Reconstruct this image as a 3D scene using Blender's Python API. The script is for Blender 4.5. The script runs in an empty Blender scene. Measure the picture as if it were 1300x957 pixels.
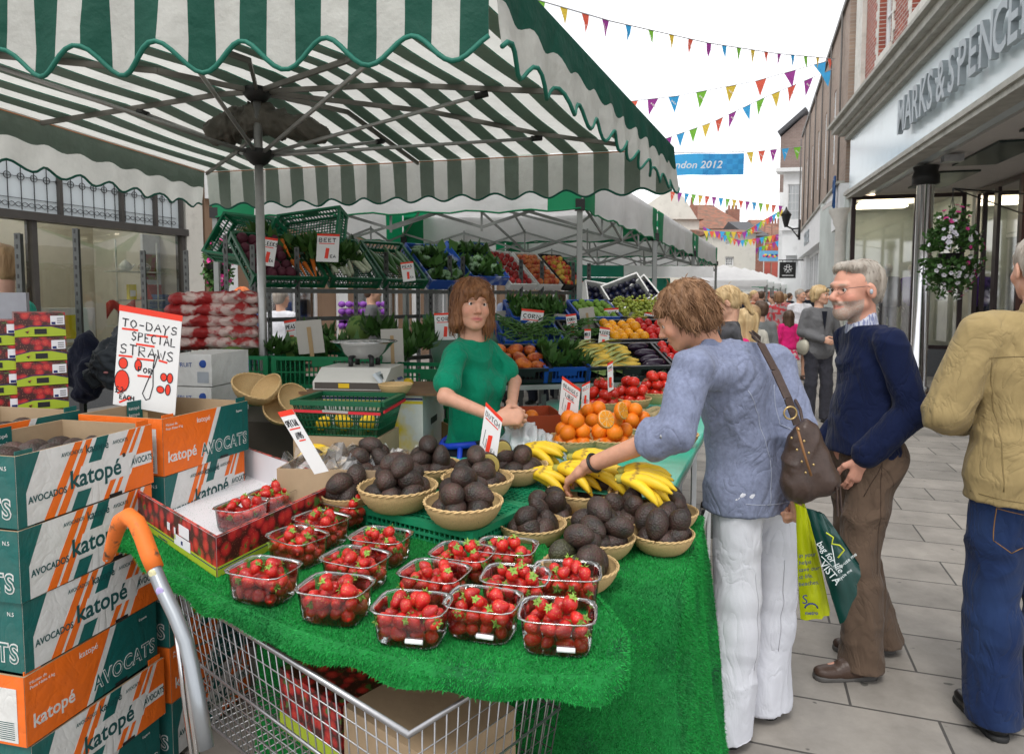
import bpy, bmesh, math, random
import numpy as np
from mathutils import Vector, Matrix
R = math.radians
random.seed(7)
SC = bpy.context.scene
COL = SC.collection
V = Vector
# ---------------------------------------------------------------- camera, sky, sun, exposure
CAM_H, PITCH, FPX = 1.60, R(3.76), 867.0
cam = bpy.data.cameras.new('camera'); camo = bpy.data.objects.new('camera', cam); COL.objects.link(camo)
camo.location = (0, 0, CAM_H); camo.rotation_euler = (R(90) - PITCH, 0, 0)
cam.sensor_width = 36; cam.sensor_fit = 'HORIZONTAL'; cam.lens = 24.0
cam.shift_y = -0.0335; cam.clip_start = .05; cam.clip_end = 3000
cam.dof.use_dof = True; cam.dof.focus_distance = 2.2; cam.dof.aperture_fstop = 9
SC.camera = camo
wd = bpy.data.worlds.new('World'); SC.world = wd; wd.use_nodes = True
nt = wd.node_tree; nt.nodes.clear()
wo = nt.nodes.new('ShaderNodeOutputWorld'); bg = nt.nodes.new('ShaderNodeBackground')
sky = nt.nodes.new('ShaderNodeTexSky'); sky.sky_type = 'NISHITA'; sky.sun_disc = False
SUN_EL, SUN_AZ = R(58), R(200)
sky.sun_elevation = SUN_EL; sky.sun_rotation = SUN_AZ; sky.dust_density = 3
tc = nt.nodes.new('ShaderNodeTexCoord'); mp = nt.nodes.new('ShaderNodeMapping'); mp.inputs['Scale'].default_value = (1.2, 1.2, 4)
nz = nt.nodes.new('ShaderNodeTexNoise'); nz.inputs['Scale'].default_value = 1.6; nz.inputs['Detail'].default_value = 7
cr = nt.nodes.new('ShaderNodeValToRGB')
cr.color_ramp.elements[0].position = .34; cr.color_ramp.elements[0].color = (4.7, 4.9, 5.25, 1)
cr.color_ramp.elements[1].position = .55; cr.color_ramp.elements[1].color = (10.3, 10.35, 10.5, 1)
mx = nt.nodes.new('ShaderNodeMix'); mx.data_type = 'RGBA'; mx.inputs[0].default_value = .93
nt.links.new(tc.outputs['Generated'], mp.inputs[0]); nt.links.new(mp.outputs[0], nz.inputs['Vector'])
nt.links.new(nz.outputs['Fac'], cr.inputs[0]); nt.links.new(sky.outputs[0], mx.inputs[6]); nt.links.new(cr.outputs[0], mx.inputs[7])
nt.links.new(mx.outputs[2], bg.inputs[0]); bg.inputs[1].default_value = .12
nt.links.new(bg.outputs[0], wo.inputs[0])
sl = bpy.data.lights.new('sun', 'SUN'); sl.energy = 1.1; sl.angle = R(18); sl.color = (1, .97, .92)
slo = bpy.data.objects.new('sun', sl); COL.objects.link(slo)
slo.rotation_euler = Vector((math.sin(SUN_AZ) * math.cos(SUN_EL), math.cos(SUN_AZ) * math.cos(SUN_EL), math.sin(SUN_EL))).to_track_quat('Z', 'Y').to_euler()
SC.view_settings.view_transform = 'Standard'; SC.view_settings.look = 'None'
SC.view_settings.exposure = .66; SC.view_settings.gamma = 1; SC.view_settings.use_curve_mapping = False
SC.cycles.max_bounces = 8; SC.cycles.transparent_max_bounces = 16; SC.cycles.transmission_bounces = 6; SC.cycles.diffuse_bounces = 4
SC.cycles.use_denoising = True
# ---------------------------------------------------------------- measuring: a pixel of the photograph to a point of the place
CF, CU = V((0, math.cos(PITCH), -math.sin(PITCH))), V((0, math.sin(PITCH), math.cos(PITCH)))
def ray(px, py): return CF + V(((px - 650) / FPX, 0, 0)) + CU * ((435 - py) / FPX)
def PY(px, py, Y):
 d = ray(px, py); return V((0, 0, CAM_H)) + d * (Y / d.y)
def PZ(px, py, z):
 d = ray(px, py); return V((0, 0, CAM_H)) + d * ((z - CAM_H) / d.z)
def TILT(deg): return V((math.sin(R(deg)), math.cos(R(deg)), 0))
UP = V((0, 0, 1))
# ---------------------------------------------------------------- materials
MATS = {}
def _n(nt, t, **k):
 n = nt.nodes.new(t)
 for a, b in k.items(): setattr(n, a, b)
 return n
def mat(name, col, rough=.6, var=.15, vs=6., bump=0., bs=60., metal=0., spec=.4, coat=0., trans=0., sheen=0., alpha=1., transl=0., attr=False, rnd=0., emit=0., col2=None, c2s=10., c2t=.5, c2w=.08, stretch=None, sss=0., ior=1.45, dirt=0., wr=0.):
 if name in MATS: return MATS[name]
 m = bpy.data.materials.new(name); m.use_nodes = True; nt = m.node_tree; L = nt.links.new
 b = nt.nodes['Principled BSDF']; out = nt.nodes['Material Output']
 b.inputs['Roughness'].default_value = rough; b.inputs['Metallic'].default_value = metal
 b.inputs['Specular IOR Level'].default_value = spec; b.inputs['Coat Weight'].default_value = coat
 b.inputs['Sheen Weight'].default_value = sheen; b.inputs['Transmission Weight'].default_value = trans
 b.inputs['Alpha'].default_value = alpha; b.inputs['IOR'].default_value = ior
 if sss: b.inputs['Subsurface Weight'].default_value = sss; b.inputs['Subsurface Radius'].default_value = (.02, .008, .004); b.inputs['Subsurface Scale'].default_value = .5
 tc = _n(nt, 'ShaderNodeTexCoord'); co = tc.outputs['Object']
 if stretch:
  mp = _n(nt, 'ShaderNodeMapping'); mp.inputs['Scale'].default_value = stretch; L(co, mp.inputs[0]); co = mp.outputs[0]
 c4 = (*col, 1)
 if attr:
  at = _n(nt, 'ShaderNodeAttribute', attribute_name='Col'); base = at.outputs['Color']
 else:
  rg = _n(nt, 'ShaderNodeRGB'); rg.outputs[0].default_value = c4; base = rg.outputs[0]
 if col2:
  n2 = _n(nt, 'ShaderNodeTexNoise'); n2.inputs['Scale'].default_value = c2s; n2.inputs['Detail'].default_value = 4; L(co, n2.inputs['Vector'])
  mr = _n(nt, 'ShaderNodeMapRange'); mr.inputs[1].default_value = c2t - c2w; mr.inputs[2].default_value = c2t + c2w; L(n2.outputs['Fac'], mr.inputs[0])
  mm = _n(nt, 'ShaderNodeMix', data_type='RGBA'); L(mr.outputs[0], mm.inputs[0]); L(base, mm.inputs[6]); mm.inputs[7].default_value = (*col2, 1); base = mm.outputs[2]
 if var or rnd:
  n1 = _n(nt, 'ShaderNodeTexNoise'); n1.inputs['Scale'].default_value = vs; n1.inputs['Detail'].default_value = 6; n1.inputs['Roughness'].default_value = .65; L(co, n1.inputs['Vector'])
  mr = _n(nt, 'ShaderNodeMapRange'); mr.inputs[1].default_value = .25; mr.inputs[2].default_value = .75; mr.inputs[3].default_value = 1 - var; mr.inputs[4].default_value = 1 + var; L(n1.outputs['Fac'], mr.inputs[0])
  val = mr.outputs[0]
  if rnd:
   oi = _n(nt, 'ShaderNodeObjectInfo'); m2 = _n(nt, 'ShaderNodeMapRange'); m2.inputs[3].default_value = 1 - rnd; m2.inputs[4].default_value = 1 + rnd; L(oi.outputs['Random'], m2.inputs[0])
   mu = _n(nt, 'ShaderNodeMath', operation='MULTIPLY'); L(val, mu.inputs[0]); L(m2.outputs[0], mu.inputs[1]); val = mu.outputs[0]
  sc = _n(nt, 'ShaderNodeVectorMath', operation='SCALE'); L(base, sc.inputs[0]); L(val, sc.inputs['Scale']); base = sc.outputs[0]
 if dirt:
  n3 = _n(nt, 'ShaderNodeTexNoise'); n3.inputs['Scale'].default_value = 2.3; n3.inputs['Detail'].default_value = 9; n3.inputs['Roughness'].default_value = .75; L(tc.outputs['Object'], n3.inputs['Vector'])
  mr = _n(nt, 'ShaderNodeMapRange'); mr.inputs[1].default_value = .52; mr.inputs[2].default_value = .72; mr.inputs[4].default_value = dirt; L(n3.outputs['Fac'], mr.inputs[0])
  mm = _n(nt, 'ShaderNodeMix', data_type='RGBA'); L(mr.outputs[0], mm.inputs[0]); L(base, mm.inputs[6]); mm.inputs[7].default_value = (.16, .15, .12, 1); base = mm.outputs[2]
 L(base, b.inputs['Base Color'])
 if emit:
  L(base, b.inputs['Emission Color']); b.inputs['Emission Strength'].default_value = emit
 if bump:
  nb = _n(nt, 'ShaderNodeTexNoise'); nb.inputs['Scale'].default_value = bs; nb.inputs['Detail'].default_value = 5; L(co, nb.inputs['Vector'])
  bp = _n(nt, 'ShaderNodeBump'); bp.inputs['Strength'].default_value = min(1, bump); bp.inputs['Distance'].default_value = .4 / bs; L(nb.outputs['Fac'], bp.inputs['Height']); L(bp.outputs[0], b.inputs['Normal'])
  if wr:   # creases
   mq = _n(nt, 'ShaderNodeMapping'); mq.inputs['Scale'].default_value = (1, 1, .55); mq.inputs['Rotation'].default_value = (.4, .5, 0); L(tc.outputs['Object'], mq.inputs[0])
   nw = _n(nt, 'ShaderNodeTexNoise'); nw.inputs['Scale'].default_value = 10; nw.inputs['Detail'].default_value = 3; nw.inputs['Distortion'].default_value = 1; L(mq.outputs[0], nw.inputs['Vector'])
   s1 = _n(nt, 'ShaderNodeMath', operation='SUBTRACT'); s1.inputs[1].default_value = .5; L(nw.outputs['Fac'], s1.inputs[0]); s2 = _n(nt, 'ShaderNodeMath', operation='ABSOLUTE'); L(s1.outputs[0], s2.inputs[0]); s3 = _n(nt, 'ShaderNodeMath', operation='POWER'); s3.inputs[1].default_value = .62; L(s2.outputs[0], s3.inputs[0])
   b2 = _n(nt, 'ShaderNodeBump'); b2.inputs['Strength'].default_value = wr; b2.inputs['Distance'].default_value = .018; L(s3.outputs[0], b2.inputs['Height']); L(b2.outputs[0], bp.inputs['Normal'])
 if transl:
  tr = _n(nt, 'ShaderNodeBsdfTranslucent'); L(base, tr.inputs[0]); ms = _n(nt, 'ShaderNodeMixShader'); ms.inputs[0].default_value = transl
  L(b.outputs[0], ms.inputs[1]); L(tr.outputs[0], ms.inputs[2]); L(ms.outputs[0], out.inputs[0])
 MATS[name] = m; return m
def clear_mat(name, tint=(1, 1, 1), op=.12, rough=.08):
 """thin clear plastic or glass: lets light straight through, with a gloss on top"""
 if name in MATS: return MATS[name]
 m = bpy.data.materials.new(name); m.use_nodes = True; nt = m.node_tree; nt.nodes.clear(); L = nt.links.new
 out = _n(nt, 'ShaderNodeOutputMaterial'); t = _n(nt, 'ShaderNodeBsdfTransparent'); t.inputs[0].default_value = (*tint, 1)
 g = _n(nt, 'ShaderNodeBsdfGlossy'); g.inputs['Roughness'].default_value = rough
 fr = _n(nt, 'ShaderNodeFresnel'); fr.inputs[0].default_value = 1.5
 ad = _n(nt, 'ShaderNodeMath', operation='ADD', use_clamp=True); ad.inputs[1].default_value = op; L(fr.outputs[0], ad.inputs[0])
 ms = _n(nt, 'ShaderNodeMixShader'); L(ad.outputs[0], ms.inputs[0]); L(t.outputs[0], ms.inputs[1]); L(g.outputs[0], ms.inputs[2]); L(ms.outputs[0], out.inputs[0])
 MATS[name] = m; return m
# ---------------------------------------------------------------- mesh building
class MB:
 def __init__(s): s.v, s.f, s.m, s.s, s.big = [], [], [], [], []
 def add(s, vs, fs, mi=0, sm=False):
  o = len(s.v); s.v.extend([tuple(p) for p in vs])
  for f in fs: s.f.append([i + o for i in f]); s.m.append(mi); s.s.append(sm)
 def obox(s, o, ex, ey, ez, mi=0):
  o, ex, ey, ez = V(o), V(ex), V(ey), V(ez)
  p = [o, o + ex, o + ex + ey, o + ey]; p += [q + ez for q in p]
  F = [(0, 3, 2, 1), (4, 5, 6, 7), (0, 1, 5, 4), (1, 2, 6, 5), (2, 3, 7, 6), (3, 0, 4, 7)]
  if ex.cross(ey).dot(ez) < 0: F = [tuple(reversed(f)) for f in F]
  s.add(p, F, mi)
 def box(s, c, sz, mi=0, M=None):
  a, b, d = sz[0] / 2, sz[1] / 2, sz[2] / 2
  M = M or Matrix.Identity(3); c = V(c)
  s.obox(c + M @ V((-a, -b, -d)), M @ V((2 * a, 0, 0)), M @ V((0, 2 * b, 0)), M @ V((0, 0, 2 * d)), mi)
 def bar(s, a, b, w, h, mi=0, up=UP):
  a, b = V(a), V(b); d = b - a
  x = d.cross(up)
  if x.length < 1e-5: x = d.cross(V((0, 1, 0)))
  x.normalize(); z = x.cross(d).normalized()
  s.obox(a - x * w / 2 - z * h / 2, x * w, d, z * h, mi)
 def tube(s, pts, r, n=8, mi=0, cap=True, closed=False):
  pts = [V(p) for p in pts]; k = len(pts)
  rs = r if isinstance(r, (list, tuple)) else [r] * k
  vs, pr = [], None
  for i, p in enumerate(pts):
   if closed: d = pts[(i + 1) % k] - pts[i - 1]
   else: d = pts[min(i + 1, k - 1)] - pts[max(i - 1, 0)]
   if d.length < 1e-9: d = V((0, 0, 1))
   d.normalize()
   if pr is None:
    pr = d.orthogonal().normalized()
   else:
    pr = pr - d * pr.dot(d)
    pr = pr.normalized() if pr.length > 1e-6 else d.orthogonal().normalized()
   q = d.cross(pr)
   for j in range(n):
    a = 2 * math.pi * j / n; vs.append(p + (pr * math.cos(a) + q * math.sin(a)) * rs[i])
  fs = []
  for i in range(k if closed else k - 1):
   i2 = (i + 1) % k
   for j in range(n): fs.append((i * n + j, i * n + (j + 1) % n, i2 * n + (j + 1) % n, i2 * n + j))
  if cap and not closed: fs.append(tuple(range(n - 1, -1, -1))); fs.append(tuple(range((k - 1) * n, k * n)))
  s.add(vs, fs, mi, True)
 def lathe(s, c, prof, n=20, mi=0, sx=1, sy=1, M=None):
  c = V(c); M = M or Matrix.Identity(3); vs, fs = [], []
  for r, z in prof:
   for j in range(n):
    a = 2 * math.pi * j / n; vs.append(c + M @ V((r * sx * math.cos(a), r * sy * math.sin(a), z)))
  for i in range(len(prof) - 1):
   for j in range(n): fs.append((i * n + j, i * n + (j + 1) % n, (i + 1) * n + (j + 1) % n, (i + 1) * n + j))
  s.add(vs, fs, mi, True)
 def prism(s, poly, d, mi=0, mside=None):
  poly = [V(p) for p in poly]; d = V(d); n = len(poly)
  nr = V((0, 0, 0))
  for i in range(n): nr += poly[i].cross(poly[(i + 1) % n])
  fl = nr.dot(d) > 0
  a, b = tuple(range(n)), tuple(range(n, 2 * n))
  s.add(poly + [p + d for p in poly], [a[::-1] if fl else a, b if fl else b[::-1]], mi)
  o = len(s.v) - 2 * n
  for i in range(n):
   j = (i + 1) % n; q = [o + i, o + j, o + n + j, o + n + i]
   s.f.append(q if fl else q[::-1]); s.m.append(mi if mside is None else mside); s.s.append(False)
 def sheet(s, G, mi=0, sm=True, th=0., mfun=None):
  nu, nv = len(G), len(G[0]); P = [V(p) for row in G for p in row]
  def fcs(o, fl):
   for i in range(nu - 1):
    for j in range(nv - 1):
     q = [o + i * nv + j, o + (i + 1) * nv + j, o + (i + 1) * nv + j + 1, o + i * nv + j + 1]
     mm = mfun(i, j) if mfun else mi
     if mm is not None: s.f.append(q[::-1] if fl else q); s.m.append(mm); s.s.append(sm)
  o = len(s.v); s.v.extend([tuple(p) for p in P]); fcs(o, False)
  if th:
   N = [V((0, 0, 0)) for _ in P]
   for i in range(nu - 1):
    for j in range(nv - 1):
     a, b, c = P[i * nv + j], P[(i + 1) * nv + j], P[i * nv + j + 1]; n = (b - a).cross(c - a)
     for q in (i * nv + j, (i + 1) * nv + j, (i + 1) * nv + j + 1, i * nv + j + 1): N[q] += n
   o2 = len(s.v); s.v.extend([tuple(p - n.normalized() * th) for p, n in zip(P, N)]); fcs(o2, True)
   edge = [i * nv for i in range(nu)] + [(nu - 1) * nv + j for j in range(1, nv)] + [i * nv + nv - 1 for i in range(nu - 2, -1, -1)] + [j for j in range(nv - 2, 0, -1)]
   for a, b in zip(edge, edge[1:] + edge[:1]):
    s.f.append([o + b, o + a, o2 + a, o2 + b]); s.m.append(mi if not mfun else 0); s.s.append(False)
 def ell(s, c, r, n=12, mi=0, M=None, fn=None):
  c = V(c); M = M or Matrix.Identity(3); vs, fs = [], []; k = max(4, n // 2 + 1)
  vs.append(c + M @ V((0, 0, -r[2])))
  for i in range(1, k):
   t = -math.pi / 2 + math.pi * i / k
   for j in range(n):
    a = 2 * math.pi * j / n; q = V((r[0] * math.cos(t) * math.cos(a), r[1] * math.cos(t) * math.sin(a), r[2] * math.sin(t)))
    if fn: q = fn(q)
    vs.append(c + M @ q)
  vs.append(c + M @ (fn(V((0, 0, r[2]))) if fn else V((0, 0, r[2]))))
  for j in range(n): fs.append((0, 1 + (j + 1) % n, 1 + j))
  for i in range(k - 2):
   for j in range(n): fs.append((1 + i * n + j, 1 + i * n + (j + 1) % n, 1 + (i + 1) * n + (j + 1) % n, 1 + (i + 1) * n + j))
  t = len(vs) - 1
  for j in range(n): fs.append((1 + (k - 2) * n + j, 1 + (k - 2) * n + (j + 1) % n, t))
  s.add(vs, fs, mi, True)
 def text(s, txt, o, xd, yd, h, mi=0, th=.0008, shear=0., bold=0., wid=1., align='LEFT', space=1.):
  cu = bpy.data.curves.new('t', 'FONT'); cu.body = txt; cu.size = 1; cu.shear = shear; cu.offset = bold; cu.align_x = align; cu.resolution_u = 3
  cu.space_character = space; cu.extrude = .5
  to = bpy.data.objects.new('t', cu); me = bpy.data.meshes.new_from_object(to)
  o, xd, yd = V(o), V(xd).normalized(), V(yd).normalized(); zd = xd.cross(yd)
  vs = [o + xd * (v.co.x * h * wid / .72) + yd * (v.co.y * h / .72) + zd * (v.co.z + .5) * th for v in me.vertices]
  s.add(vs, [list(p.vertices) for p in me.polygons], mi)
  bpy.data.objects.remove(to); bpy.data.curves.remove(cu); bpy.data.meshes.remove(me)
 def stroke(s, pts, w, nrm, mi=0, th=.0006):
  """a flat pen stroke through 3-D points lying on a surface with normal nrm"""
  nrm = V(nrm).normalized(); L, Rr = [], []
  pts = [V(p) for p in pts]
  for i, p in enumerate(pts):
   d = pts[min(i + 1, len(pts) - 1)] - pts[max(i - 1, 0)]
   if d.length < 1e-9: d = V((1, 0, 0))
   q = nrm.cross(d).normalized() * w / 2; L.append(p + q + nrm * th); Rr.append(p - q + nrm * th)
  n = len(pts); s.add(L + Rr, [(n + i, n + i + 1, i + 1, i) for i in range(n - 1)], mi)
 def arr(s, vs, fs, mi=0, sm=True):
  """numpy block: verts (n,3), quads or triangles (m,k)"""
  s.big.append((np.asarray(vs, np.float64), np.asarray(fs, np.int64), mi, sm))
 def mesh(s, name, mats, Minv=None):
  me = bpy.data.meshes.new(name)
  vs = [np.array(s.v, np.float64).reshape(-1, 3)]; off = len(s.v)
  cnt = [len(f) for f in s.f]; li = [np.array([i for f in s.f for i in f], np.int64)]; mi = [np.array(s.m, np.int32)]; sm = [np.array(s.s, bool)]; cn = [np.array(cnt, np.int64)]
  for bv, bf, bm_, bs in s.big:
   vs.append(bv); li.append((bf + off).ravel()); off += len(bv)
   cn.append(np.full(len(bf), bf.shape[1], np.int64)); mi.append(np.full(len(bf), bm_, np.int32)); sm.append(np.full(len(bf), bs, bool))
  vs = np.concatenate(vs); li = np.concatenate(li); cn = np.concatenate(cn); mi = np.concatenate(mi); sm = np.concatenate(sm)
  if Minv is not None:
   A = np.array(Minv); vs = vs @ A[:3, :3].T + A[:3, 3]
  me.vertices.add(len(vs)); me.vertices.foreach_set('co', vs.astype(np.float32).ravel())
  me.loops.add(len(li)); me.loops.foreach_set('vertex_index', li.astype(np.int32))
  me.polygons.add(len(cn)); st = np.concatenate([[0], np.cumsum(cn)[:-1]]).astype(np.int32)
  me.polygons.foreach_set('loop_start', st)
  me.polygons.foreach_set('material_index', mi); me.polygons.foreach_set('use_smooth', sm)
  me.update(calc_edges=True); me.validate()
  for m in mats: me.materials.append(m)
  return me
 def bounds(s):
  A = [np.array(s.v).reshape(-1, 3)] + [b[0] for b in s.big]; A = np.concatenate([a for a in A if len(a)]); return A.min(0), A.max(0)
 def build(s, name, mats, parent=None, world=False, base=None):
  """one mesh object; top-level: origin put at the middle of its foot; child: local coordinates, or world ones turned local"""
  if not isinstance(mats, (list, tuple)): mats = [mats]
  Mi = None; loc = None
  if parent is None:
   if base is None: lo, hi = s.bounds(); base = ((lo[0] + hi[0]) / 2, (lo[1] + hi[1]) / 2, lo[2])
   loc = V(base); Mi = Matrix.Translation(-loc)
  elif world:
   P = Matrix.Identity(4); q = parent
   while q is not None:
    P = (Matrix.Translation(q.location) @ q.rotation_euler.to_matrix().to_4x4() @ Matrix.Diagonal((*q.scale, 1))) @ P; q = q.parent
   Mi = P.inverted()
  me = s.mesh(name, mats, Mi); o = bpy.data.objects.new(name, me); COL.objects.link(o)
  if loc is not None: o.location = loc
  if parent is not None: o.parent = parent
  return o
def tag(o, label=None, cat=None, group=None, kind=None):
 if label: o['label'] = label
 if cat: o['category'] = cat
 if group: o['group'] = group
 if kind: o['kind'] = kind
 return o
def thing(name, label, cat, loc=(0, 0, 0), rz=0., group=None):
 o = bpy.data.objects.new(name, None); o.empty_display_size = .1; COL.objects.link(o); o.location = loc; o.rotation_euler = (0, 0, rz)
 return tag(o, label, cat, group)
KIDS = {}
def dup(o, loc=None, rot=None, scale=None, label=None, group=None, parent=None):
 c = o.copy(); COL.objects.link(c)
 if parent is not None: c.parent = parent
 if loc is not None: c.location = loc
 if rot is not None: c.rotation_euler = rot
 if scale is not None: c.scale = scale if isinstance(scale, (tuple, list)) else (scale,) * 3
 if label: c['label'] = label
 if group: c['group'] = group
 for ch in list(kids(o)): dup(ch, parent=c)
 return c
def kids(o):
 if o.name not in KIDS: KIDS[o.name] = [x for x in COL.objects if x.parent == o]
 return KIDS[o.name]
# ---------------------------------------------------------------- noise and distance-field modelling (bodies, cloth, fruit)
def vnoise(P, seed=0):
 P = np.asarray(P, np.float64); I = np.floor(P).astype(np.int64); f = P - I; f = f * f * (3 - 2 * f)
 def h(x, y, z):
  n = (x * 374761393 + y * 668265263 + z * 2147483647 + seed * 974711) & 0xffffffff
  n = ((n ^ (n >> 13)) * 1274126177) & 0xffffffff; return ((n ^ (n >> 16)) & 0xffff) / 65535.
 x, y, z = I[:, 0], I[:, 1], I[:, 2]; u, v, w = f[:, 0], f[:, 1], f[:, 2]; r = 0
 for a in (0, 1):
  for b in (0, 1):
   for c in (0, 1): r = r + h(x + a, y + b, z + c) * (u if a else 1 - u) * (v if b else 1 - v) * (w if c else 1 - w)
 return r * 2 - 1
def snet(F, o, h):
 S = F < 0; nx, ny, nz = F.shape
 cnt = np.zeros((nx - 1, ny - 1, nz - 1), np.int8)
 for a in (0, 1):
  for b in (0, 1):
   for c in (0, 1): cnt += S[a:nx - 1 + a, b:ny - 1 + b, c:nz - 1 + c]
 act = (cnt > 0) & (cnt < 8); ids = np.argwhere(act); idx = np.full(act.shape, -1, np.int64); idx[act] = np.arange(len(ids))
 acc = np.zeros((len(ids), 3)); num = np.zeros(len(ids))
 C = {}
 for a in (0, 1):
  for b in (0, 1):
   for c in (0, 1): C[a, b, c] = F[ids[:, 0] + a, ids[:, 1] + b, ids[:, 2] + c]
 for ax in range(3):
  for p in (0, 1):
   for q in (0, 1):
    k0 = [p, q]; k0.insert(ax, 0); k1 = [p, q]; k1.insert(ax, 1)
    f0, f1 = C[tuple(k0)], C[tuple(k1)]; m = (f0 < 0) != (f1 < 0)
    t = np.where(m, f0 / np.where(m, f0 - f1, 1), 0); pos = np.array(k0, float)[None, :].repeat(len(ids), 0); pos[:, ax] = t
    acc += pos * m[:, None]; num += m
 vs = (ids + acc / np.maximum(num, 1)[:, None]) * h + np.array(o)
 fs = []
 for ax in range(3):
  sl0 = [slice(1, -1)] * 3; sl1 = [slice(1, -1)] * 3; sl0[ax] = slice(0, -1); sl1[ax] = slice(1, None)
  A, B = S[tuple(sl0)], S[tuple(sl1)]; e = np.argwhere(A != B);
  off = np.ones(3, int); off[ax] = 0; e = e + off; fl = S[e[:, 0], e[:, 1], e[:, 2]]
  o1, o2 = [(1, 2), (2, 0), (0, 1)][ax]
  def cell(d1, d2):
   q = e.copy(); q[:, o1] -= d1; q[:, o2] -= d2; return idx[q[:, 0], q[:, 1], q[:, 2]]
  Q = np.stack([cell(1, 1), cell(0, 1), cell(0, 0), cell(1, 0)], 1); Q[~fl] = Q[~fl][:, ::-1]; fs.append(Q)
 fs = np.concatenate(fs); fs = fs[(fs >= 0).all(1)]
 return vs, fs
def cap(a, ra, b, rb, k=.02, flat=None): return ('c', V(a), ra, V(b), rb, k, flat)
def elp(c, r, k=.02, M=None): return ('e', V(c), r, M, k)
def sub(c, r, k=.01, M=None): return ('s', V(c), r, M, k)
def sdf(prims, h, cuts=(), M=None):
 """prims blended smoothly; cuts = half-spaces (point, normal) that remove the side the normal points to"""
 lo, hi = np.full(3, 1e9), np.full(3, -1e9); bb = []
 for p in prims:
  if p[0] == 'c': a, b = np.array(p[1]), np.array(p[3]); r = max(p[2], p[4]); l, u = np.minimum(a, b) - r, np.maximum(a, b) + r
  else: r = max(p[2]); l, u = np.array(p[1]) - r, np.array(p[1]) + r
  kk = (p[5] if p[0] == 'c' else p[4]) + 3 * h; bb.append((l - kk, u + kk))
  if p[0] != 's': lo, hi = np.minimum(lo, l), np.maximum(hi, u)
 lo = lo - 3 * h - .01; n = np.ceil((hi + 3 * h + .01 - lo) / h).astype(int) + 1
 ax = [lo[i] + h * np.arange(n[i]) for i in range(3)]; F = np.full(n, .3)
 for p, (l, u) in zip(prims, bb):
  s = [slice(max(0, int((l[i] - lo[i]) / h)), min(n[i], int((u[i] - lo[i]) / h) + 2)) for i in range(3)]
  if any(q.start >= q.stop for q in s): continue
  X, Y, Z = ax[0][s[0]][:, None, None], ax[1][s[1]][None, :, None], ax[2][s[2]][None, None, :]
  if p[0] == 'c':
   a, b = p[1], p[3]; d = b - a; L2 = max(d.length_squared, 1e-12)
   t = np.clip(((X - a.x) * d.x + (Y - a.y) * d.y + (Z - a.z) * d.z) / L2, 0, 1)
   qx, qy, qz = X - a.x - t * d.x, Y - a.y - t * d.y, Z - a.z - t * d.z; sc = 1
   if p[6]:
    nn, sc = V(p[6][0]).normalized(), p[6][1]; g = (qx * nn.x + qy * nn.y + qz * nn.z) * (1 / sc - 1)
    qx, qy, qz = qx + g * nn.x, qy + g * nn.y, qz + g * nn.z
   D = np.sqrt(qx * qx + qy * qy + qz * qz) - (p[2] + (p[4] - p[2]) * t)
   if p[6]: D = D * (sc + 1) / 2
   k = p[5]
  else:
   c, r, A, k = p[1], p[2], p[3], p[4]; dx, dy, dz = X - c.x, Y - c.y, Z - c.z
   if A is not None:
    A = A.transposed(); dx, dy, dz = (A[0][0] * dx + A[0][1] * dy + A[0][2] * dz, A[1][0] * dx + A[1][1] * dy + A[1][2] * dz, A[2][0] * dx + A[2][1] * dy + A[2][2] * dz)
   k0 = np.sqrt((dx / r[0]) ** 2 + (dy / r[1]) ** 2 + (dz / r[2]) ** 2); k1 = np.sqrt((dx / r[0] ** 2) ** 2 + (dy / r[1] ** 2) ** 2 + (dz / r[2] ** 2) ** 2)
   D = k0 * (k0 - 1) / np.maximum(k1, 1e-9)
  G = F[s[0], s[1], s[2]]
  if p[0] == 's':
   D = -D; hh = np.clip(.5 + .5 * (D - G) / k, 0, 1); F[s[0], s[1], s[2]] = G + (D - G) * hh + k * hh * (1 - hh)
  else:
   hh = np.clip(.5 + .5 * (G - D) / k, 0, 1); F[s[0], s[1], s[2]] = G + (D - G) * hh - k * hh * (1 - hh)
 for pt, nr in cuts:
  pt, nr = V(pt), V(nr).normalized()
  D = (ax[0][:, None, None] - pt.x) * nr.x + (ax[1][None, :, None] - pt.y) * nr.y + (ax[2][None, None, :] - pt.z) * nr.z
  F = np.maximum(F, D)
 F[0], F[-1], F[:, 0], F[:, -1], F[:, :, 0], F[:, :, -1] = .1, .1, .1, .1, .1, .1
 vs, fs = snet(F, lo, h)
 return vs, fs
def vnormals(vs, fs):
 n = np.zeros_like(vs); a, b, c, d = vs[fs[:, 0]], vs[fs[:, 1]], vs[fs[:, 2]], vs[fs[:, 3 if fs.shape[1] > 3 else 0]]
 fn = np.cross(c - a, (d - b) if fs.shape[1] > 3 else (b - a))
 for i in range(fs.shape[1]): np.add.at(n, fs[:, i], fn)
 return n / np.maximum(np.linalg.norm(n, axis=1), 1e-12)[:, None]
def folds(vs, fs, amp=.006, sc=(9, 9, 4), seed=0, warp=.16, fine=.30):
 n = vnormals(vs, fs); w = np.stack([vnoise(vs * 5 + i * 17, seed + i) for i in range(3)], 1) * warp
 q = (vs + w) * np.array(sc); d = 1 - 2.6 * np.abs(vnoise(q, seed + 5)) ** .85; d2 = 1 - 2.2 * np.abs(vnoise(q * 2.1 + 9, seed + 6)) ** .85
 return vs + n * (amp * (np.clip(d, -1, 1) * .6 + d2 * fine) - amp * .2)[:, None]
def setcol(o, cols):
 me = o.data; a = me.color_attributes.new('Col', 'FLOAT_COLOR', 'POINT'); c = np.ones((len(me.vertices), 4), np.float32); c[:, :3] = cols; a.data.foreach_set('color', c.ravel())
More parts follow.
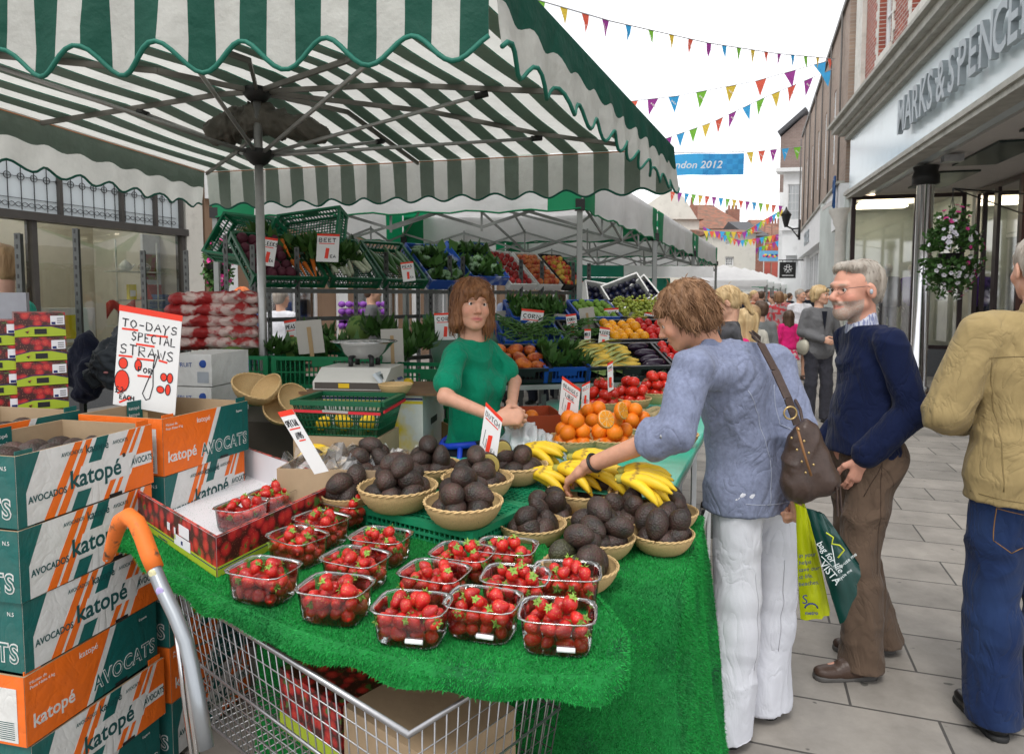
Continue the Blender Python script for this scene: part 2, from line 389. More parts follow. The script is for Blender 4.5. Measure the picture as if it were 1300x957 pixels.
def vco(o):
 c = np.empty(len(o.data.vertices) * 3, np.float32); o.data.vertices.foreach_get('co', c); return c.reshape(-1, 3)
# ---------------------------------------------------------------- people
SKIN = mat('skin', (.62, .36, .25), rough=.5, var=.10, vs=30, bump=.25, bs=220, attr=True, spec=.35, sss=.08)
EYEW = mat('eye_white', (.75, .72, .68), rough=.2, var=.05)
IRIS = mat('iris', (.05, .035, .025), rough=.1, var=0)
RUB = mat('black_rubber', (.02, .02, .02), rough=.6)
def fabric(name, col, weave=260, bump=.35, var=.12, rough=.85, vs=14, wr=.7, **k): return mat(name, col, rough=rough, var=var, vs=vs, bump=bump, bs=weave, spec=.12, sheen=.08, wr=wr, **k)
def hairmat(name, c1, c2): return mat(name, c1, rough=.5, var=.3, vs=26, bump=.8, bs=70, spec=.35, col2=c2, c2s=30, c2w=.2, stretch=(1, 1, .12), rnd=0)
def head_prims(hp, A, s=1., jaw=1., nose=1., beard=0.):
 def e(c, r, k=.015, B=None): return elp(hp + A @ V(c) * s, tuple(q * s for q in r), k, A if B is None else A @ B)
 def c_(a, ra, b, rb, k=.012): return cap(hp + A @ V(a) * s, ra * s, hp + A @ V(b) * s, rb * s, k)
 L = [e((0, -.018, .032), (.075, .094, .080), .02), e((0, .022, -.012), (.062, .072, .088), .02),
  e((0, .036, -.070), (.048 * jaw, .050, .040), .02), e((0, .066, -.096), (.022, .020, .018), .018),
  c_((-.040, -.0, -.062), .022, (-.012, .058, -.092), .016, .02), c_((.040, -.0, -.062), .022, (.012, .058, -.092), .016, .02),
  e((.036, .062, -.032), (.023, .020, .022), .02), e((-.036, .062, -.032), (.023, .020, .022), .02),
  c_((-.036, .078, .020), .010, (0, .088, .018), .011), c_((.036, .078, .020), .010, (0, .088, .018), .011),
  ('s', hp + A @ V((.031, .097, .001)) * s, (.017 * s, .015 * s, .0115 * s), A, .008 * s), ('s', hp + A @ V((-.031, .097, .001)) * s, (.017 * s, .015 * s, .0115 * s), A, .008 * s),
  c_((.021, .0825, .0035), .0045, (.041, .0775, .0035), .0045, .004), c_((-.021, .0825, .0035), .0045, (-.041, .0775, .0035), .0045, .004),
  c_((.023, .0815, -.0085), .004, (.039, .0775, -.0075), .004, .004), c_((-.023, .0815, -.0085), .004, (-.039, .0775, -.0075), .004, .004),
  c_((0, .084, .004), .008, (0, .102 * (.6 + .4 * nose) + .003 * nose, -.028), .0115 * nose, .010), e((0, .104 + .004 * nose, -.034), (.0115 * nose, .011 * nose, .009), .008),
  e((.0115, .095, -.038), (.0075, .008, .0065), .006), e((-.0115, .095, -.038), (.0075, .008, .0065), .006),
  c_((-.023, .079, -.0605), .0045, (0, .0905, -.0605), .0060, .006), c_((.023, .079, -.0605), .0045, (0, .0905, -.0605), .0060, .006),
  c_((-.019, .080, -.0675), .0050, (0, .0895, -.0725), .0066, .006), c_((.019, .080, -.0675), .0050, (0, .0895, -.0725), .0066, .006),
  ('s', hp + A @ V((0, .101, -.0665)) * s, (.021 * s, .008 * s, .0016 * s), A, .003 * s)]
 for q in (-1, 1):
  B = Matrix.Rotation(R(18) * q, 3, 'Z') @ Matrix.Rotation(R(-12), 3, 'X')
  L += [e((q * .078, -.008, -.010), (.009, .019, .031), .006, B), ('s', hp + A @ V((q * .088, -.002, -.006)) * s, (.008 * s, .010 * s, .018 * s), A @ B, .005 * s)]
 if beard: L += [e((0, .066, -.090), (.036 * beard, .034, .034 * beard), .015), c_((-.018, .090, -.052), .008, (.018, .090, -.052), .008, .01)]
 return L
FING = [(-.030, .088, .072, .0088), (-.011, .096, .080, .0090), (.010, .094, .076, .0088), (.028, .086, .060, .0078)]
def hand_prims(w, A, curl=.35, left=False, spread=.1, s=1., thumb=.5):
 """w wrist, A columns: x across the palm towards the thumb, y along the fingers, z out of the back of the hand"""
 g = 1
 def P(x, y, z): return w + A @ V((x, y, z)) * s
 L = [cap(P(-.004, -.03, 0), .024 * s, P(0, .01, 0), .027 * s, .015, (A @ V((0, 0, 1)), .75)),
  cap(P(.014, .022, 0), .022 * s, P(.018, .078, .001), .019 * s, .015, (A @ V((0, 0, 1)), .68)), cap(P(-.014, .022, 0), .022 * s, P(-.018, .072, .001), .018 * s, .015, (A @ V((0, 0, 1)), .68)),
  cap(P(.0, .03, 0), .024 * s, P(0, .08, .001), .020 * s, .015, (A @ V((0, 0, 1)), .62))]
 for i, (x, y, ln, r) in enumerate(FING):
  x = -x; c = curl * (1 + .12 * i); a = 0; p = V((x, y - .012, .001)); q = p; sx = x * spread * 6
  for j, fr in enumerate((.46, .31, .23)):
   a += c * (.75 if j == 0 else 1.1); d = V((sx * .5, math.cos(a), -math.sin(a))).normalized(); q = p + d * ln * fr * 1.05
   L.append(cap(P(*p), r * (1 - .1 * j) * s, P(*q), r * (.92 - .1 * j) * s, .004)); p = q
 t0 = V((.022, .018, -.006)); t1 = t0 + V((.030, .028, -.012)); t2 = t1 + V((.014 - .02 * thumb, .028, -.012 * (1 + thumb))); t3 = t2 + V((.002 - .016 * thumb, .024, -.008 * (1 + thumb)))
 L += [cap(P(*t0), .016 * s, P(*t1), .0125 * s, .012), cap(P(*t1), .0118 * s, P(*t2), .0105 * s, .004), cap(P(*t2), .0105 * s, P(*t3), .0085 * s, .004)]
 return L
def basis(y, zh):
 y = V(y).normalized(); x = y.cross(V(zh)).normalized(); z = x.cross(y); return Matrix((x, y, z)).transposed()
BASEJ = dict(P=(0, 0, .96), W=(0, .005, 1.10), C=(0, 0, 1.29), N=(0, -.012, 1.46), SL=(-.165, -.01, 1.405), SR=(.165, -.01, 1.405),
   EL=(-.215, -.035, 1.13), ER=(.215, -.035, 1.13), WL=(-.225, .045, .885), WR=(.225, .045, .885),
   HL=(-.085, 0, .93), HR=(.085, 0, .93), KL=(-.095, .02, .50), KR=(.095, .02, .50), AL=(-.10, -.025, .085), AR=(.10, -.025, .085))
def person(label, loc, face=0, H=1.7, J=None, lean=0, twist=0, yaw=0, pitch=0, roll=0, top=None, bottom=None, hair=None, shoes=None, skin=(.60, .34, .235), lod=1, girth=1., shoulders=1.,
  curl=.4, handL=None, handR=None, jaw=1., nose=1., beard=None, headscale=1., extra=None, group=None, brow=(.12, .07, .04), lip=(.50, .17, .15), hide=(), JW=None):
 """face: heading in degrees the person faces (0 = away from the camera, clockwise)"""
 t = thing('person', label, 'person', loc, -R(face), group); k = H / 1.70
 j = {n: V(p) for n, p in BASEJ.items()}; Fz = Matrix.Rotation(R(face), 3, 'Z')
 if JW: J = {**(J or {}), **{n: Fz @ (V(p) - V(loc)) / k for n, p in JW.items()}}
 wl = lambda h_: {a: (Fz @ V(b) if a in ('dir', 'back', 'thumb') else b) for a, b in (h_ or {}).items()}
 if JW: handL, handR = wl(handL), wl(handR)
 for n in ('SL', 'SR'): j[n].x *= shoulders
 for n, p in (J or {}).items():
  if n.startswith('H') or n[0] in 'KAP': j[n] = V(p)
 Rm = Matrix.Rotation(-R(lean), 3, 'X'); Rt = Matrix.Rotation(-R(twist), 3, 'Z')
 for n in ('W', 'C', 'N', 'SL', 'SR', 'EL', 'ER', 'WL', 'WR'):
  q = j[n] - j['P']
  j[n] = j['P'] + Matrix.Rotation(-R(lean) * (.5 if n == 'W' else 1), 3, 'X') @ Rt @ q
 for n, p in (J or {}).items():
  if not (n.startswith('H') or n[0] in 'KAP'): j[n] = V(p)
 A = Rt @ Matrix.Rotation(-R(yaw), 3, 'Z') @ Matrix.Rotation(-R(pitch), 3, 'X') @ Matrix.Rotation(R(roll), 3, 'Y')
 for n in j: j[n] = j[n] * k
 hs = headscale; nk = (j['N'] - j['C']).normalized(); hp = j['N'] + (nk * .085 + UP * .04) * k + A @ V((0, .022, .045)) * hs
 lat = (j['SR'] - j['SL']).normalized(); fwd = lat.cross(V((0, 0, 1))) * -1
 if fwd.length < .1: fwd = V((0, 1, 0))
 fwd = UP.cross(lat).normalized(); latp = (j['HR'] - j['HL']).normalized(); fwp = UP.cross(latp).normalized()
 g = girth * k
 def torso(inf=0., low=True):
  L = []
  if low: L += [cap(j['HL'] * .9 + j['HR'] * .1, (.100 * g + inf * 1.7), j['HR'] * .9 + j['HL'] * .1, (.100 * g + inf * 1.7), .05), cap(j['P'], .150 * g + inf * 1.6, j['W'], .136 * g + inf, .04, (fwp, .82))]
  L += [cap(j['P'], .150 * g + inf, j['W'], .132 * g + inf, .05, (fwp, .70)), cap(j['W'], .132 * g + inf, j['C'], .150 * g * shoulders + inf, .05, (fwd, .70)),
   cap(j['C'], .150 * g * shoulders + inf, j['N'] - nk * .06, .085 * k + inf, .05, (fwd, .66)), cap(j['SL'] - UP * .016, .042 * g + inf, j['SR'] - UP * .016, .042 * g + inf, .04),
   cap(j['SL'] + UP * .01, .034 * k + inf, j['N'] - nk * .015, .046 * k + inf, .03), cap(j['SR'] + UP * .01, .034 * k + inf, j['N'] - nk * .015, .046 * k + inf, .03)]
  return L
 def arms(inf=0., f0=0., upto=1., s0=.049, s1=.038, s2=.026, flare=0.):
  L = []
  for s in 'LR':
   S, E, Wr = j['S' + s], j['E' + s], j['W' + s]
   if upto <= 1: L.append(cap(S, s0 * g + inf, S.lerp(E, upto), (s0 + (s1 - s0) * upto) * g + inf + flare, .02))
   else:
    L.append(cap(S, s0 * g + inf, E, s1 * g + inf, .02)); L.append(cap(E, s1 * g + inf, E.lerp(Wr, upto - 1), (s1 + (s2 - s1) * (upto - 1)) * g + inf + flare, .015))
  return L
 def legs(inf=0., r=(.086, .056, .036), upto=2., flare=0.):
  L = []
  for s in 'LR':
   h_, kn, an = j['H' + s], j['K' + s], j['A' + s]
   L.append(cap(h_, r[0] * g + inf, kn, r[1] * g + inf, .025)); L.append(cap(kn, r[1] * g + inf, kn.lerp(an, upto - 1), r[2] * g + inf + flare, .02))
   L.append(cap(kn.lerp(an, .25) - V((0, .012, 0)), r[1] * .95 * g + inf, kn.lerp(an, .35) - V((0, .012, 0)), r[1] * .9 * g + inf, .03))
  return L
 h = (.0068, .014, .024)[lod]; hh = (.0036, .0075, .016)[lod]
 neck = [cap(hp + A @ V((0, -.03, -.06)) * hs, .052 * k, j['N'] - nk * .03, .056 * k, .02)]
 b = MB()
 vs, fs = sdf(torso(-.006) + arms(0, upto=2) + legs(-.006) + neck, h); b.arr(vs, fs)
 n_body = len(vs)
 vs, fs = sdf(head_prims(hp, A, hs, jaw, nose, 1.0 if beard else 0) + [cap(hp + A @ V((0, -.025, -.05)) * hs, .050 * k, j['N'] - nk * .02, .054 * k, .02)], hh); b.arr(vs, fs); hv = vs
 for s in 'LR':
  if s in hide: continue
  E, Wr = j['E' + s], j['W' + s]; hd = (handL if s == 'L' else handR) or {}
  d = V(hd.get('dir', (Wr - E).normalized())); zz = V(hd.get('back', (-1 if s == 'L' else 1, 0, .2)))
  B = basis(d, zz); th = B @ V((1, 0, 0))
  if hd.get('flip', (s == 'L') != (th.dot(V((0, 1, 0))) < 0) and False): B = B @ Matrix.Diagonal((-1, 1, 1))
  if th.dot(V(hd.get('thumb', (0, 1, .3)))) < 0: B = B @ Matrix.Diagonal((-1, 1, 1))
  vs, fs = sdf(hand_prims(Wr + d * .012, B, hd.get('curl', curl), s=k * hd.get('s', 1), thumb=hd.get('tc', .5)), (.0034, .006, .013)[lod]); b.arr(vs, fs)
 for s in 'LR':
  a_ = j['A' + s]; b.arr(*sdf([cap(a_ - V((0, .02, .02)), .034 * k, a_ + V((0, .13, -.055)) * k, .026 * k, .02)], max(h, .01)))
 body = b.build('body', [SKIN], t)
 co = vco(body); C = np.tile(np.array(skin), (len(co), 1))
 q = (co - np.array(hp)) @ np.array(A) / hs     # head coordinates
 def blob(c, r, col, a=1.):
  d = np.sqrt((((q - np.array(c)) / np.array(r)) ** 2).sum(1)); w = np.clip(1.5 - d, 0, 1)[:, None] * a; C[:] = C * (1 - w) + np.array(col) * w
 if lod < 2:
  for s in (-1, 1):
   blob((s * .038, .07, -.03), (.024, .03, .018), (skin[0] * 1.02, skin[1] * .72, skin[2] * .72), .45); blob((s * .03, .088, .021), (.019, .015, .0042), brow, .8)
  blob((0, .112, -.034), (.013, .012, .012), (skin[0], skin[1] * .75, skin[2] * .75), .4)
  blob((0, .090, -.0660), (.024, .016, .0085), lip, .8)
  blob((0, .097, -.0660), (.023, .016, .0014), (.16, .04, .035), .7)
  for s in (-1, 1): blob((s * .031, .084, .003), (.018, .01, .0035), (.14, .08, .06), .6)
  if beard:
   m = (q[:, 1] > .012) & (q[:, 2] < -.045 + .12 * np.clip(.05 - q[:, 1], 0, .05)) & (q[:, 2] > -.135) & (np.abs(q[:, 2] + .0668) + np.abs(q[:, 0]) * .3 > .0105) & (np.abs(q[:, 0]) < .075)
   rb = np.random.RandomState(3).rand(m.sum(), 1); wb = .55 + .4 * rb; C[m] = C[m] * (1 - wb) + np.array(beard) * (.7 + .6 * rb) * wb
 setcol(body, C)
 if lod < 2:
  for s in (-1, 1):
   e = MB(); c = hp + A @ V((s * .031, .0745, .0005)) * hs; e.ell(c, (.0122 * hs,) * 3, 14, 0); d = A @ V((0, 1, 0))
   e.ell(c + d * .0088 * hs, (.0066 * hs, .0048 * hs, .0066 * hs), 10, 1, A)
   e.build('eye', [EYEW, IRIS], t)
 # clothes
 if bottom:
  bt = dict(kind='trousers', inf=.012, r=(.086, .066, .064), flare=0, upto=2.08, amp=.010); bt.update(bottom)
  hm = bt['mat']
  if bt['kind'] == 'trousers':
   pr = legs(bt['inf'], bt['r'], bt['upto'], bt['flare']) + [cap(j['HL'], .098 * g + bt['inf'], j['HR'], .098 * g + bt['inf'], .05), cap(j['P'] - UP * .02, .136 * g + bt['inf'], j['W'], .118 * g + bt['inf'], .05, (fwp, .74))]
   if bt.get('seat'): pr += [elp(j['HL'] - fwp * .04 - UP * .01, (.082 * g, .072 * g, .10 * g), .07), elp(j['HR'] - fwp * .04 - UP * .01, (.082 * g, .072 * g, .10 * g), .07)]
   ll = min(j['AL'].z, j['AR'].z)
   cuts = [((0, 0, bt.get('hemz', max(.03, ll - .045))), (0, 0, -1)), (j['P'] + UP * bt.get('top', .07), (0, 0, 1))]
  else:
   hz = bt.get('hem', .55) * k; bz = bt.get('bell', .06)
   pr = [cap(j['P'], .15 * g + bt['inf'], V((j['P'].x, j['P'].y, hz)), .15 * g + bt['inf'] + bz, .04, (fwp, .75)), cap(j['P'], .14 * g + bt['inf'], j['W'], .128 * g + bt['inf'], .04, (fwp, .74))]
   cuts = [((0, 0, hz), (0, 0, -1)), (j['W'] + UP * .02, (0, 0, 1))]
  vs, fs = sdf(pr, h, cuts)
  if lod < 2: vs = folds(vs, fs, bt['amp'], bt.get('fsc', (7, 7, 5)), 3)
  m = MB(); m.arr(vs, fs); m.build(bt.get('name', bt['kind']), hm, t)
 if top:
  tp = dict(inf=.012, sleeve=1.95, hem=-.10, amp=.008, flare=.008, neck=.02, name='shirt', collar=None, s=(.052, .044, .034)); tp.update(top)
  hz = j['P'] + UP * tp['hem'] * k
  pr = torso(tp['inf'], True) + arms(tp['inf'], upto=tp['sleeve'], s0=tp['s'][0], s1=tp['s'][1], s2=tp['s'][2], flare=tp['flare'])
  if tp.get('bust'):
   for s in (-1, 1): pr.append(elp(j['C'] + lat * s * .062 * k + fwd * .066 * k - UP * .04, (.062 * k, .055 * k, .065 * k), .05))
  if tp.get('belly'): pr.append(elp(j['W'] + fwd * .04 * k, (.13 * g, .12 * g, .13 * g), .05))
  if tp.get('skirt'): pr.append(cap(j['W'], .125 * g + tp['inf'], hz, .150 * g + tp['inf'] + tp['skirt'], .04, (fwp, .78)))
  pr.append(('s', j['N'] + UP * .055 * k + fwd * .02, (.062 * k, .062 * k, .052 * k), None, .012))
  if tp.get('vneck'): pr.append(('s', j['N'] + fwd * .10 * k - UP * .03 * k, (.035 * k, .06 * k, tp['vneck'] * k), None, .01))
  cuts = [(hz, (0, 0, -1)), (j['N'] + UP * tp['neck'] * k, UP)]
  # arms must not be cut by the hem: cut the trunk first and add the sleeves as their own island
  na = arms(tp['inf'], upto=tp['sleeve'], s0=tp['s'][0], s1=tp['s'][1], s2=tp['s'][2], flare=tp['flare'])
  lowest = min(p[3].z - p[4] for p in na)
  m = MB()
  if lowest < hz.z + .03:
   tr = [p for p in pr if not any(p[0] == 'c' and q[0] == 'c' and (p[1] - q[1]).length < 1e-6 and (p[3] - q[3]).length < 1e-6 for q in na)]
   vs, fs = sdf(tr, h, cuts)
   if lod < 2: vs = folds(vs, fs, tp['amp'], tp.get('fsc', (6, 6, 8)), 11)
   m.arr(vs, fs)
   vs, fs = sdf(na, h)
  else: vs, fs = sdf(pr, h, cuts)
  if lod < 2: vs = folds(vs, fs, tp['amp'], tp.get('fsc', (6, 6, 8)), 11)
  m.arr(vs, fs)
  if tp.get('collar'):
   m.arr(*sdf([cap(j['N'] - nk * .005, .066 * k, j['N'] + nk * .045 * k - fwd * .005, .058 * k, .01), ('s', j['N'] + nk * .07 * k + fwd * .01, (.055 * k, .058 * k, .06 * k), None, .006)], max(hh, .006)), mi=1)
  m.build(tp['name'], [tp['mat'], tp.get('collar') or tp['mat']], t)
 if shoes:
  m = MB()
  for s in 'LR':
   a_ = j['A' + s]; z0 = a_.z - .055 * k; tx = .02 if s == 'R' else -.02; f_ = shoes.get('dir', {}).get(s, V((tx * 3, 1, 0))); f_ = V(f_).normalized(); o = V((a_.x, a_.y, z0))
   L = [cap(o - f_ * .03 * k, .034 * k, o + f_ * .15 * k - UP * .008, .030 * k, .02, (UP, .8)), cap(o + UP * .035 * k, .043 * k, o + f_ * .075 * k + UP * .012, .038 * k, .03), cap(o + f_ * .13 * k, .034 * k, o + f_ * .17 * k, .030 * k, .02, (UP, .7))]
   vs, fs = sdf(L, max(hh, .007), [((0, 0, z0 - .020 * k), (0, 0, -1))]); m.arr(vs, fs)
   if lod < 2:
    vs, fs = sdf([cap(o - f_ * .035 * k - UP * .022, .037 * k, o + f_ * .165 * k - UP * .022, .037 * k, .02, (UP, .9))], max(hh, .008), [((0, 0, z0 - .008 * k), (0, 0, 1)), ((0, 0, z0 - .034 * k), (0, 0, -1))]); m.arr(vs, fs, mi=1)
  m.build('shoes', [shoes['mat'], shoes.get('sole', RUB)], t)
 if hair:
  hr = dict(kind='short', mat=None, amp=.004, n=0); hr.update(hair); hm = MB(); kd = hr['kind']; rs = np.random.RandomState(int(abs(loc[0] * 100)) + 1)
  def e(c, r, kk=.02, B=None): return elp(hp + A @ V(c) * hs, tuple(x * hs for x in r), kk, A if B is None else A @ B)
  def c_(a, ra, bb, rb, kk=.02): return cap(hp + A @ V(a) * hs, ra * hs, hp + A @ V(bb) * hs, rb * hs, kk)
  facecut = ('s', hp + A @ V((0, .085, -.035)) * hs, (.060 * hs, .062 * hs, .088 * hs), A, .01)
  if kd == 'short':
   L = [e((0, -.024, .040), (.083, .100, .086)), e((0, -.055, -.015), (.070, .055, .065)), facecut, ('s', hp + A @ V((0, .10, -.04)) * hs, (.1 * hs, .085 * hs, .085 * hs), A, .01)]
   for s in (-1, 1): L.append(('s', hp + A @ V((s * .085, -.002, -.018)) * hs, (.022 * hs, .030 * hs, .034 * hs), A, .006))
  elif kd == 'receding':
   L = [e((0, -.036, .036), (.082, .092, .083)), e((0, -.060, -.015), (.071, .052, .062)), e((.03, .02, .085), (.04, .05, .028)), e((-.03, .02, .085), (.04, .05, .028)), ('s', hp + A @ V((0, .095, .0)) * hs, (.1 * hs, .080 * hs, .082 * hs), A, .01)]
   for s in (-1, 1): L.append(('s', hp + A @ V((s * .085, .002, -.016)) * hs, (.022 * hs, .030 * hs, .036 * hs), A, .006))
  elif kd == 'bob':
   ln = hr.get('len', .12)
   L = [e((0, -.020, .040), (.092, .108, .092)), c_((.055, .0, .0), .040, (.072, .005, -ln), .034, .03), c_((-.055, .0, .0), .040, (-.072, .005, -ln), .034, .03),
    c_((.04, -.07, .0), .048, (.05, -.065, -ln), .044, .03), c_((-.04, -.07, .0), .048, (-.05, -.065, -ln), .044, .03), c_((0, -.085, .0), .045, (0, -.08, -ln), .04, .03),
    ('s', hp + A @ V((0, .090, -.045)) * hs, (.058 * hs, .065 * hs, .085 * hs), A, .01)]
   if hr.get('fringe'): L += [c_((-.045, .072, .055), .020, (.045, .080, .052), .022, .015), c_((-.035, .086, .050), .014, (-.05, .080, .016), .008, .01), c_((.0, .094, .050), .014, (.012, .094, .022), .008, .01), c_((.035, .088, .050), .014, (.05, .076, .014), .008, .01)]
  elif kd == 'bouffant':
   L = [e((0, -.030, .050), (.096, .106, .088)), e((0, -.080, .0), (.085, .052, .075)), e((.03, -.075, -.055), (.045, .04, .035)), e((-.03, -.075, -.055), (.045, .04, .035)), c_((.07, -.0, .03), .035, (.078, -.02, -.035), .025), c_((-.07, -.0, .03), .035, (-.078, -.02, -.035), .025),
    ('s', hp + A @ V((0, .1, -.05)) * hs, (.1 * hs, .075 * hs, .09 * hs), A, .01), c_((-.04, .065, .06), .022, (.04, .065, .06), .022)]
  elif kd == 'pony':
   L = [e((0, -.020, .038), (.083, .102, .086)), e((0, -.05, -.015), (.072, .055, .06)), e((0, -.12, -.005), (.034, .034, .034)), c_((0, -.13, -.01), .03, (0, -.15, -.13), .02, .02), facecut]
   for s in (-1, 1): L.append(('s', hp + A @ V((s * .085, .0, -.018)) * hs, (.02 * hs, .028 * hs, .034 * hs), A, .006))
  else:   # long
   ln = hr.get('len', .26)
   L = [e((0, -.020, .038), (.088, .104, .088)), c_((.045, -.05, .0), .046, (.06, -.05, -ln), .03, .03), c_((-.045, -.05, .0), .046, (-.06, -.05, -ln), .03, .03), c_((0, -.075, .0), .05, (0, -.075, -ln), .035, .03), c_((.065, .01, .0), .030, (.075, .0, -ln * .7), .024, .03), c_((-.065, .01, .0), .030, (-.075, .0, -ln * .7), .024, .03), facecut]
  vs, fs = sdf(L, (.0042, .0085, .018)[lod])
  if lod < 2:
   n_ = vnormals(vs, fs); q_ = (vs - np.array(hp)) @ np.array(A) / hs; ang = np.arctan2(q_[:, 0], -q_[:, 1])
   P_ = np.stack([ang * 6, q_[:, 2] * 9, np.linalg.norm(q_[:, :2], axis=1) * 30], 1); a_ = hr['amp']
   vs = vs + n_ * (a_ * (vnoise(P_, 3) + .7 * vnoise(P_ * np.array([4, 1.5, 2]), 4)))[:, None]
  hm.arr(vs, fs)
  if hr['n'] and lod < 2:     # locks lying on the hair and hanging past its edge
   n_ = vnormals(vs, fs); sel = rs.choice(len(vs), hr['n']); cen = np.array(hp + A @ V((0, -.02, .03)) * hs); dn = np.array(A @ V((0, 0, -1)))
   for i in sel:
    p = vs[i].copy(); n0 = n_[i];
    qq = q_[i]
    if np.dot(n0, dn) > .6 or (qq[1] > .045 and qq[2] < .062): continue
    tg = dn - n0 * np.dot(dn, n0) + (rs.rand(3) - .5) * hr.get('curl', .5); tg /= np.linalg.norm(tg) + 1e-6; sd = np.cross(tg, n0) * (rs.rand() - .5) * hr.get('curl', .5); pts = []
    ln = (.03 + .04 * rs.rand()) * hs * hr.get('ll', 1)
    for u in range(5):
     f = u / 4; pts.append(V(p + tg * ln * f + sd * ln * f * f * 1.6 + n0 * (.0012 + .005 * math.sin(f * 3.1) * rs.rand() * hr.get('lift', 1) - .002 * f) + dn * ln * .25 * f * f))
    w_ = .0011 + .0012 * rs.rand(); hm.tube(pts, [w_ * .6, w_, w_, w_ * .8, w_ * .2], 4, 0, False)
  hm.build('hair', hr['mat'], t)
 t_info[t.name] = (j, hp, A, k)
 return t
t_info = {}
from mathutils.bvhtree import BVHTree
def seam(t, part, runs, mt, d=(0, 1, 0), r=.0018):
 """stitched lines laid on a garment: each run is a list of (across, up) offsets from the pelvis, thrown on along d"""
 ob = [c for c in COL.objects if c.parent == t and c.name.startswith(part)][0]; me = ob.data; bv = BVHTree.FromPolygons([v.co for v in me.vertices], [p.vertices for p in me.polygons]); P = t_info[t.name][0]['P']; d = V(d).normalized(); u = d.cross(UP).normalized(); m = MB()
 for run in runs:
  pts = []
  for a, b in zip(run, run[1:]):
   K = max(2, int(math.hypot(b[0] - a[0], b[1] - a[1]) / .015))
   for i in range(K + 1): f = i / K; h = bv.ray_cast(P + u * (a[0] + (b[0] - a[0]) * f) + UP * (a[1] + (b[1] - a[1]) * f) - d * .9, d)[0]; pts += [h] if h else []
  if len(pts) > 2 and all((p - q).length < .06 for p, q in zip(pts, pts[1:])): m.tube(pts, r, 4)
 if m.v: m.build('seams', mt, t)
# ---------------------------------------------------------------- ground
def ground_mat():
 m = bpy.data.materials.new('paving'); m.use_nodes = True; nt = m.node_tree; L = nt.links.new; b = nt.nodes['Principled BSDF']
 tc = _n(nt, 'ShaderNodeTexCoord'); mp = _n(nt, 'ShaderNodeMapping'); mp.inputs['Rotation'].default_value = (0, 0, R(19)); L(tc.outputs['Object'], mp.inputs[0])
 br = _n(nt, 'ShaderNodeTexBrick'); L(mp.outputs[0], br.inputs[0]); br.offset = .42; br.inputs['Scale'].default_value = 1
 for k, v in (('Color1', (.30, .275, .245, 1)), ('Color2', (.215, .20, .18, 1)), ('Mortar', (.07, .065, .06, 1)), ('Mortar Size', .006), ('Mortar Smooth', .3), ('Bias', -.1), ('Brick Width', .72), ('Row Height', .36)): br.inputs[k].default_value = v
 n = _n(nt, 'ShaderNodeTexNoise'); n.inputs['Scale'].default_value = 3; n.inputs['Detail'].default_value = 10; n.inputs['Roughness'].default_value = .7; L(tc.outputs['Object'], n.inputs['Vector'])
 mr = _n(nt, 'ShaderNodeMapRange'); mr.inputs[1].default_value = .3; mr.inputs[2].default_value = .75; mr.inputs[3].default_value = .70; mr.inputs[4].default_value = 1.30; L(n.outputs['Fac'], mr.inputs[0])
 sc = _n(nt, 'ShaderNodeVectorMath', operation='SCALE'); L(br.outputs[0], sc.inputs[0]); L(mr.outputs[0], sc.inputs['Scale'])
 n2 = _n(nt, 'ShaderNodeTexNoise'); n2.inputs['Scale'].default_value = 14; n2.inputs['Detail'].default_value = 2; L(tc.outputs['Object'], n2.inputs['Vector'])
 m2 = _n(nt, 'ShaderNodeMapRange'); m2.inputs[1].default_value = .70; m2.inputs[2].default_value = .74; L(n2.outputs['Fac'], m2.inputs[0])
 mm = _n(nt, 'ShaderNodeMix', data_type='RGBA'); L(m2.outputs[0], mm.inputs[0]); L(sc.outputs[0], mm.inputs[6]); mm.inputs[7].default_value = (.10, .095, .085, 1)
 L(mm.outputs[2], b.inputs['Base Color']); b.inputs['Roughness'].default_value = .62; b.inputs['Specular IOR Level'].default_value = .35
 bp = _n(nt, 'ShaderNodeBump'); bp.inputs['Strength'].default_value = .5; bp.inputs['Distance'].default_value = .008
 ad = _n(nt, 'ShaderNodeMath', operation='MULTIPLY_ADD'); ad.inputs[1].default_value = .35; L(n.outputs['Fac'], ad.inputs[0]); iv = _n(nt, 'ShaderNodeMath', operation='SUBTRACT'); iv.inputs[0].default_value = 1; L(br.outputs['Fac'], iv.inputs[1]); L(iv.outputs[0], ad.inputs[2])
 L(ad.outputs[0], bp.inputs['Height']); L(bp.outputs[0], b.inputs['Normal']); return m
m = MB(); m.add([(-400, -400, 0), (400, -400, 0), (400, 400, 0), (-400, 400, 0)], [(0, 1, 2, 3)])
g = m.build('ground', ground_mat(), base=(0, 0, 0)); tag(g, kind='structure')
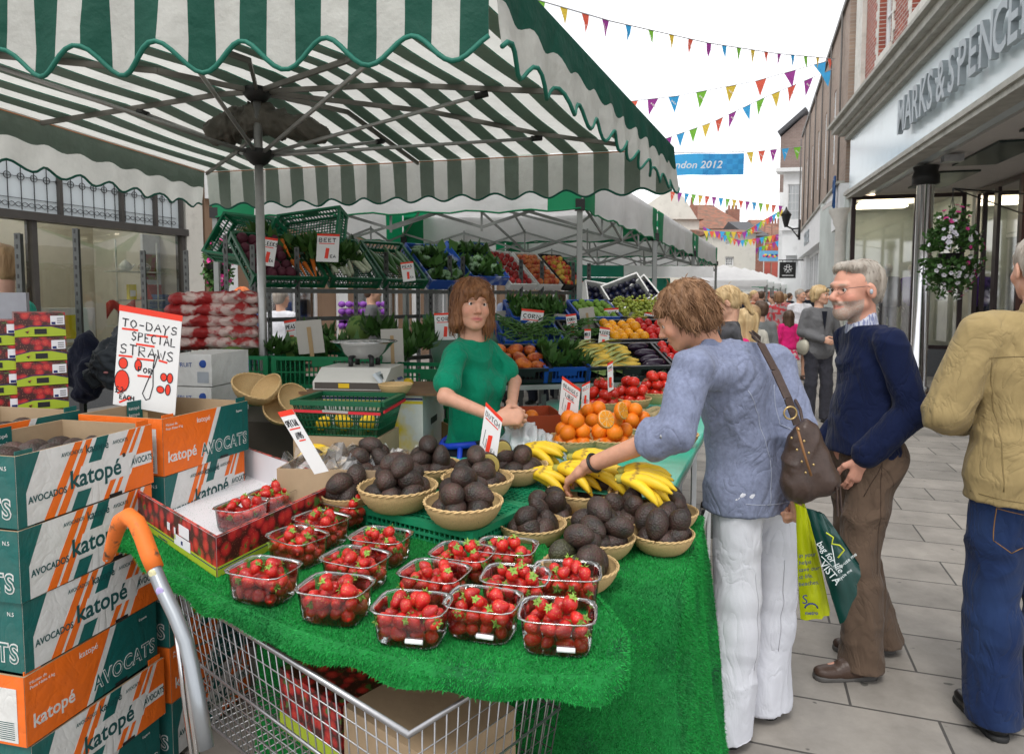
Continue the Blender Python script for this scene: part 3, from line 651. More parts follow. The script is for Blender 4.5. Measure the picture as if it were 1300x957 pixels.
# ---------------------------------------------------------------- shared materials
def brick(name, c1, c2, mort, sc=1., rot=(R(90), 0, 0)):
 m = bpy.data.materials.new(name); m.use_nodes = True; nt = m.node_tree; L = nt.links.new; b = nt.nodes['Principled BSDF']
 tc = _n(nt, 'ShaderNodeTexCoord'); mp = _n(nt, 'ShaderNodeMapping', vector_type='TEXTURE'); mp.inputs['Rotation'].default_value = rot; L(tc.outputs['Object'], mp.inputs[0])
 br = _n(nt, 'ShaderNodeTexBrick'); L(mp.outputs[0], br.inputs[0]); br.inputs['Scale'].default_value = sc
 for k, v in (('Color1', (*c1, 1)), ('Color2', (*c2, 1)), ('Mortar', (*mort, 1)), ('Mortar Size', .007), ('Bias', 0), ('Brick Width', .225), ('Row Height', .075)): br.inputs[k].default_value = v
 n = _n(nt, 'ShaderNodeTexNoise'); n.inputs['Scale'].default_value = 1.3; n.inputs['Detail'].default_value = 9; L(tc.outputs['Object'], n.inputs['Vector'])
 mr = _n(nt, 'ShaderNodeMapRange'); mr.inputs[3].default_value = .65; mr.inputs[4].default_value = 1.3; L(n.outputs['Fac'], mr.inputs[0])
 sc_ = _n(nt, 'ShaderNodeVectorMath', operation='SCALE'); L(br.outputs[0], sc_.inputs[0]); L(mr.outputs[0], sc_.inputs['Scale']); L(sc_.outputs[0], b.inputs['Base Color']); b.inputs['Roughness'].default_value = .85
 bp = _n(nt, 'ShaderNodeBump'); bp.inputs['Strength'].default_value = .4; bp.inputs['Distance'].default_value = .01; bp.invert = True; L(br.outputs['Fac'], bp.inputs['Height']); L(bp.outputs[0], b.inputs['Normal']); return m
WHITE = mat('white_paint', (.74, .75, .75), rough=.5, var=.06, vs=2, dirt=.25)
CREAM = mat('cream_render', (.62, .60, .54), rough=.8, var=.08, vs=1.2, bump=.2, bs=30, dirt=.3)
STONE = mat('stone', (.40, .39, .35), rough=.85, var=.2, vs=5, bump=.4, bs=40, dirt=.5)
FASC = mat('fascia_panel', (.62, .70, .72), rough=.22, var=.05, vs=1.2, spec=.6, dirt=.12)
STEEL = mat('steel', (.42, .43, .44), rough=.33, metal=.9, var=.15, vs=20)
CHROME = mat('chrome', (.62, .62, .63), rough=.16, metal=1, var=.05)
ALU = mat('aluminium', (.40, .40, .39), rough=.42, metal=.75, var=.12, vs=18, bump=.1, bs=90)
DKFR = mat('dark_frame', (.035, .022, .022), rough=.35, var=.15)
MAHOG = mat('mahogany_frame', (.085, .022, .013), rough=.35, var=.25, vs=12)
SOFF = mat('soffit', (.55, .52, .49), rough=.7, var=.06)
DGREEN = mat('dark_soffit_panel', (.03, .045, .042), rough=.3, var=.1)
GLASS = clear_mat('window_glass', (.80, .86, .84), .09, .03)
GLASSD = clear_mat('shop_glass', (.80, .86, .83), .28, .04)
SLATE = mat('slate', (.07, .07, .075), rough=.7, var=.2)
TILE = mat('roof_tile', (.26, .11, .07), rough=.85, var=.3, vs=3, bump=.7, bs=10, col2=(.17, .10, .07), c2s=2)
BLACK = mat('black_plastic', (.018, .018, .018), rough=.45, var=.1)
DARKIN = mat('dark_interior', (.05, .05, .045), rough=.9, var=.2)
GRANITE = mat('grey_granite', (.12, .125, .13), rough=.3, var=.35, vs=90)
def wall_holes(mb, o, xd, L, H, holes, th, inn, mi=0):
 """a real wall: boxes around rectangular openings (x0,x1,z0,z1); inn = inward direction"""
 xs = sorted({0, L} | {h[i] for h in holes for i in (0, 1)}); zs = sorted({0, H} | {h[i] for h in holes for i in (2, 3)})
 for a, b in zip(xs, xs[1:]):
  run = None
  for c, d in zip(zs, zs[1:]):
   hit = any(h[0] <= a + 1e-6 and h[1] >= b - 1e-6 and h[2] <= c + 1e-6 and h[3] >= d - 1e-6 for h in holes)
   if not hit: run = (run[0], d) if run else (c, d)
   if (hit or d == zs[-1]) and run:
    mb.obox(o + xd * a + UP * run[0], xd * (b - a), inn * th, UP * (run[1] - run[0]), mi); run = None
def window(parent, o, xd, inn, w, h, frame, glass=GLASSD, nx=2, nz=2, fw=.07, name='window', back=None, dep=.12, bar=.025):
 m = MB(); p = o + inn * dep
 for a, b, c, d in ((0, w, 0, fw), (0, w, h - fw, fw), ): m.obox(p + UP * c, xd * w, inn * .06, UP * fw)
 for x in (0, w - fw): m.obox(p + xd * x + UP * fw, xd * fw, inn * .06, UP * (h - 2 * fw))
 for i in range(1, nx): m.obox(p + xd * (fw + (w - 2 * fw) * i / nx - bar / 2) + UP * fw, xd * bar, inn * .05, UP * (h - 2 * fw))
 for i in range(1, nz): m.obox(p + xd * fw + inn * .002 + UP * (fw + (h - 2 * fw) * i / nz - bar / 2), xd * (w - 2 * fw), inn * .045, UP * bar)
 wn = m.build(name, frame, parent, world=True)
 g = MB(); q = p + inn * .03 + xd * fw + UP * fw; g.add([q, q + xd * (w - 2 * fw), q + xd * (w - 2 * fw) + UP * (h - 2 * fw), q + UP * (h - 2 * fw)], [(0, 1, 2, 3)]); g.build('pane', glass, wn, world=True)
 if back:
  g = MB(); q = o + inn * (dep + .35) - xd * .1 - UP * .1; g.add([q, q + xd * (w + .2), q + xd * (w + .2) + UP * (h + .2), q + UP * (h + .2)], [(0, 1, 2, 3)]); g.build('blind', back, wn, world=True)  # dark sheet close behind the pane stands for the room's shade
 return wn
ROOMD = mat('room_dark', (.10, .105, .11), rough=.9, var=.4, vs=2)  # shade of unlit rooms put into the colour of the backing sheets
# ---------------------------------------------------------------- department store on the right
dM = TILT(14.9); nM = V((dM.y, -dM.x, 0)); OM = V((7.12, 14.6, 0)); ZB, ZT = 3.78, 4.92
st = thing('department_store', 'department store with a pale fascia carrying big grey metal letters over a recessed entrance', 'shop', OM - dM * 6)
BRK = brick('red_brick', (.34, .085, .05), (.24, .06, .04), (.45, .42, .38), rot=(R(90), 0, R(90 - 14.9)))
m = MB(); LM = 13.0; o = OM - dM * LM
m.obox(o + UP * ZB, dM * LM, nM * .5, UP * (ZT - ZB)); m.build('fascia', FASC, st, world=True)
m = MB()
for dz, dh, out in ((0, .10, .10), (.10, .07, .20), (.17, .12, .32), (.29, .06, .40)): m.obox(o - nM * out + UP * (ZT + dz), dM * (LM + out), nM * (out + .5), UP * (dh - .002))
m.obox(o - nM * .05 + UP * (ZB - .10), dM * (LM + .05), nM * .25, UP * .098); m.obox(o - nM * .09 + UP * (ZB - .03), dM * (LM + .07), nM * .084, UP * .07)
m.build('cornice', STONE, st, world=True)
hol = [(LM - 1.55 - 2.05 * i - .95, LM - 1.55 - 2.05 * i, .75, 4.2) for i in range(6)]
m = MB(); ub = o + nM * .12 + UP * (ZT + .35)
wall_holes(m, ub, dM, LM - .55, 6.5, hol, .35, nM); m.build('brick_wall', BRK, st, world=True)
PST = mat('pale_stone', (.60, .58, .53), rough=.8, var=.12, vs=6, bump=.2, dirt=.35)
m = MB(); m.obox(ub + dM * (LM - .53) - nM * .08, dM * .55, nM * .5, UP * 6.5); m.build('corner_pier', PST, st, world=True)
for h_ in hol:
 m = MB(); m.obox(ub + dM * (h_[0] - .03) - nM * .05 + UP * (h_[2] - .16), dM * (h_[1] - h_[0] + .06), nM * .2, UP * .158)
 for k in range(22):
  w_ = .16 if k % 2 else .08
  m.obox(ub + dM * (h_[0] - w_) - nM * .02 + UP * (h_[2] + k * .157), dM * (w_ - .002), nM * .1, UP * .15); m.obox(ub + dM * (h_[1] + .002) - nM * .02 + UP * (h_[2] + k * .157), dM * w_, nM * .1, UP * .15)
 m.build('window_surround', PST, st, world=True)
for h_ in hol[:5]: window(st, ub + dM * h_[0] + UP * h_[2], dM, nM, h_[1] - h_[0], h_[3] - h_[2], WHITE, nx=2, nz=5, back=ROOMD)
# letters read from the street: the word runs away from the near end? it starts at the far end
LET = mat('letter_steel', (.35, .39, .41), rough=.45, metal=.2, var=.1)
lx = -dM;
sp = OM - dM * 4.0 - nM * .07 + UP * (ZB + .34)
for i, ch in enumerate('MARKS&SPENCER'):
 w_ = {'M': .50, 'A': .43, 'R': .42, 'K': .43, 'S': .40, '&': .47, 'P': .41, 'E': .38, 'N': .46, 'C': .45}[ch]
 if i in (5, 6): sp = sp - dM * .05
 m = MB(); m.text(ch, sp, -dM, UP, .52, th=.07, bold=.012, wid=.72); m.build('letter', LET, st, world=True); sp = sp - dM * w_ * .79
m = MB(); m.obox(o + nM * .5 + UP * (ZB - .04), dM * LM, nM * 1.9, UP * .06); m.build('soffit', SOFF, st, world=True)
for k in range(5):
 a = o + nM * .85 + dM * (LM - 2.75 - 2.35 * k); m = MB(); m.obox(a + UP * (ZB - .075), dM * 1.75, nM * .62, UP * .03); m.build('soffit_panel', DGREEN, st, world=True)
for k in range(3):
 a = OM - dM * (4.3 + 3 * k) + nM * .55; m = MB(); m.box(a + UP * (ZB - .12), (.26, .16, .1), M=Matrix.Rotation(R(-15), 3, 'Z')); m.build('floodlight', STEEL, st, world=True)
for k in range(3):
 a = OM - dM * (3.28 + 5 * k) + nM * .5; m = MB(); m.lathe(a, [(.16, 0), (.16, .12), (.125, .14), (.125, ZB - .35), (.14, ZB - .33)], 24, 0); m.lathe(a, [(.13, ZB - .35), (.2, ZB - .33), (.2, ZB - .20), (.17, ZB - .12), (.19, ZB - .05)], 24, 1)
 m.build('column', [CHROME, BLACK], st, world=True)
# recessed shop front: return window at the far end, then the front parallel to the street
m = MB(); R0 = OM + nM * .02 - dM * .35
m.obox(R0, nM * 2.1, dM * .3, UP * .55); m.build('plinth', GRANITE, st, world=True)
window(st, R0 + UP * .55, nM, dM, 1.25, ZB - .62, DKFR, nx=1, nz=1, fw=.08); window(st, R0 + nM * 1.26 + UP * .55, nM, dM, .84, ZB - .62, DKFR, nx=1, nz=1, fw=.08)
F0 = OM + nM * 2.12 - dM * .35
x = 0
for w_, dr in ((.95, 0), (1.0, 0), (.55, 1), (1.15, 1), (1.15, 1), (1.9, 0), (2.3, 0), (2.3, 0)):
 a = F0 - dM * (x + w_)
 if dr:
  window(st, a + UP * .02, dM, nM, w_, 2.42, MAHOG, nx=1, nz=1, fw=.12, name='door' if dr and w_ > 1 else 'side_light'); window(st, a + UP * 2.45, dM, nM, w_, ZB - 2.52, MAHOG, nx=1, nz=1, fw=.09, name='fanlight')
 else: window(st, a + UP * .55, dM, nM, w_, ZB - .62, DKFR if x > 1.5 or x < .5 else DKFR, nx=1, nz=1, fw=.08); q = MB(); q.obox(a, dM * w_, nM * .2, UP * .548); q.build('plinth', GRANITE, st, world=True)
 x += w_
m = MB(); BW = mat('shop_interior', (.50, .54, .51), rough=.8, var=.25, vs=.8)
m.obox(OM - dM * LM + nM * 6.5, dM * (LM + 3.5), nM * .2, UP * 4, 0); m.obox(OM + dM * 3.2, nM * 6.5, dM * .2, UP * 4, 0); m.obox(OM - dM * LM + nM * 2.45 + UP * (ZB + .03), dM * (LM + 3.2), nM * 4.05, UP * .1, 1); m.obox(OM + UP * (ZB + .03), dM * 3.2, nM * 2.45, UP * .1, 1); m.obox(OM + dM * .0 + nM * 0, dM * 3.2, nM * .05, UP * 3.8, 0)
m.obox(OM - dM * .0 + nM * 2.3, dM * 3.1, nM * .1, UP * 3.8, 0)
m.build('interior', [BW, SOFF], st, world=True)
m = MB();
for k in range(7): m.ell(OM - dM * (1.2 + 1.3 * k) + nM * (3.6 + .8 * (k % 2)) + UP * (ZB - .06), (.45, .3, .03), 10)  # shop lamps made oversized to brighten the interior
for k in range(3): m.box(OM + dM * (.5 + .9 * k) + nM * 1.1 + UP * (ZB - .02), (1.2, .35, .03), M=Matrix.Rotation(R(-15), 3, 'Z'))  # glowing panels added only to brighten the room behind the return window
m.build('ceiling_glow', mat('lamp_and_added_glow', (1, .86, .66), emit=5, var=0), st, world=True)
# goods glimpsed inside
m = MB()
for k in range(9):
 a = OM - dM * (.6 + 1.0 * k) + nM * (4.4 + .7 * (k % 3));
 m.obox(a, dM * .6, nM * .4, UP * (1.1 + .5 * (k % 2)), k % 4)
m.build('display_stand', [mat('stand_blue', (.03, .05, .12)), mat('stand_wood', (.22, .14, .07)), mat('stand_grey', (.25, .25, .25)), mat('stand_red', (.25, .05, .05))], st, world=True)
m = MB(); a = F0 - dM * 1.72 + nM * .45 + UP * .62; m.obox(a, dM * .42, nM * .03, UP * 1.5, 0); m.text('St. Clai', a + dM * .41 - nM * .004 + UP * .98, -dM, UP, .085, 1, th=.002); m.text('FRESH', a + dM * .36 - nM * .004 + UP * 1.2, -dM, UP, .05, 1, th=.002); m.obox(a + dM * .12 - nM * .005 + UP * .85, dM * .22, nM * .004, UP * .012, 1)
o_ = m.build('window_poster', [mat('poster_navy', (.02, .035, .09)), mat('poster_gold', (.5, .36, .14))]); tag(o_, 'dark blue poster with gold lettering standing in the shop window behind the hanging basket', 'poster')
# ---------------------------------------------------------------- second shop: brown brick over a white fascia
d2 = TILT(19.1); n2 = V((d2.y, -d2.x, 0)); O2 = V((7.22, 15.0, 0)); L2 = 13.6; H2 = 8.0
s2 = thing('brick_shop', 'long brown brick shop building with slit windows above a sloping white fascia', 'shop', O2 + d2 * 6)
BB = brick('brown_brick', (.34, .25, .19), (.28, .20, .155), (.33, .29, .25), rot=(R(90), 0, R(90 - 19.1)))
hol = [(2.2 + 2.15 * i, 2.62 + 2.15 * i, .8, 2.6) for i in range(5)]
m = MB(); wall_holes(m, O2 + UP * 4.1, d2, L2, H2 - 4.1, hol, .3, n2); m.obox(O2 + UP * 4.1, n2 * 5, d2 * -.02, UP * (H2 - 4.1)); m.build('brick_wall', BB, s2, world=True)
for h_ in hol: window(s2, O2 + d2 * h_[0] + UP * (4.1 + h_[2]), d2, n2, h_[1] - h_[0], h_[3] - h_[2], WHITE, nx=1, nz=3, dep=.02, fw=.05, back=ROOMD)
m = MB(); m.obox(O2 - n2 * .06 + UP * H2, d2 * L2, n2 * 4, UP * .12)
for k in range(7): m.tube([O2 - n2 * .05 + d2 * (.9 + k * 2.15) + UP * 4.1, O2 - n2 * .05 + d2 * (.9 + k * 2.15) + UP * H2], .022, 6)  # thin dark tubes stand for the shade in the wall's vertical recesses
m.build('gutter_pipes', mat('lead_grey', (.13, .12, .11), rough=.6), s2, world=True)
m = MB(); m.obox(O2 + UP * 3.15 - n2 * .10, d2 * L2, n2 * .3, UP * .93); m.obox(O2 + UP * 4.081 - n2 * .16, d2 * L2, n2 * .3, UP * .05, 1)
m.build('fascia', [WHITE, STONE], s2, world=True)
m = MB(); m.text('STORE', O2 + d2 * 9.6 - n2 * .104 + UP * 3.42, -d2, UP, .42, th=.03, bold=.02); m.build('letters', LET, s2, world=True)
x = 0
for k in range(6):
 window(s2, O2 + d2 * x + UP * .45 + n2 * .05, d2, n2, 1.8, 2.68, WHITE, nx=2, nz=1, fw=.09, back=None, dep=.1); x += 1.82
m = MB(); m.obox(O2 + n2 * .06, d2 * 10.9, n2 * .25, UP * .44); m.obox(O2 + d2 * 10.95 + n2 * .05, d2 * 2.6, n2 * 1.5, UP * 3.14); m.obox(O2 + n2 * 3.2, d2 * 11, n2 * .1, UP * 3.2, 1)
m.build('white_piers', [WHITE, BW], s2, world=True)
m = MB(); m.lathe(O2 - d2 * .22 - n2 * .08, [(.16, 0), (.16, .3), (.12, .34), (.11, 3.1), (.16, 3.2), (.16, 3.26), (.24, 3.42), (.25, 3.5)], 20); m.build('pilaster', mat('pale_stone', (0, 0, 0)), s2, world=True)
m = MB(); rs = random.Random(2); a = O2 - n2 * .16 + d2 * .35
for k in range(5):
 m.tube([a + d2 * .04 * k + UP * (3.3 + .04 * k), a + d2 * .03 * k + UP * 4.3], .022, 6)
pts = [a + UP * (3.95 + .3 * math.sin(t_ * .9)) + d2 * (.25 * math.cos(t_ * 1.3)) - n2 * .02 for t_ in range(12)]; m.tube(pts, .012, 5)
tag(m.build('hose_bundle', mat('blue_hose', (.015, .08, .24), rough=.4)), 'blue cables hanging in loops from the wall between the two shops', 'cables')
# ---------------------------------------------------------------- third: white bay house with a black hanging sign
a = PY(990, 378, 30); b3 = PY(1013, 378, 29)
w3 = thing('bay_house', 'tall white house front with a sash bay window beyond the brown brick shop', 'house', (b3.x, 29.2, 0))
x3 = V((1, -.15, 0)).normalized(); i3 = V((.5, 1, 0)).normalized(); p3 = PY(991, 378, 29.4); p3.z = 0
W3 = 6.0
hol = [(.18, .68, 4.9, 6.4), (.18, .68, 2.6, 3.4)]
m = MB(); wall_holes(m, p3, x3, W3, 6.9, hol, .3, i3); m.build('wall', WHITE, w3, world=True)
m = MB(); m.obox(p3 - i3 * .25 - x3 * .3 + UP * 6.9, x3 * (W3 + .4), i3 * .8, UP * .16); m.obox(p3 - i3 * .12 - x3 * .1 + UP * 4.45, x3 * (W3 + .2), i3 * .4, UP * .12); m.build('cornice', WHITE, w3, world=True)
window(w3, p3 + x3 * .18 + UP * 4.9, x3, i3, .5, 1.5, WHITE, nx=3, nz=4, fw=.04, bar=.02, back=ROOMD, dep=.05)
m = MB(); m.obox(p3 + x3 * .02 + i3 * .3 - i3 * 0 , x3 * W3, i3 * 5, UP * 6.88); m.build('body', WHITE, w3, world=True)
# brown gable above it
q3 = PY(1003, 240, 32); m = MB()
m.prism([V((q3.x - .1, 33, 6.5)), V((q3.x + 4, 33, 6.5)), V((q3.x + 4, 33, 10.6)), V((q3.x + 1.0, 33, 10.2)), V((q3.x - .1, 33, 9.2))], (3.4, 6, 0))
m.obox((q3.x - .25, 32.8, 9.3), V((1.3, 0, 1.15)), V((3.4, 6.4, 0)), V((-.1, 0, .12)), 1)
m.obox((q3.x - .12, 32.9, 0), (4, 0, 0), (2.8, 5, 0), (0, 0, 6.6), 2)
tag(m.build('gable_house', [brick('plum_brick', (.21, .15, .13), (.17, .12, .10), (.22, .19, .17)), SLATE, WHITE]), 'brown gable end rising behind the white bay house', 'house')
hs = thing('hanging_sign', 'square black hanging sign with a white flower emblem on an iron bracket', 'sign', PY(998, 378, 27))
c = PY(1000, 343, 26.5); m = MB(); m.box(c, (.62, .05, .62));
m.build('board', BLACK, hs, world=True)
m = MB()
for k in range(5):
 an = k * 2 * math.pi / 5 + math.pi / 2; m.tube([c + V((math.cos(an) * .11, -.03, .05 + math.sin(an) * .11)) + V((math.cos(an + .5 + u) * .055, 0, math.sin(an + .5 + u) * .055)) for u in np.linspace(0, 5.3, 9)], .013, 5)
m.obox(c + V((-.22, -.029, -.22)), (.44, 0, 0), (0, .003, 0), (0, 0, .03)); m.build('emblem', WHITE, hs, world=True)
m = MB(); m.bar(c + V((-.35, 0, .38)), c + V((.75, 0, .38)), .04, .04); m.bar(c + V((.75, 0, .38)), c + V((.75, 0, 1.0)), .04, .04); m.bar(c + V((-.2, 0, .38)), c + V((-.2, 0, .3)), .02, .02); m.bar(c + V((.2, 0, .38)), c + V((.2, 0, .3)), .02, .02); m.build('bracket', BLACK, hs, world=True)
lp = thing('wall_lantern', 'black lantern on a scrolled iron bracket above the hanging sign', 'lantern', PY(1008, 300, 24)); c = PY(998, 283, 24); e_ = PY(1015, 290, 24)
m = MB(); m.tube([c + V((0, 0, -.1)), c.lerp(e_, .5) - UP * .12, e_], .03, 6); m.tube([e_ - UP * .4, e_ + UP * .3], .04, 6); m.tube([c.lerp(e_, .4) - UP * .12, e_ - UP * .35], .02, 6); m.build('bracket', BLACK, lp, world=True)
m = MB(); m.lathe(c - UP * .05, [(.06, -.1), (.17, .3), (.2, .32), (.05, .5), (.02, .6)], 6); m.build('lamp', BLACK, lp, world=True)
# ---------------------------------------------------------------- end of the street
def house(name, label, px0, px1, pytop, Y, mats, dep=9, roof=None, wins=(), yaw=0, cat='house'):
 a, b = PY(px0, 378, Y), PY(px1, 378, Y); zt = PY(px0, pytop, Y).z; w = b.x - a.x
 t = thing(name, label, cat, ((a.x + b.x) / 2, Y + dep / 2, 0), 0); o = V((a.x, Y, 0)); xd = V((1, 0, 0)); inn = V((0, 1, 0))
 hs_ = []
 for (u0, u1, v0, v1) in wins:
  hs_.append(((u0 - px0) / (px1 - px0) * w, (u1 - px0) / (px1 - px0) * w, PY(px0, v1, Y).z, PY(px0, v0, Y).z))
 m = MB(); wall_holes(m, o, xd, w, zt, hs_, .3, inn); m.obox(o + V((.3, .31, 0)), xd * .0 + V((w - .6, 0, 0)), V((0, dep, 0)), UP * (zt - .02)) if not hs_ else m.obox(o + V((0, 1.2, 0)), V((w, 0, 0)), V((0, dep, 0)), UP * zt);
 m.obox(o + V((0, .3, 0)), V((.25, 0, 0)), V((0, 1, 0)), UP * zt); m.obox(o + V((w - .25, .3, 0)), V((.25, 0, 0)), V((0, 1, 0)), UP * zt)
 m.build('wall', mats[0], t, world=True)
 for h_ in hs_: window(t, o + xd * h_[0] + UP * h_[2], xd, inn, h_[1] - h_[0], h_[3] - h_[2], WHITE, nx=3, nz=3, fw=.08, bar=.04, back=ROOMD)
 if roof:
  m = MB(); hr_, ov = roof; ov = .3
  A = [o + V((-ov, -ov, zt)), o + V((w + ov, -ov, zt)), o + V((w + ov, dep + ov, zt)), o + V((-ov, dep + ov, zt)), o + V((w * .25 if roof[1] else -ov, dep / 2, zt + hr_)), o + V((w * .75 if roof[1] else w + ov, dep / 2, zt + hr_))]
  m.add(A, [(0, 1, 5, 4), (1, 2, 5), (2, 3, 4, 5), (3, 0, 4), (3, 2, 1, 0)]); m.build('roof', mats[1], t, world=True)
 return t, o, w, zt
REDB = brick('far_red_brick', (.30, .11, .07), (.24, .085, .06), (.3, .25, .2))
t_, o_, w_, zt = house('cream_house', 'cream rendered house with two small dark windows at the end of the street', 903, 958, 296, 42, [CREAM, TILE], dep=8, wins=((920, 927, 302, 311), (920, 931, 326, 338)), roof=(.6, 0))
t_, o_, w_, zt = house('tiled_house', 'broad house with a red brown tiled roof behind the cream house', 884, 945, 291, 54, [REDB, TILE], dep=12, roof=(2.7, 1))
c_ = PY(933, 268, 58); m = MB(); m.obox((c_.x - .5, 58.2, zt), (1.0, 0, 0), (0, .8, 0), (0, 0, c_.z - zt + .2));
for k in range(3): m.lathe((c_.x - .3 + .3 * k, 58.6, c_.z + .2), [(.11, 0), (.10, .35)], 8)
m.build('chimney', REDB, t_, world=True)
t_, o_, w_, zt = house('gabled_house', 'white painted gable end behind the green and white stall roofs', 790, 886, 279, 48, [CREAM, TILE], dep=10, roof=(.5, 0))
m = MB(); g0, g1, g2 = PY(868, 250, 47.9), PY(886, 279, 47.9), PY(790, 282, 47.9); m.prism([g2, g1, g0, PY(850, 240, 47.9)], (0, 2, 0)); m.build('gable', CREAM, t_, world=True)
c_ = PY(880, 262, 52); m = MB(); m.obox((c_.x - .35, 52, 4), (.7, 0, 0), (0, .7, 0), (0, 0, c_.z - 4)); m.lathe((c_.x, 52.35, c_.z), [(.14, 0), (.11, .7)], 8); tag(m.build('chimney_stack', REDB), 'slim brick chimney with one orange pot at the left of the tiled roof', 'chimney')
house('brick_house', 'narrow plum coloured brick house between the cream house and the red scaffolded one', 952, 968, 300, 46, [REDB, SLATE], dep=8, roof=(1.4, 0), wins=((955, 958, 318, 330), (961, 964, 318, 330)))
house('white_slot_house', 'thin white house front beside the red netted building', 961, 969, 297, 49, [WHITE, SLATE], dep=6, roof=(.4, 0))
t_, o_, w_, zt = house('netted_building', 'building wrapped in salmon red scaffold netting at the end of the street', 966, 1003, 300, 56, [mat('red_netting', (.55, .14, .11), rough=.9, var=.2, vs=1.5), TILE], dep=10, roof=(1.9, 1))
m = MB();
for k in range(5): z_ = 1.5 + k * 1.5; m.bar(o_ + V((0, -.5, z_)), o_ + V((w_, -.5, z_)), .12, .12)
for k in range(5): m.bar(o_ + V((w_ * k / 4, -.5, 0)), o_ + V((w_ * k / 4, -.5, 7.4)), .1, .1)
m.build('scaffold', mat('scaffold_rust', (.3, .16, .12)), t_, world=True)
c_ = PY(983, 284, 60); m = MB(); m.obox((c_.x - .7, 60, 6), (1.4, 0, 0), (0, .8, 0), (0, 0, c_.z - 6));
for k in range(5): m.lathe((c_.x - .5 + .25 * k, 60.4, c_.z), [(.1, 0), (.09, .5)], 8)
tag(m.build('chimney_stack', REDB), 'wide brick chimney with five pots above the red netting', 'chimney')
m = MB(); c_ = PY(983, 325, 40); m.box(c_, (1.75, .04, .60), 0)
for k in range(14): m.ell(c_ + V((-.6 + .09 * k, -.03, .05 * math.sin(k * 1.7))), (.10, .015, .07), 8, 1 + k % 3)
tag(m.build('street_banner', [mat('banner_sky', (.16, .42, .66)), mat('banner_pink', (.7, .1, .25)), mat('banner_yellow', (.75, .55, .05)), mat('banner_dark', (.03, .06, .2))]), 'small pale blue banner with pink and yellow shapes across the far street', 'banner')
# ---------------------------------------------------------------- left side: shop front with leaded transom, then brown buildings
dL = TILT(21.2); nL = V((dL.y, -dL.x, 0)); OL = V((-6.55, 8.6, 0)); inL = -nL
ls = thing('gift_shop', 'gift shop front with a leaded glass transom over a wide display window', 'shop', OL + dL * 2)
zt_ = 2.62; LL = 4.6; o = OL - dL * 1.5
m = MB(); m.obox(o + UP * zt_ + nL * .05, dL * LL, inL * .25, UP * .11); m.obox(o + UP * .5, dL * LL, inL * .3, UP * .08)
for x in (.0, 2.05, 4.5): m.obox(o + dL * x + UP * .58, dL * .07, inL * .15, UP * (zt_ - .582))
for x in (.0, .95, 1.5, 2.45, 3.4, 4.0, 4.5): m.obox(o + dL * x + UP * (zt_ + .112), dL * .045, inL * .1, UP * .86)
m.obox(o + UP * (zt_ + .98), dL * LL, inL * .3, UP * .1)
m.build('frame', mat('bronze_frame', (.06, .055, .05), rough=.4), ls, world=True)
m = MB(); m.add([o + inL * .05 + UP * .55, o + inL * .05 + dL * LL + UP * .55, o + inL * .05 + dL * LL + UP * zt_, o + inL * .05 + UP * zt_], [(0, 1, 2, 3)]); m.build('display_glass', clear_mat('pale_glass', (.85, .9, .87), .10, .02), ls, world=True)
m = MB(); m.obox(o + inL * .07 + UP * (zt_ + .11), dL * LL, inL * .02, UP * .87); m.build('transom_glass', mat('pale_leaded_glass', (.60, .66, .68), rough=.25, var=.05, vs=2), ls, world=True)
m = MB(); q = o + inL * .055; x = .1
while x < LL - .1:
 for a, b in ((.13, .90),): m.bar(q + dL * x + UP * (zt_ + a), q + dL * x + UP * (zt_ + b + .06), .008, .008)
 r_ = .045; m.tube([q + dL * (x + r_ * math.cos(u)) + UP * (zt_ + .56 + r_ * math.sin(u)) for u in np.linspace(0, 2 * math.pi, 13)[:-1]], .005, 4, closed=True)
 for s_ in (.28, .56, .80): m.bar(q + dL * (x - .085) + UP * (zt_ + s_), q + dL * (x + .085) + UP * (zt_ + s_), .007, .007)
 m.tube([q + dL * (x - .085 + .17 * u) + UP * (zt_ + .20 + .03 * math.sin(u * 6.28)) for u in np.linspace(0, 1, 9)], .004, 4); m.tube([q + dL * (x - .085 + .17 * u) + UP * (zt_ + .20 - .03 * math.sin(u * 6.28)) for u in np.linspace(0, 1, 9)], .004, 4)
 x += .17
m.build('leading', BLACK, ls, world=True)
IVORY = mat('ivory_wall', (.50, .46, .38), rough=.9, var=.06)
m = MB(); m.obox(o + inL * 2.2, dL * LL, inL * .1, UP * 4.2, 0); m.obox(o - dL * .1, inL * 2.3, dL * .1, UP * 4, 0); m.obox(o + inL * .3 + UP * .5, dL * LL, inL * 1.9, UP * .05, 0); m.obox(o + inL * .3 + UP * 3.62, dL * LL, inL * 1.9, UP * .05, 0); m.obox(o, dL * LL, inL * .25, UP * .5, 1); m.obox(o + UP * 3.7, dL * LL, inL * .4, UP * 3.5, 2); m.obox(o + dL * (LL + .0), inL * 2.3, dL * .35, UP * 7, 2)
m.build('shop_body', [IVORY, GRANITE, CREAM], ls, world=True)
m = MB();
for k in range(3): m.obox(o + dL * (.8 + 1.2 * k) + inL * 1.0 + UP * 3.58, dL * .5, inL * .5, UP * .03)
m.build('ceiling_glow', mat('white_lamp', (1, .95, .85), emit=8, var=0), ls, world=True)
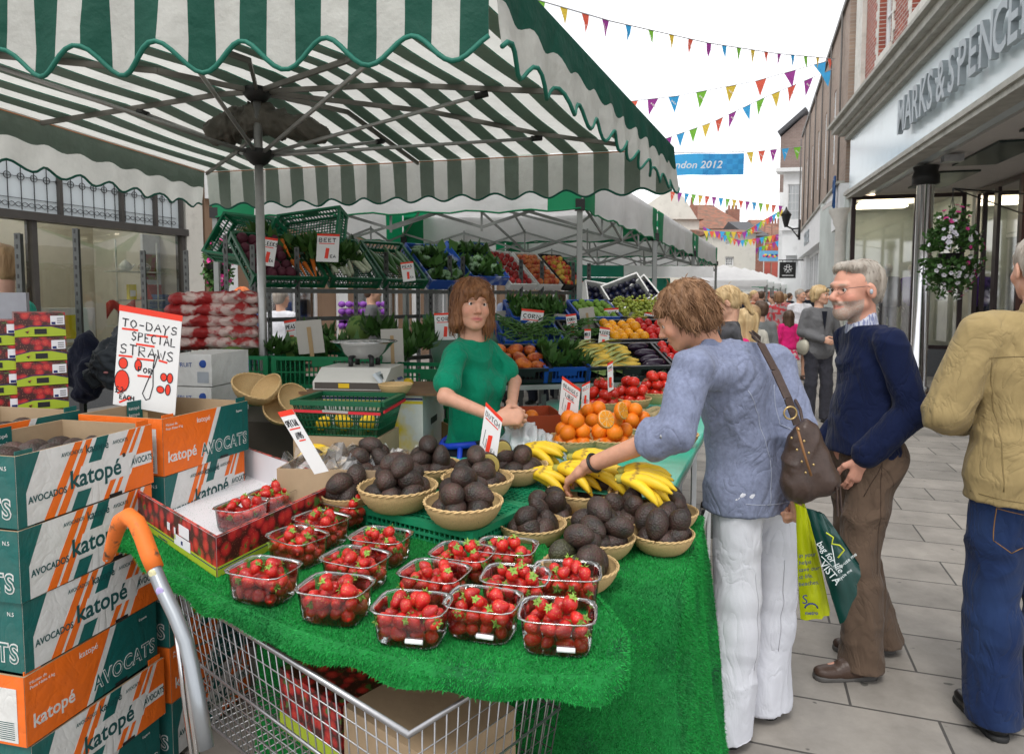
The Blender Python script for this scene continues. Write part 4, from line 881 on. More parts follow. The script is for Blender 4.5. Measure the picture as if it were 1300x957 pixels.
# goods in the window, each a thing
def P_(x, dn, z): return o + dL * x + inL * dn + UP * z
RED = mat('red_gloss', (.55, .03, .02), rough=.35); YEL = mat('yellow_card', (.70, .60, .02), rough=.5); TEALC = mat('teal_cloth', (.02, .28, .22)); BLUEF = mat('blue_fold', (.08, .14, .32), rough=.9); PINK = mat('pink_print', (.6, .05, .2))
m = MB(); m.tube([P_(3.55, .35, .6), P_(3.55, .35, 2.5)], .012, 6); m.tube([P_(4.3, .35, .6), P_(4.3, .35, 2.5)], .012, 6)
for z in (1.15, 1.55, 2.0): m.obox(P_(3.5, .25, z), dL * .85, inL * .3, UP * .02)
tag(m.build('glass_shelf_unit', mat('pale_shelf', (.6, .63, .6), rough=.2)), 'narrow display unit with pale shelves in the gift shop window', 'shelf')
def gift(name, lab, cat, m_, mats): tag(m_.build(name, mats), lab, cat, None)
m = MB(); m.lathe(P_(3.75, .4, 2.02), [(.03, 0), (.08, .02), (.10, .08), (.05, .14), (.015, .17), (.0, .18)], 14); m.tube([P_(3.85, .4, 2.06), P_(3.92, .4, 2.13)], .012, 6); gift('teapot', 'white teapot on the top shelf of the gift shop window', 'teapot', m, WHITE)
m = MB(); m.lathe(P_(4.1, .4, 2.02), [(.04, 0), (.09, .04), (.10, .09), (.06, .13), (.02, .15), (0, .17)], 14); gift('silver_pot', 'silver pot on the top shelf beside the white teapot', 'pot', m, CHROME)
m = MB(); m.lathe(P_(4.12, .4, 1.57), [(.09, 0), (.09, .02), (.06, .12), (.025, .22), (.02, .27), (0, .28)], 12); gift('red_bottle', 'red bottle on the middle shelf of the gift shop window', 'bottle', m, RED)
m = MB(); m.obox(P_(3.78, .38, 1.57), dL * .14, inL * .05, UP * .24, 0); m.obox(P_(3.80, .376, 1.62), dL * .1, inL * .002, UP * .1, 1); gift('picture_card', 'yellow and white card on the middle shelf of the gift shop window', 'card', m, [YEL, WHITE])
m = MB();
for k in range(4): m.obox(P_(4.35, .35, 1.42 + .06 * k), dL * .38, inL * .3, UP * .055)
gift('folded_towels', 'pile of folded blue towels beside the glass shelves', 'towels', m, BLUEF)
m = MB(); m.sheet([[P_(3.25 + .5 * i / 8, .22, 1.52 + .05 * math.sin(i) - (.09 + .03 * math.cos(i * 1.3)) * jj) for jj in range(3)] for i in range(9)], 0, th=.01); gift('red_cloth', 'red cloth draped over the edge of the glass shelves', 'cloth', m, RED)
m = MB(); m.obox(P_(1.0, .4, 1.05), dL * .95, inL * .3, UP * .38, 0); gift('yellow_box', 'long yellow box low in the gift shop window', 'box', m, YEL)
m = MB(); m.obox(P_(2.5, .4, .95), dL * .7, inL * .3, UP * .5, 0); m.obox(P_(2.62, .397, 1.0), dL * .32, inL * .003, UP * .35, 1); gift('yellow_panel_box', 'white box with a yellow panel in the gift shop window', 'box', m, [WHITE, YEL])
m = MB(); m.obox(P_(1.25, .35, 1.45), dL * .45, inL * .03, UP * .50, 0); m.obox(P_(1.33, .345, 1.45), dL * .34, inL * .004, UP * .34, 1); m.obox(P_(1.38, .34, 1.48), dL * .12, inL * .004, UP * .16, 2); gift('framed_picture', 'red framed picture with a yellow mount in the gift shop window', 'picture', m, [RED, YEL, WHITE])
m = MB(); m.ell(P_(1.55, .8, 1.9), (.22, .1, .17), 12); gift('cushion', 'brown cushion behind the red frame', 'cushion', m, fabric('brown_cushion', (.16, .12, .09)))
m = MB(); m.obox(P_(2.15, .3, 1.45), dL * .14, inL * .02, UP * .34, 0); m.obox(P_(2.16, .295, 1.7), dL * .12, inL * .004, UP * .06, 1); gift('photo_card', 'black and white photograph card beside the red frame', 'card', m, [mat('photo_grey', (.3, .3, .28), col2=(.05, .05, .05), c2s=30), mat('label_green', (.03, .15, .07))])
m = MB(); m.obox(P_(4.25, .6, .9), dL * .34, inL * .05, UP * 1.75, 0); m.obox(P_(4.28, .595, 1.9), dL * .25, inL * .004, UP * .42, 1); m.obox(P_(4.25, .59, 1.65), dL * .34, inL * .004, UP * .17, 2); gift('tall_poster', 'tall poster with red bands at the right of the gift shop window', 'poster', m, [mat('poster_pale', (.55, .58, .62)), mat('poster_photo', (.25, .03, .03), col2=(.2, .18, .03), c2s=12), mat('poster_red', (.45, .04, .03))])
m = MB(); m.obox(P_(.55, .5, 1.3), dL * .12, inL * .3, UP * 1.2, 0); gift('pink_rug', 'roll of pink patterned fabric in the gift shop window', 'fabric', m, mat('pink_pattern', (.6, .05, .2), col2=(.7, .6, .6), c2s=25))
m = MB()
for k in range(4): m.obox(P_(2.6, .25, .62 + .07 * k), dL * (.75 - .02 * k), inL * .3, UP * .065, k % 3)
gift('towel_pile', 'pile of white, teal and purple folded towels low in the gift shop window', 'towels', m, [WHITE, mat('towel_teal', (.03, .16, .24)), mat('towel_purple', (.2, .05, .25))])
# brown building behind the stalls
bs = thing('brown_building', 'brown rendered building with white pilasters and dark shop windows behind the stalls', 'building', OL + dL * 16)
o = OL + dL * 3.5; BRN = mat('brown_render', (.24, .155, .10), rough=.85, var=.12, vs=1.5); Lb = 24
hol = [(1.0 + 3.4 * i, 3.2 + 3.4 * i, .5, 2.7) for i in range(7)] + [(1.3 + 3.4 * i, 2.6 + 3.4 * i, 4.0, 5.5) for i in range(7)]
m = MB(); wall_holes(m, o, dL, Lb, 7.2, hol, .3, inL); m.obox(o + inL * 3 , dL * Lb, inL * .2, UP * 7); m.build('wall', BRN, bs, world=True)
for h_ in hol: window(bs, o + dL * h_[0] + UP * h_[2], dL, inL, h_[1] - h_[0], h_[3] - h_[2], WHITE, nx=3, nz=1 if h_[2] < 1 else 3, back=ROOMD)
m = MB()
for k in range(8): m.obox(o + dL * (.3 + 3.4 * k) + nL * .08, dL * .35, inL * .07, UP * 3.3)
m.obox(o + nL * .12 + UP * 3.3, dL * Lb, inL * .11, UP * .5); m.obox(o + nL * .3 + UP * 7.2, dL * Lb, inL * .6, UP * .2)
m.build('pilasters', WHITE, bs, world=True)
# ---------------------------------------------------------------- the big striped parasol
TAPE = mat('green_tape', (.01, .13, .09), rough=.6)
def canvas(name, col, tl, dirt): return mat(name, col, rough=.6, var=.10, vs=5, bump=.45, bs=16, spec=.35, transl=tl, dirt=dirt, stretch=(1, 1, 1))
SG = canvas('canvas_green', (.012, .105, .070), .5, .0); SW = canvas('canvas_white', (.66, .66, .62), .50, .26)
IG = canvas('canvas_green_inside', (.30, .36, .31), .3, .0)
zh = 2.34; NR = PZ(622, 70, zh); FR = PZ(853, 243, zh); BL = PZ(262, 264, zh)
fd = (PZ(0, 90, zh) - NR).normalized(); ld = (PZ(0, 206, zh) - BL).normalized()
# crossing of the front line and the left line
A_ = np.array([[fd.x, -ld.x], [fd.y, -ld.y]]); s_, _ = np.linalg.solve(A_, np.array([BL.x - NR.x, BL.y - NR.y])); NL_ = NR + fd * s_
NL_ = NR + fd * min(s_, 3.9)
pa = thing('market_parasol', 'large green and white striped market parasol with scalloped edge over the front of the stall', 'parasol', (PY(327, 500, 3.78).x, 3.78, 0))
zE = 2.64; HUB = PY(326, 106, 3.78)
def roof(u, v, dz=0):   # u from left to right, v from front to back
 p = NL_.lerp(NR, u).lerp(BL.lerp(FR, u), v); e = max(abs(2 * u - 1), abs(2 * v - 1))
 p.z = zE + (HUB.z + .04 - zE) * (1 - e) - .035 * math.sin(math.pi * min(1, max(0, (1 - e)))) * abs(math.sin(2 * math.pi * (u if e == abs(2 * v - 1) else v))) + dz
 return p
NU, NV = 68, 26
m = MB(); m.sheet([[roof(i / NU, k / NV) for k in range(NV + 1)] for i in range(NU + 1)], sm=True, mfun=lambda i, k: (i // 2 + 1) % 2)
m.sheet([[roof(i / NU, k / NV, -.004) for k in range(NV + 1)] for i in range(NU + 1)], sm=True, mfun=lambda i, k: None if (i // 2 + 1) % 2 else 2)
m.build('canopy', [SG, SW, IG], pa, world=True)
def val(a, b, na, vert, ph, out, per, flipw=0, amp=.05, base=0):
 n = na; rows = []; hem = []
 for i in range(n + 1):
  f = i / n; p = a.lerp(b, f); ht = zE - zh; s = math.sin(f * per * math.pi + ph); lo = zh + .012 + amp * s * .8
  row = []
  for k in range(5):
   g = k / 4; z = zE + (lo - zE) * g; rip = .012 * math.sin(f * per * 2.7 + ph) * g + out_ripple(f, g, ph)
   row.append(V((p.x, p.y, z)) + out * (.012 + rip + .02 * g))
  rows.append(row); hem.append(row[-1])
 if vert: mf = lambda i, k: (i // vert + flipw) % 2
 else: mf = lambda i, k: 0 if k < 2 else 1
 m = MB(); m.sheet(rows, sm=True, mfun=mf); m.sheet([[p - out * .004 for p in r_] for r_ in rows], sm=True, mfun=lambda i, k: None if mf(i, k) else 3); m.tube(hem, .008, 6, 2, cap=True); m.build('valance', [SG, SW, TAPE, IG], pa, world=True)
def out_ripple(f, g, ph): return .018 * g * float(vnoise(np.array([[f * 22 + ph, g * 1.4, 3.]]))[0])
of = V((-fd.y, fd.x, 0)); of = of if of.y < 0 else -of
sdv = (FR - NR).normalized(); oR = V((sdv.y, -sdv.x, 0)); bdv = (FR - BL).normalized(); oB = V((-bdv.y, bdv.x, 0)); oL_ = V((ld.y, -ld.x, 0)); oL_ = oL_ if oL_.x < 0 else -oL_
val(NL_, NR, 34 * 4, 4, .9, of, 22, 1, .055); val(NR, FR, 96, 0, .2, oR, 24, amp=.045); val(BL, FR, 34 * 4, 4, .3, oB, 28, 1, amp=.03); val(BL, NL_, 96, 0, .7, oL_, 26, amp=.03)
m = MB()
for a, b in ((NL_, NR), (NR, FR), (FR, BL), (BL, NL_)): q, r_ = V((a.x, a.y, zE - .012)), V((b.x, b.y, zE - .012)); m.tube([q, r_], .004, 5)
m.build('orange_cord', mat('orange_cord', (.55, .22, .10), rough=.7), pa, world=True)
pc = V((HUB.x, HUB.y, 0)); LH = PY(326, 196, 3.78)
m = MB(); m.tube([pc, pc + UP * (HUB.z - .05)], .023, 14); m.lathe(pc, [(.26, 0), (.26, .03), (.05, .05), (.035, .25)], 20); m.build('pole', ALU, pa, world=True)
m = MB(); m.lathe((HUB.x, HUB.y, HUB.z - .05), [(.03, -.05), (.05, -.04), (.075, -.01), (.075, .02), (.03, .035), (0, .036)], 16); m.build('hub', BLACK, pa, world=True); m = MB(); m.lathe((HUB.x, HUB.y, LH.z), [(.03, -.06), (.045, -.05), (.08, -.01), (.08, .02), (.03, .03)], 16); m.build('hub', BLACK, pa, world=True)
ends = [(0, 0), (.5, 0), (1, 0), (1, .5), (1, 1), (.5, 1), (0, 1), (0, .5)]
for u, v in ends:
 pts = [roof(.5 + (u - .5) * f, .5 + (v - .5) * f, -.03) for f in (.03, .3, .6, .985)]; pts[0] = HUB - UP * .045
 m = MB();
 for a, b in zip(pts, pts[1:]): m.bar(a, b, .016, .026)
 m.build('rib', mat('rib_metal', (.20, .19, .17), rough=.45, metal=.6), pa, world=True)
 e = roof(.5 + (u - .5) * .60, .5 + (v - .5) * .60, -.055); m = MB(); l = V((HUB.x, HUB.y, LH.z - .01)); dd = (e - l).normalized(); m.tube([l + dd * .06, e], .0105, 8); m.build('strut', ALU, pa, world=True)
 m = MB(); m.tube([e - dd * .06, e + dd * .01], .018, 8); m.build('strut_joint', BLACK, pa, world=True)
# bundled dark cover tied up under the hub
OLV = mat('dark_olive_cloth', (.10, .092, .075), rough=.55, var=.3, vs=12, bump=.6, bs=30)
c = (HUB + LH) / 2 + V((0, .06, 0)); a, b = PY(275, 172, 3.82), PY(408, 172, 3.86); mid = PY(330, 152, 3.86)
vs, fs = sdf([cap(a, .060, mid, .085, .05), cap(mid, .085, b, .045, .05), cap(a + UP * .03, .05, PY(300, 152, 3.85), .06, .03), cap(PY(340, 150, 3.84), .06, PY(388, 163, 3.85), .055, .03)], .009); vs = folds(vs, fs, .022, (16, 10, 9), 4, fine=.5)
m = MB(); m.arr(vs, fs); tag(m.build('rolled_cover', OLV), 'dark olive rolled cover tied up under the hub of the striped parasol', 'cover')
# ---------------------------------------------------------------- white pop-up tents in a row behind
TW = mat('tent_white', (.78, .78, .78), rough=.6, var=.06, vs=4, bump=.3, bs=14, transl=.40, dirt=.10); TG = mat('tent_green', (.01, .26, .11), rough=.55, var=.08, transl=.45)
TFR = mat('tent_frame', (.24, .25, .24), rough=.45, metal=.6, var=.12)
def popup(label, A, B, C, D, zv, zr, peak, group, green_front=True, cols=1, valh=.2, skip_truss=False, lod=0):
 """corners A near-left, B near-right, C far-right, D far-left (on plan); zv valance foot, zr eave, peak"""
 t = thing('gazebo', label, 'gazebo', ((A.x + C.x) / 2, (A.y + C.y) / 2, 0), 0, group); cs = [V((p.x, p.y, 0)) for p in (A, B, C, D)]; cen = sum(cs, V((0, 0, 0))) / 4
 m = MB(); ap = cen + UP * peak; n = 10 if not lod else 4
 for i in range(4):
  a, b = cs[i] + UP * zr, cs[(i + 1) % 4] + UP * zr; G = []
  for s in range(n + 1):
   row = []
   for r_ in range(n // 2 + 1):
    g = r_ / (n // 2); p = a.lerp(b, s / n).lerp(ap, g); p = p - UP * (.10 * math.sin(math.pi * s / n) * math.sin(math.pi * min(1, g + .1)) * (1 - g)); row.append(p)
   G.append(row)
  m.sheet(G, sm=True, mfun=(lambda s, r_: 1 if (s == 0 or s == n - 1) and not lod else 0))
 m.build('canopy', [TW, TG], t, world=True)
 for i in range(4):
  a, b = cs[i], cs[(i + 1) % 4]; out = (b - a).cross(UP).normalized(); N = 24 if not lod else 6; G = []
  for s in range(N + 1):
   p = a.lerp(b, s / N) + out * .012; G.append([V((p.x, p.y, zr + .01)), p + out * .012 * math.sin(s * 1.3) + UP * ((zr + zv) / 2), p + out * .02 * math.sin(s * .9 + i) + UP * (zv + .012 * math.sin(s * 1.9))])
  m = MB(); m.sheet(G, sm=True, mfun=lambda s, r_: 1 if (s < N * .09 or s >= N * .91) else 0)
  if not lod: m.tube([g[-1] for g in G], .008, 5, 1)
  m.build('valance', [TW, TG], t, world=True)
 for p in cs:
  m = MB(); m.box(p + (cen - p).normalized() * .02 + UP * zv / 2, (.042 if not lod else .05, .042 if not lod else .05, zv + .1)); m.build('leg', TFR, t, world=True)
  if not lod: m = MB(); m.box(p + (cen - p).normalized() * .02 + UP * (zv + .04), (.075, .075, .09)); m.build('bracket', BLACK, t, world=True)
 if not lod:
  for i in range(4):
   a, b = cs[i] + (cen - cs[i]).normalized() * .06, cs[(i + 1) % 4] + (cen - cs[(i + 1) % 4]).normalized() * .06; md = (a + b) / 2; z0, z1 = zv - .12, zv + .12
   m = MB(); qs = [a.lerp(b, f) for f in (0, .25, .5, .75, 1)]
   for k in range(4):
    za, zb = (z1, z0) if k % 2 == 0 else (z0, z1); m.bar(qs[k] + UP * za, qs[k + 1] + UP * zb, .012, .024); m.bar(qs[k] + UP * zb + V((0, 0, .001)), qs[k + 1] + UP * za, .012, .024)
   for q in qs[1:4]: m.bar(q + UP * (z0 - .03), q + UP * (z1 + .03), .018, .018, up=V((0, 1, 0)))
   m.build('truss', TFR, t, world=True)
   m = MB(); m.bar(md + UP * z1, cen + UP * (peak - .12), .015, .025); m.bar(cs[i] + UP * (zv + .1), cen + UP * (peak - .05), .015, .025); m.bar(md + UP * z0, cen + UP * (peak - .75), .015, .025); m.build('rafter', TFR, t, world=True)
  m = MB(); m.bar(cen + UP * (peak - .85), cen + UP * (peak - .03), .03, .03, up=V((0, 1, 0))); m.build('centre_post', TFR, t, world=True)
 return t
zv = 2.30; B1 = PZ(737, 266, zv); A1 = PZ(268, 276, zv); uu = (A1 - B1); uu.z = 0; vv = TILT(22.5)
GT = 'white pop up gazebos in a row along the market'
def flat(p): return V((p.x, p.y, 0))
sp = [0, 3.2, 6.6, 10.2]
names = ['white gazebo with green corners nearest the camera, just behind the striped parasol', 'second white gazebo along, between the nearest one and the farthest', 'farthest white gazebo of the row with its valance ending at the far tents']
for i in range(3):
 b0, b1 = flat(B1) + vv * (sp[i] + .02), flat(B1) + vv * (sp[i + 1] - .03); popup(names[i], b0 + uu, b0, b1, b1 + uu, zv, zv + .36, 3.35, GT)
# far tents: peaks seen over the crowd
far = [(921, 336, 23, 0), (934, 338, 25.6, 0), (947, 340, 28.2, 0), (957, 342.5, 30.8, 0), (967, 345, 33.6, 0), (977, 347, 36.6, 0)]
fl = ['nearest', 'second', 'third', 'fourth', 'fifth', 'farthest']
for i, (px, py, Y, w_) in enumerate(far):
 p = PY(px, py, Y); xd = V((d2.y, -d2.x, 0)); c_ = V((p.x, p.y, 0)) - xd * .05
 popup(fl[i] + ' white peaked stall tent in the far row down the street', c_ - xd * 1.35 - d2 * 1.25, c_ + xd * 1.35 - d2 * 1.25, c_ + xd * 1.35 + d2 * 1.25, c_ - xd * 1.35 + d2 * 1.25, 1.95, 2.15, p.z, 'far stall tents down the street', lod=1)
# green sheet hung behind
def tarp(name, label, a, b, zt, zb_, mt, n=30, cat='sheet', amp=.05, thk=.004):
 a, b = V(a), V(b); d = (b - a).normalized(); nr = V((d.y, -d.x, 0)); G = []
 for i in range(n + 1):
  f = i / n; row = []
  for k in range(9):
   g = k / 8; pz = zt + (zb_ - zt) * g; w = amp * (math.sin(f * 22 + 2.2 * math.sin(f * 5)) * (.3 + g)) + .3 * amp * math.sin(f * 50 + g * 7); row.append(V(((a + (b - a) * f).x, (a + (b - a) * f).y, pz)) + nr * w)
  G.append(row)
 m = MB(); m.sheet(G, th=thk); return tag(m.build(name, mt), label, cat)
TARP = mat('green_tarp', (.008, .19, .12), rough=.5, var=.1, bump=.3, bs=9, transl=.2)
a = PY(722, 378, 9.2); b = PY(850, 378, 9.6); tarp('green_tarp', 'green tarpaulin sheet hung at the back of the fruit stall', a, b, PY(0, 352, 9.2).z, 1.0, TARP)
a = PY(722, 378, 9.1); b = PY(905, 378, 9.5); m = MB(); mid = a.lerp(b, .36)
m.sheet([[V((q.x, q.y - .02 - .02 * math.sin(i * .9), PY(0, 337, 9.2).z)), V((q.x, q.y - .03, PY(0, 352, 9.2).z))] for i, q in enumerate([a.lerp(b, f) for f in np.linspace(0, 1, 20)])], mfun=lambda i, k: 0 if i < 7 else 1)
tag(m.build('tarp_valance', [TARP, TW]), 'green then white band across the top of the green tarpaulin', 'valance')
# ---------------------------------------------------------------- bunting and the games banner
PALB = [mat('flag_' + n, c, rough=.6, var=.05, transl=.45) for n, c in (('yellow', (.75, .55, .07)), ('red', (.75, .13, .08)), ('purple', (.36, .06, .32)), ('blue', (.05, .38, .72)), ('green', (.22, .55, .06)))]
STR = mat('bunting_string', (.35, .35, .36), rough=.8, var=0)
def bunting(label, pts, n, fw, fh, start=0, sag=0., seed=0):
 rs = random.Random(seed); t = thing('bunting', label, 'bunting', pts[0], 0, 'strings of bunting over the street')
 def at(f):
  k = min(int(f * (len(pts) - 1)), len(pts) - 2); g = f * (len(pts) - 1) - k; p = pts[k].lerp(pts[k + 1], g); p.z -= sag * 4 * f * (1 - f); return p
 m = MB(); m.tube([at(i / 24) for i in range(25)], .007, 4); m.build('string', STR, t, world=True)
 for i in range(n):
  f = (i + .5) / n; p = at(f); d = (at(min(1, f + .01)) - at(max(0, f - .01))).normalized(); tw = rs.uniform(-.35, .35); sw = V((rs.uniform(-.12, .12), rs.uniform(-.3, .3), 0)); a, b = p - d * fw / 2, p + d * fw / 2; c = p - UP * fh + sw * fh + d * tw * fw * .5
  mm = (a + b) / 2; nn = d.cross(UP).normalized(); q1 = a.lerp(c, .5) + nn * .02 * rs.uniform(-1, 1); q2 = b.lerp(c, .5) + nn * .02 * rs.uniform(-1, 1)
  m = MB(); m.add([a, b, q2, q1, c], [(0, 1, 2, 3), (3, 2, 4)], 0, True)
  e = d * fw * .16; o3 = mm - UP * fh * .22 - nn * .006
  for s in range(3): m.add([o3 + e * (s - 1.4) * .9 - UP * s * .03, o3 + e * (s - .6) * .9 - UP * s * .03, o3 + e * (s - .6) * .9 - UP * (s * .03 + .035), o3 + e * (s - 1.4) * .9 - UP * (s * .03 + .035)], [(0, 1, 2, 3)], 1)
  m.build('flag', [PALB[(i + start) % 5], mat('flag_print', (.85, .8, .75), var=0, transl=.4)], t, world=True)
post = PY(1060, 75, 12.8)
bunting('longest string of large flags running from the striped parasol to the shop wall', [PY(640, -12, 7.5), PY(775, 27, 8.6), PY(900, 55, 10.2), PY(985, 68, 11.4), post], 19, .13, .20, 3)
bunting('string of flags rising to the shop wall just under the longest one', [PY(790, 130, 13.5), PY(860, 122, 13.4), PY(960, 103, 13.2), post], 8, .21, .30, 1, seed=3)
bunting('lowest near string of small flags climbing towards the shop wall', [PY(840, 178, 15), PY(905, 155, 14.8), PY(975, 122, 14), post + V((.1, .2, -.1))], 12, .18, .30, 2, seed=5)
bunting('string of flags between the blue banner and the brick shop', [PY(945, 194, 20), PY(1020, 186, 19.6)], 5, .19, .36, 0, seed=6)
bunting('straight string of small flags over the tiled roof', [PY(850, 243, 26), PY(995, 262, 27)], 17, .20, .38, 1, .0, seed=7)
bunting('far string of flags crossing in front of the cream house', [PY(893, 293, 34), PY(945, 292, 33), PY(966, 279, 33), PY(1000, 262, 32)], 22, .26, .36, 0, .1, seed=8)
bunting('far string of flags low across the street end', [PY(893, 288, 38), PY(940, 303, 38), PY(995, 296, 38)], 22, .28, .4, 2, .1, seed=9)
bunting('farthest string of flags before the netted building', [PY(895, 297, 43), PY(950, 316, 43), PY(998, 302, 43)], 22, .30, .42, 4, .1, seed=10)
a, b = PY(770, 196, 20.5), PY(945, 194, 20); zt1, zb1 = PY(0, 196, 20.2).z, PY(0, 223, 20.2).z
m = MB(); N = 24; G = [[V((p.x, p.y + .04 * math.sin(i * .8) * (k + 1) / 4, zt1 + (zb1 - zt1) * k / 4 + .015 * math.sin(i * .5))) for k in range(5)] for i, p in enumerate([a.lerp(b, f) for f in np.linspace(0, 1, N + 1)])]
m.sheet(G, mfun=lambda i, k: 0 if i < 17 else 1 + (i * 3 + k) % 2); xd = (b - a).normalized(); h_ = zt1 - zb1
m.text('London 2012', PY(842, 214, 19.85), xd, UP, h_ * .34, 3, th=.003, shear=.25, bold=.01, wid=1.05)
m.tube([a + V((0, 0, .02)), b + V((0, 0, .02))], .012, 5, 4)
tag(m.build('banner', [mat('banner_blue', (.06, .40, .75), rough=.5, transl=.4, var=.08), mat('banner_blue_b', (.04, .27, .58), rough=.5, transl=.4), mat('banner_blue_c', (.05, .33, .66), rough=.5, transl=.4), mat('banner_white', (.85, .85, .85), var=0, transl=.3), STR]), 'bright blue games banner with white slanted lettering strung over the street', 'banner')
# ---------------------------------------------------------------- produce: shared meshes
def spot_mat(name, base, dark, spot, sc, size=.18, bump=.6, rough=.35, rnd=.15, spec=.5, dist=.0012):
 m = bpy.data.materials.new(name); m.use_nodes = True; nt = m.node_tree; L = nt.links.new; b = nt.nodes['Principled BSDF']; tc = _n(nt, 'ShaderNodeTexCoord')
 vo = _n(nt, 'ShaderNodeTexVoronoi'); vo.inputs['Scale'].default_value = sc; L(tc.outputs['Object'], vo.inputs['Vector'])
 mr = _n(nt, 'ShaderNodeMapRange'); mr.inputs[1].default_value = size; mr.inputs[2].default_value = size * 1.35; L(vo.outputs['Distance'], mr.inputs[0])
 n1 = _n(nt, 'ShaderNodeTexNoise'); n1.inputs['Scale'].default_value = 22; n1.inputs['Detail'].default_value = 4; L(tc.outputs['Object'], n1.inputs['Vector'])
 mb_ = _n(nt, 'ShaderNodeMix', data_type='RGBA'); m2 = _n(nt, 'ShaderNodeMapRange'); m2.inputs[1].default_value = .35; m2.inputs[2].default_value = .65; L(n1.outputs['Fac'], m2.inputs[0]); L(m2.outputs[0], mb_.inputs[0]); mb_.inputs[6].default_value = (*base, 1); mb_.inputs[7].default_value = (*dark, 1)
 mm = _n(nt, 'ShaderNodeMix', data_type='RGBA'); L(mr.outputs[0], mm.inputs[0]); mm.inputs[6].default_value = (*spot, 1); L(mb_.outputs[2], mm.inputs[7])
 oi = _n(nt, 'ShaderNodeObjectInfo'); m3 = _n(nt, 'ShaderNodeMapRange'); m3.inputs[3].default_value = 1 - rnd; m3.inputs[4].default_value = 1 + rnd; L(oi.outputs['Random'], m3.inputs[0]); sc_ = _n(nt, 'ShaderNodeVectorMath', operation='SCALE'); L(mm.outputs[2], sc_.inputs[0]); L(m3.outputs[0], sc_.inputs['Scale']); L(sc_.outputs[0], b.inputs['Base Color'])
 b.inputs['Roughness'].default_value = rough; b.inputs['Specular IOR Level'].default_value = spec
 bp = _n(nt, 'ShaderNodeBump'); bp.inputs['Strength'].default_value = bump; bp.inputs['Distance'].default_value = dist; L(vo.outputs['Distance'], bp.inputs['Height']); L(bp.outputs[0], b.inputs['Normal']); return m
M_STRAW = spot_mat('strawberry_red', (.58, .018, .012), (.36, .008, .01), (.55, .30, .07), 210, .16)
M_CALYX = mat('calyx_green', (.22, .36, .06), rough=.6, var=.2, rnd=.25)
M_AVO = spot_mat('avocado_skin', (.022, .018, .016), (.060, .030, .024), (.040, .050, .022), 190, .22, bump=.9, rough=.5, rnd=.35, spec=.4, dist=.002)
M_AVOG = spot_mat('avocado_skin_green', (.050, .055, .022), (.032, .028, .018), (.08, .08, .035), 190, .22, bump=.9, rough=.5, rnd=.25, spec=.4, dist=.002)
M_FLESH = mat('avocado_flesh', (.62, .50, .16), rough=.4, var=.08, vs=40)
M_ORANGE = mat('orange_peel', (.80, .20, .008), rough=.42, var=.08, vs=20, bump=.5, bs=420, rnd=.12, spec=.45)
M_TOM = mat('tomato_red', (.58, .022, .010), rough=.18, var=.12, vs=14, rnd=.15, spec=.6)
M_BAN = mat('banana_yellow', (.75, .50, .025), rough=.45, var=.08, vs=20, col2=(.32, .20, .04), c2s=26, c2t=.68, c2w=.05, rnd=.08); M_BTIP = mat('banana_tip', (.16, .12, .04), rough=.8)
STRAWC = mat('woven_straw', (.52, .36, .17), rough=.75, var=.3, vs=40, rnd=.1); CARD = mat('cardboard', (.36, .26, .16), rough=.85, var=.1, vs=8, bump=.12, bs=50); CARDW = mat('white_card', (.72, .71, .74), rough=.55, var=.03)
def proto(mb, name, mats): return mb.mesh(name, mats)
def fm(fn, r, n, mats, name, M=None): m = MB(); m.ell((0, 0, 0), r, n, 0, M, fn); return proto(m, name, mats)
def berry(sd):
 rs = random.Random(sd); a, b = rs.uniform(.9, 1.08), rs.uniform(.92, 1.1)
 def fn(q):
  t = (q.z / .021 + 1) / 2; f = .50 + .62 * (t ** .75) - .12 * max(0, t - .8) * 5 * .6; return V((q.x * f * a, q.y * f * b, q.z * rs_k + .0008 * math.sin(q.x * 400 + sd)))
 rs_k = rs.uniform(.95, 1.15); return fm(fn, (.0185, .0185, .021), 14, [M_STRAW], 'strawberry')
BERRY = [berry(i) for i in range(5)]
def calyx():
 m = MB();
 for k in range(8):
  a = k * math.pi / 4 + .2 * (k % 2); d = V((math.cos(a), math.sin(a), 0)); s = V((-d.y, d.x, 0)); z = .0205; ln = .0115 + .002 * (k % 3)
  m.add([V((0, 0, z + .001)), d * ln * .5 + s * .0034 + V((0, 0, z + .001)), d * ln + V((0, 0, z + (.005 if k % 2 else -.001))), d * ln * .5 - s * .0034 + V((0, 0, z + .001))], [(0, 1, 2, 3)], 0)
 m.tube([(0, 0, z), (.001, 0, z + .006), (.003, .001, z + .010)], .0011, 5); return proto(m, 'calyx', [M_CALYX])
CALYX = calyx()
def avo(sd, mats):
 rs = random.Random(sd); e = rs.uniform(.75, 1.0)
 def fn(q): t = (q.z / .045 + 1) / 2; f = 1.03 - .42 * e * max(0, t - .4) ** 1.1; return V((q.x * f, q.y * f, q.z * (.86 + .2 * e)))
 return fm(fn, (.0335, .0325, .045), 20, mats, 'avocado')
AVO = [avo(i, [M_AVO]) for i in range(4)] + [avo(9, [M_AVOG])]
ORNG = fm(lambda q: V((q.x, q.y, q.z - .002 * (q.z > .032))), (.0345, .0345, .033), 22, [M_ORANGE], 'orange')
TOM = fm(lambda q: V((q.x * (1 + .03 * math.cos(5 * math.atan2(q.y, q.x))), q.y * (1 + .03 * math.cos(5 * math.atan2(q.y, q.x))), q.z - .006 * math.exp(-(q.x ** 2 + q.y ** 2) / .0001) * (1 if q.z > 0 else 0))), (.035, .035, .029), 20, [M_TOM], 'tomato')
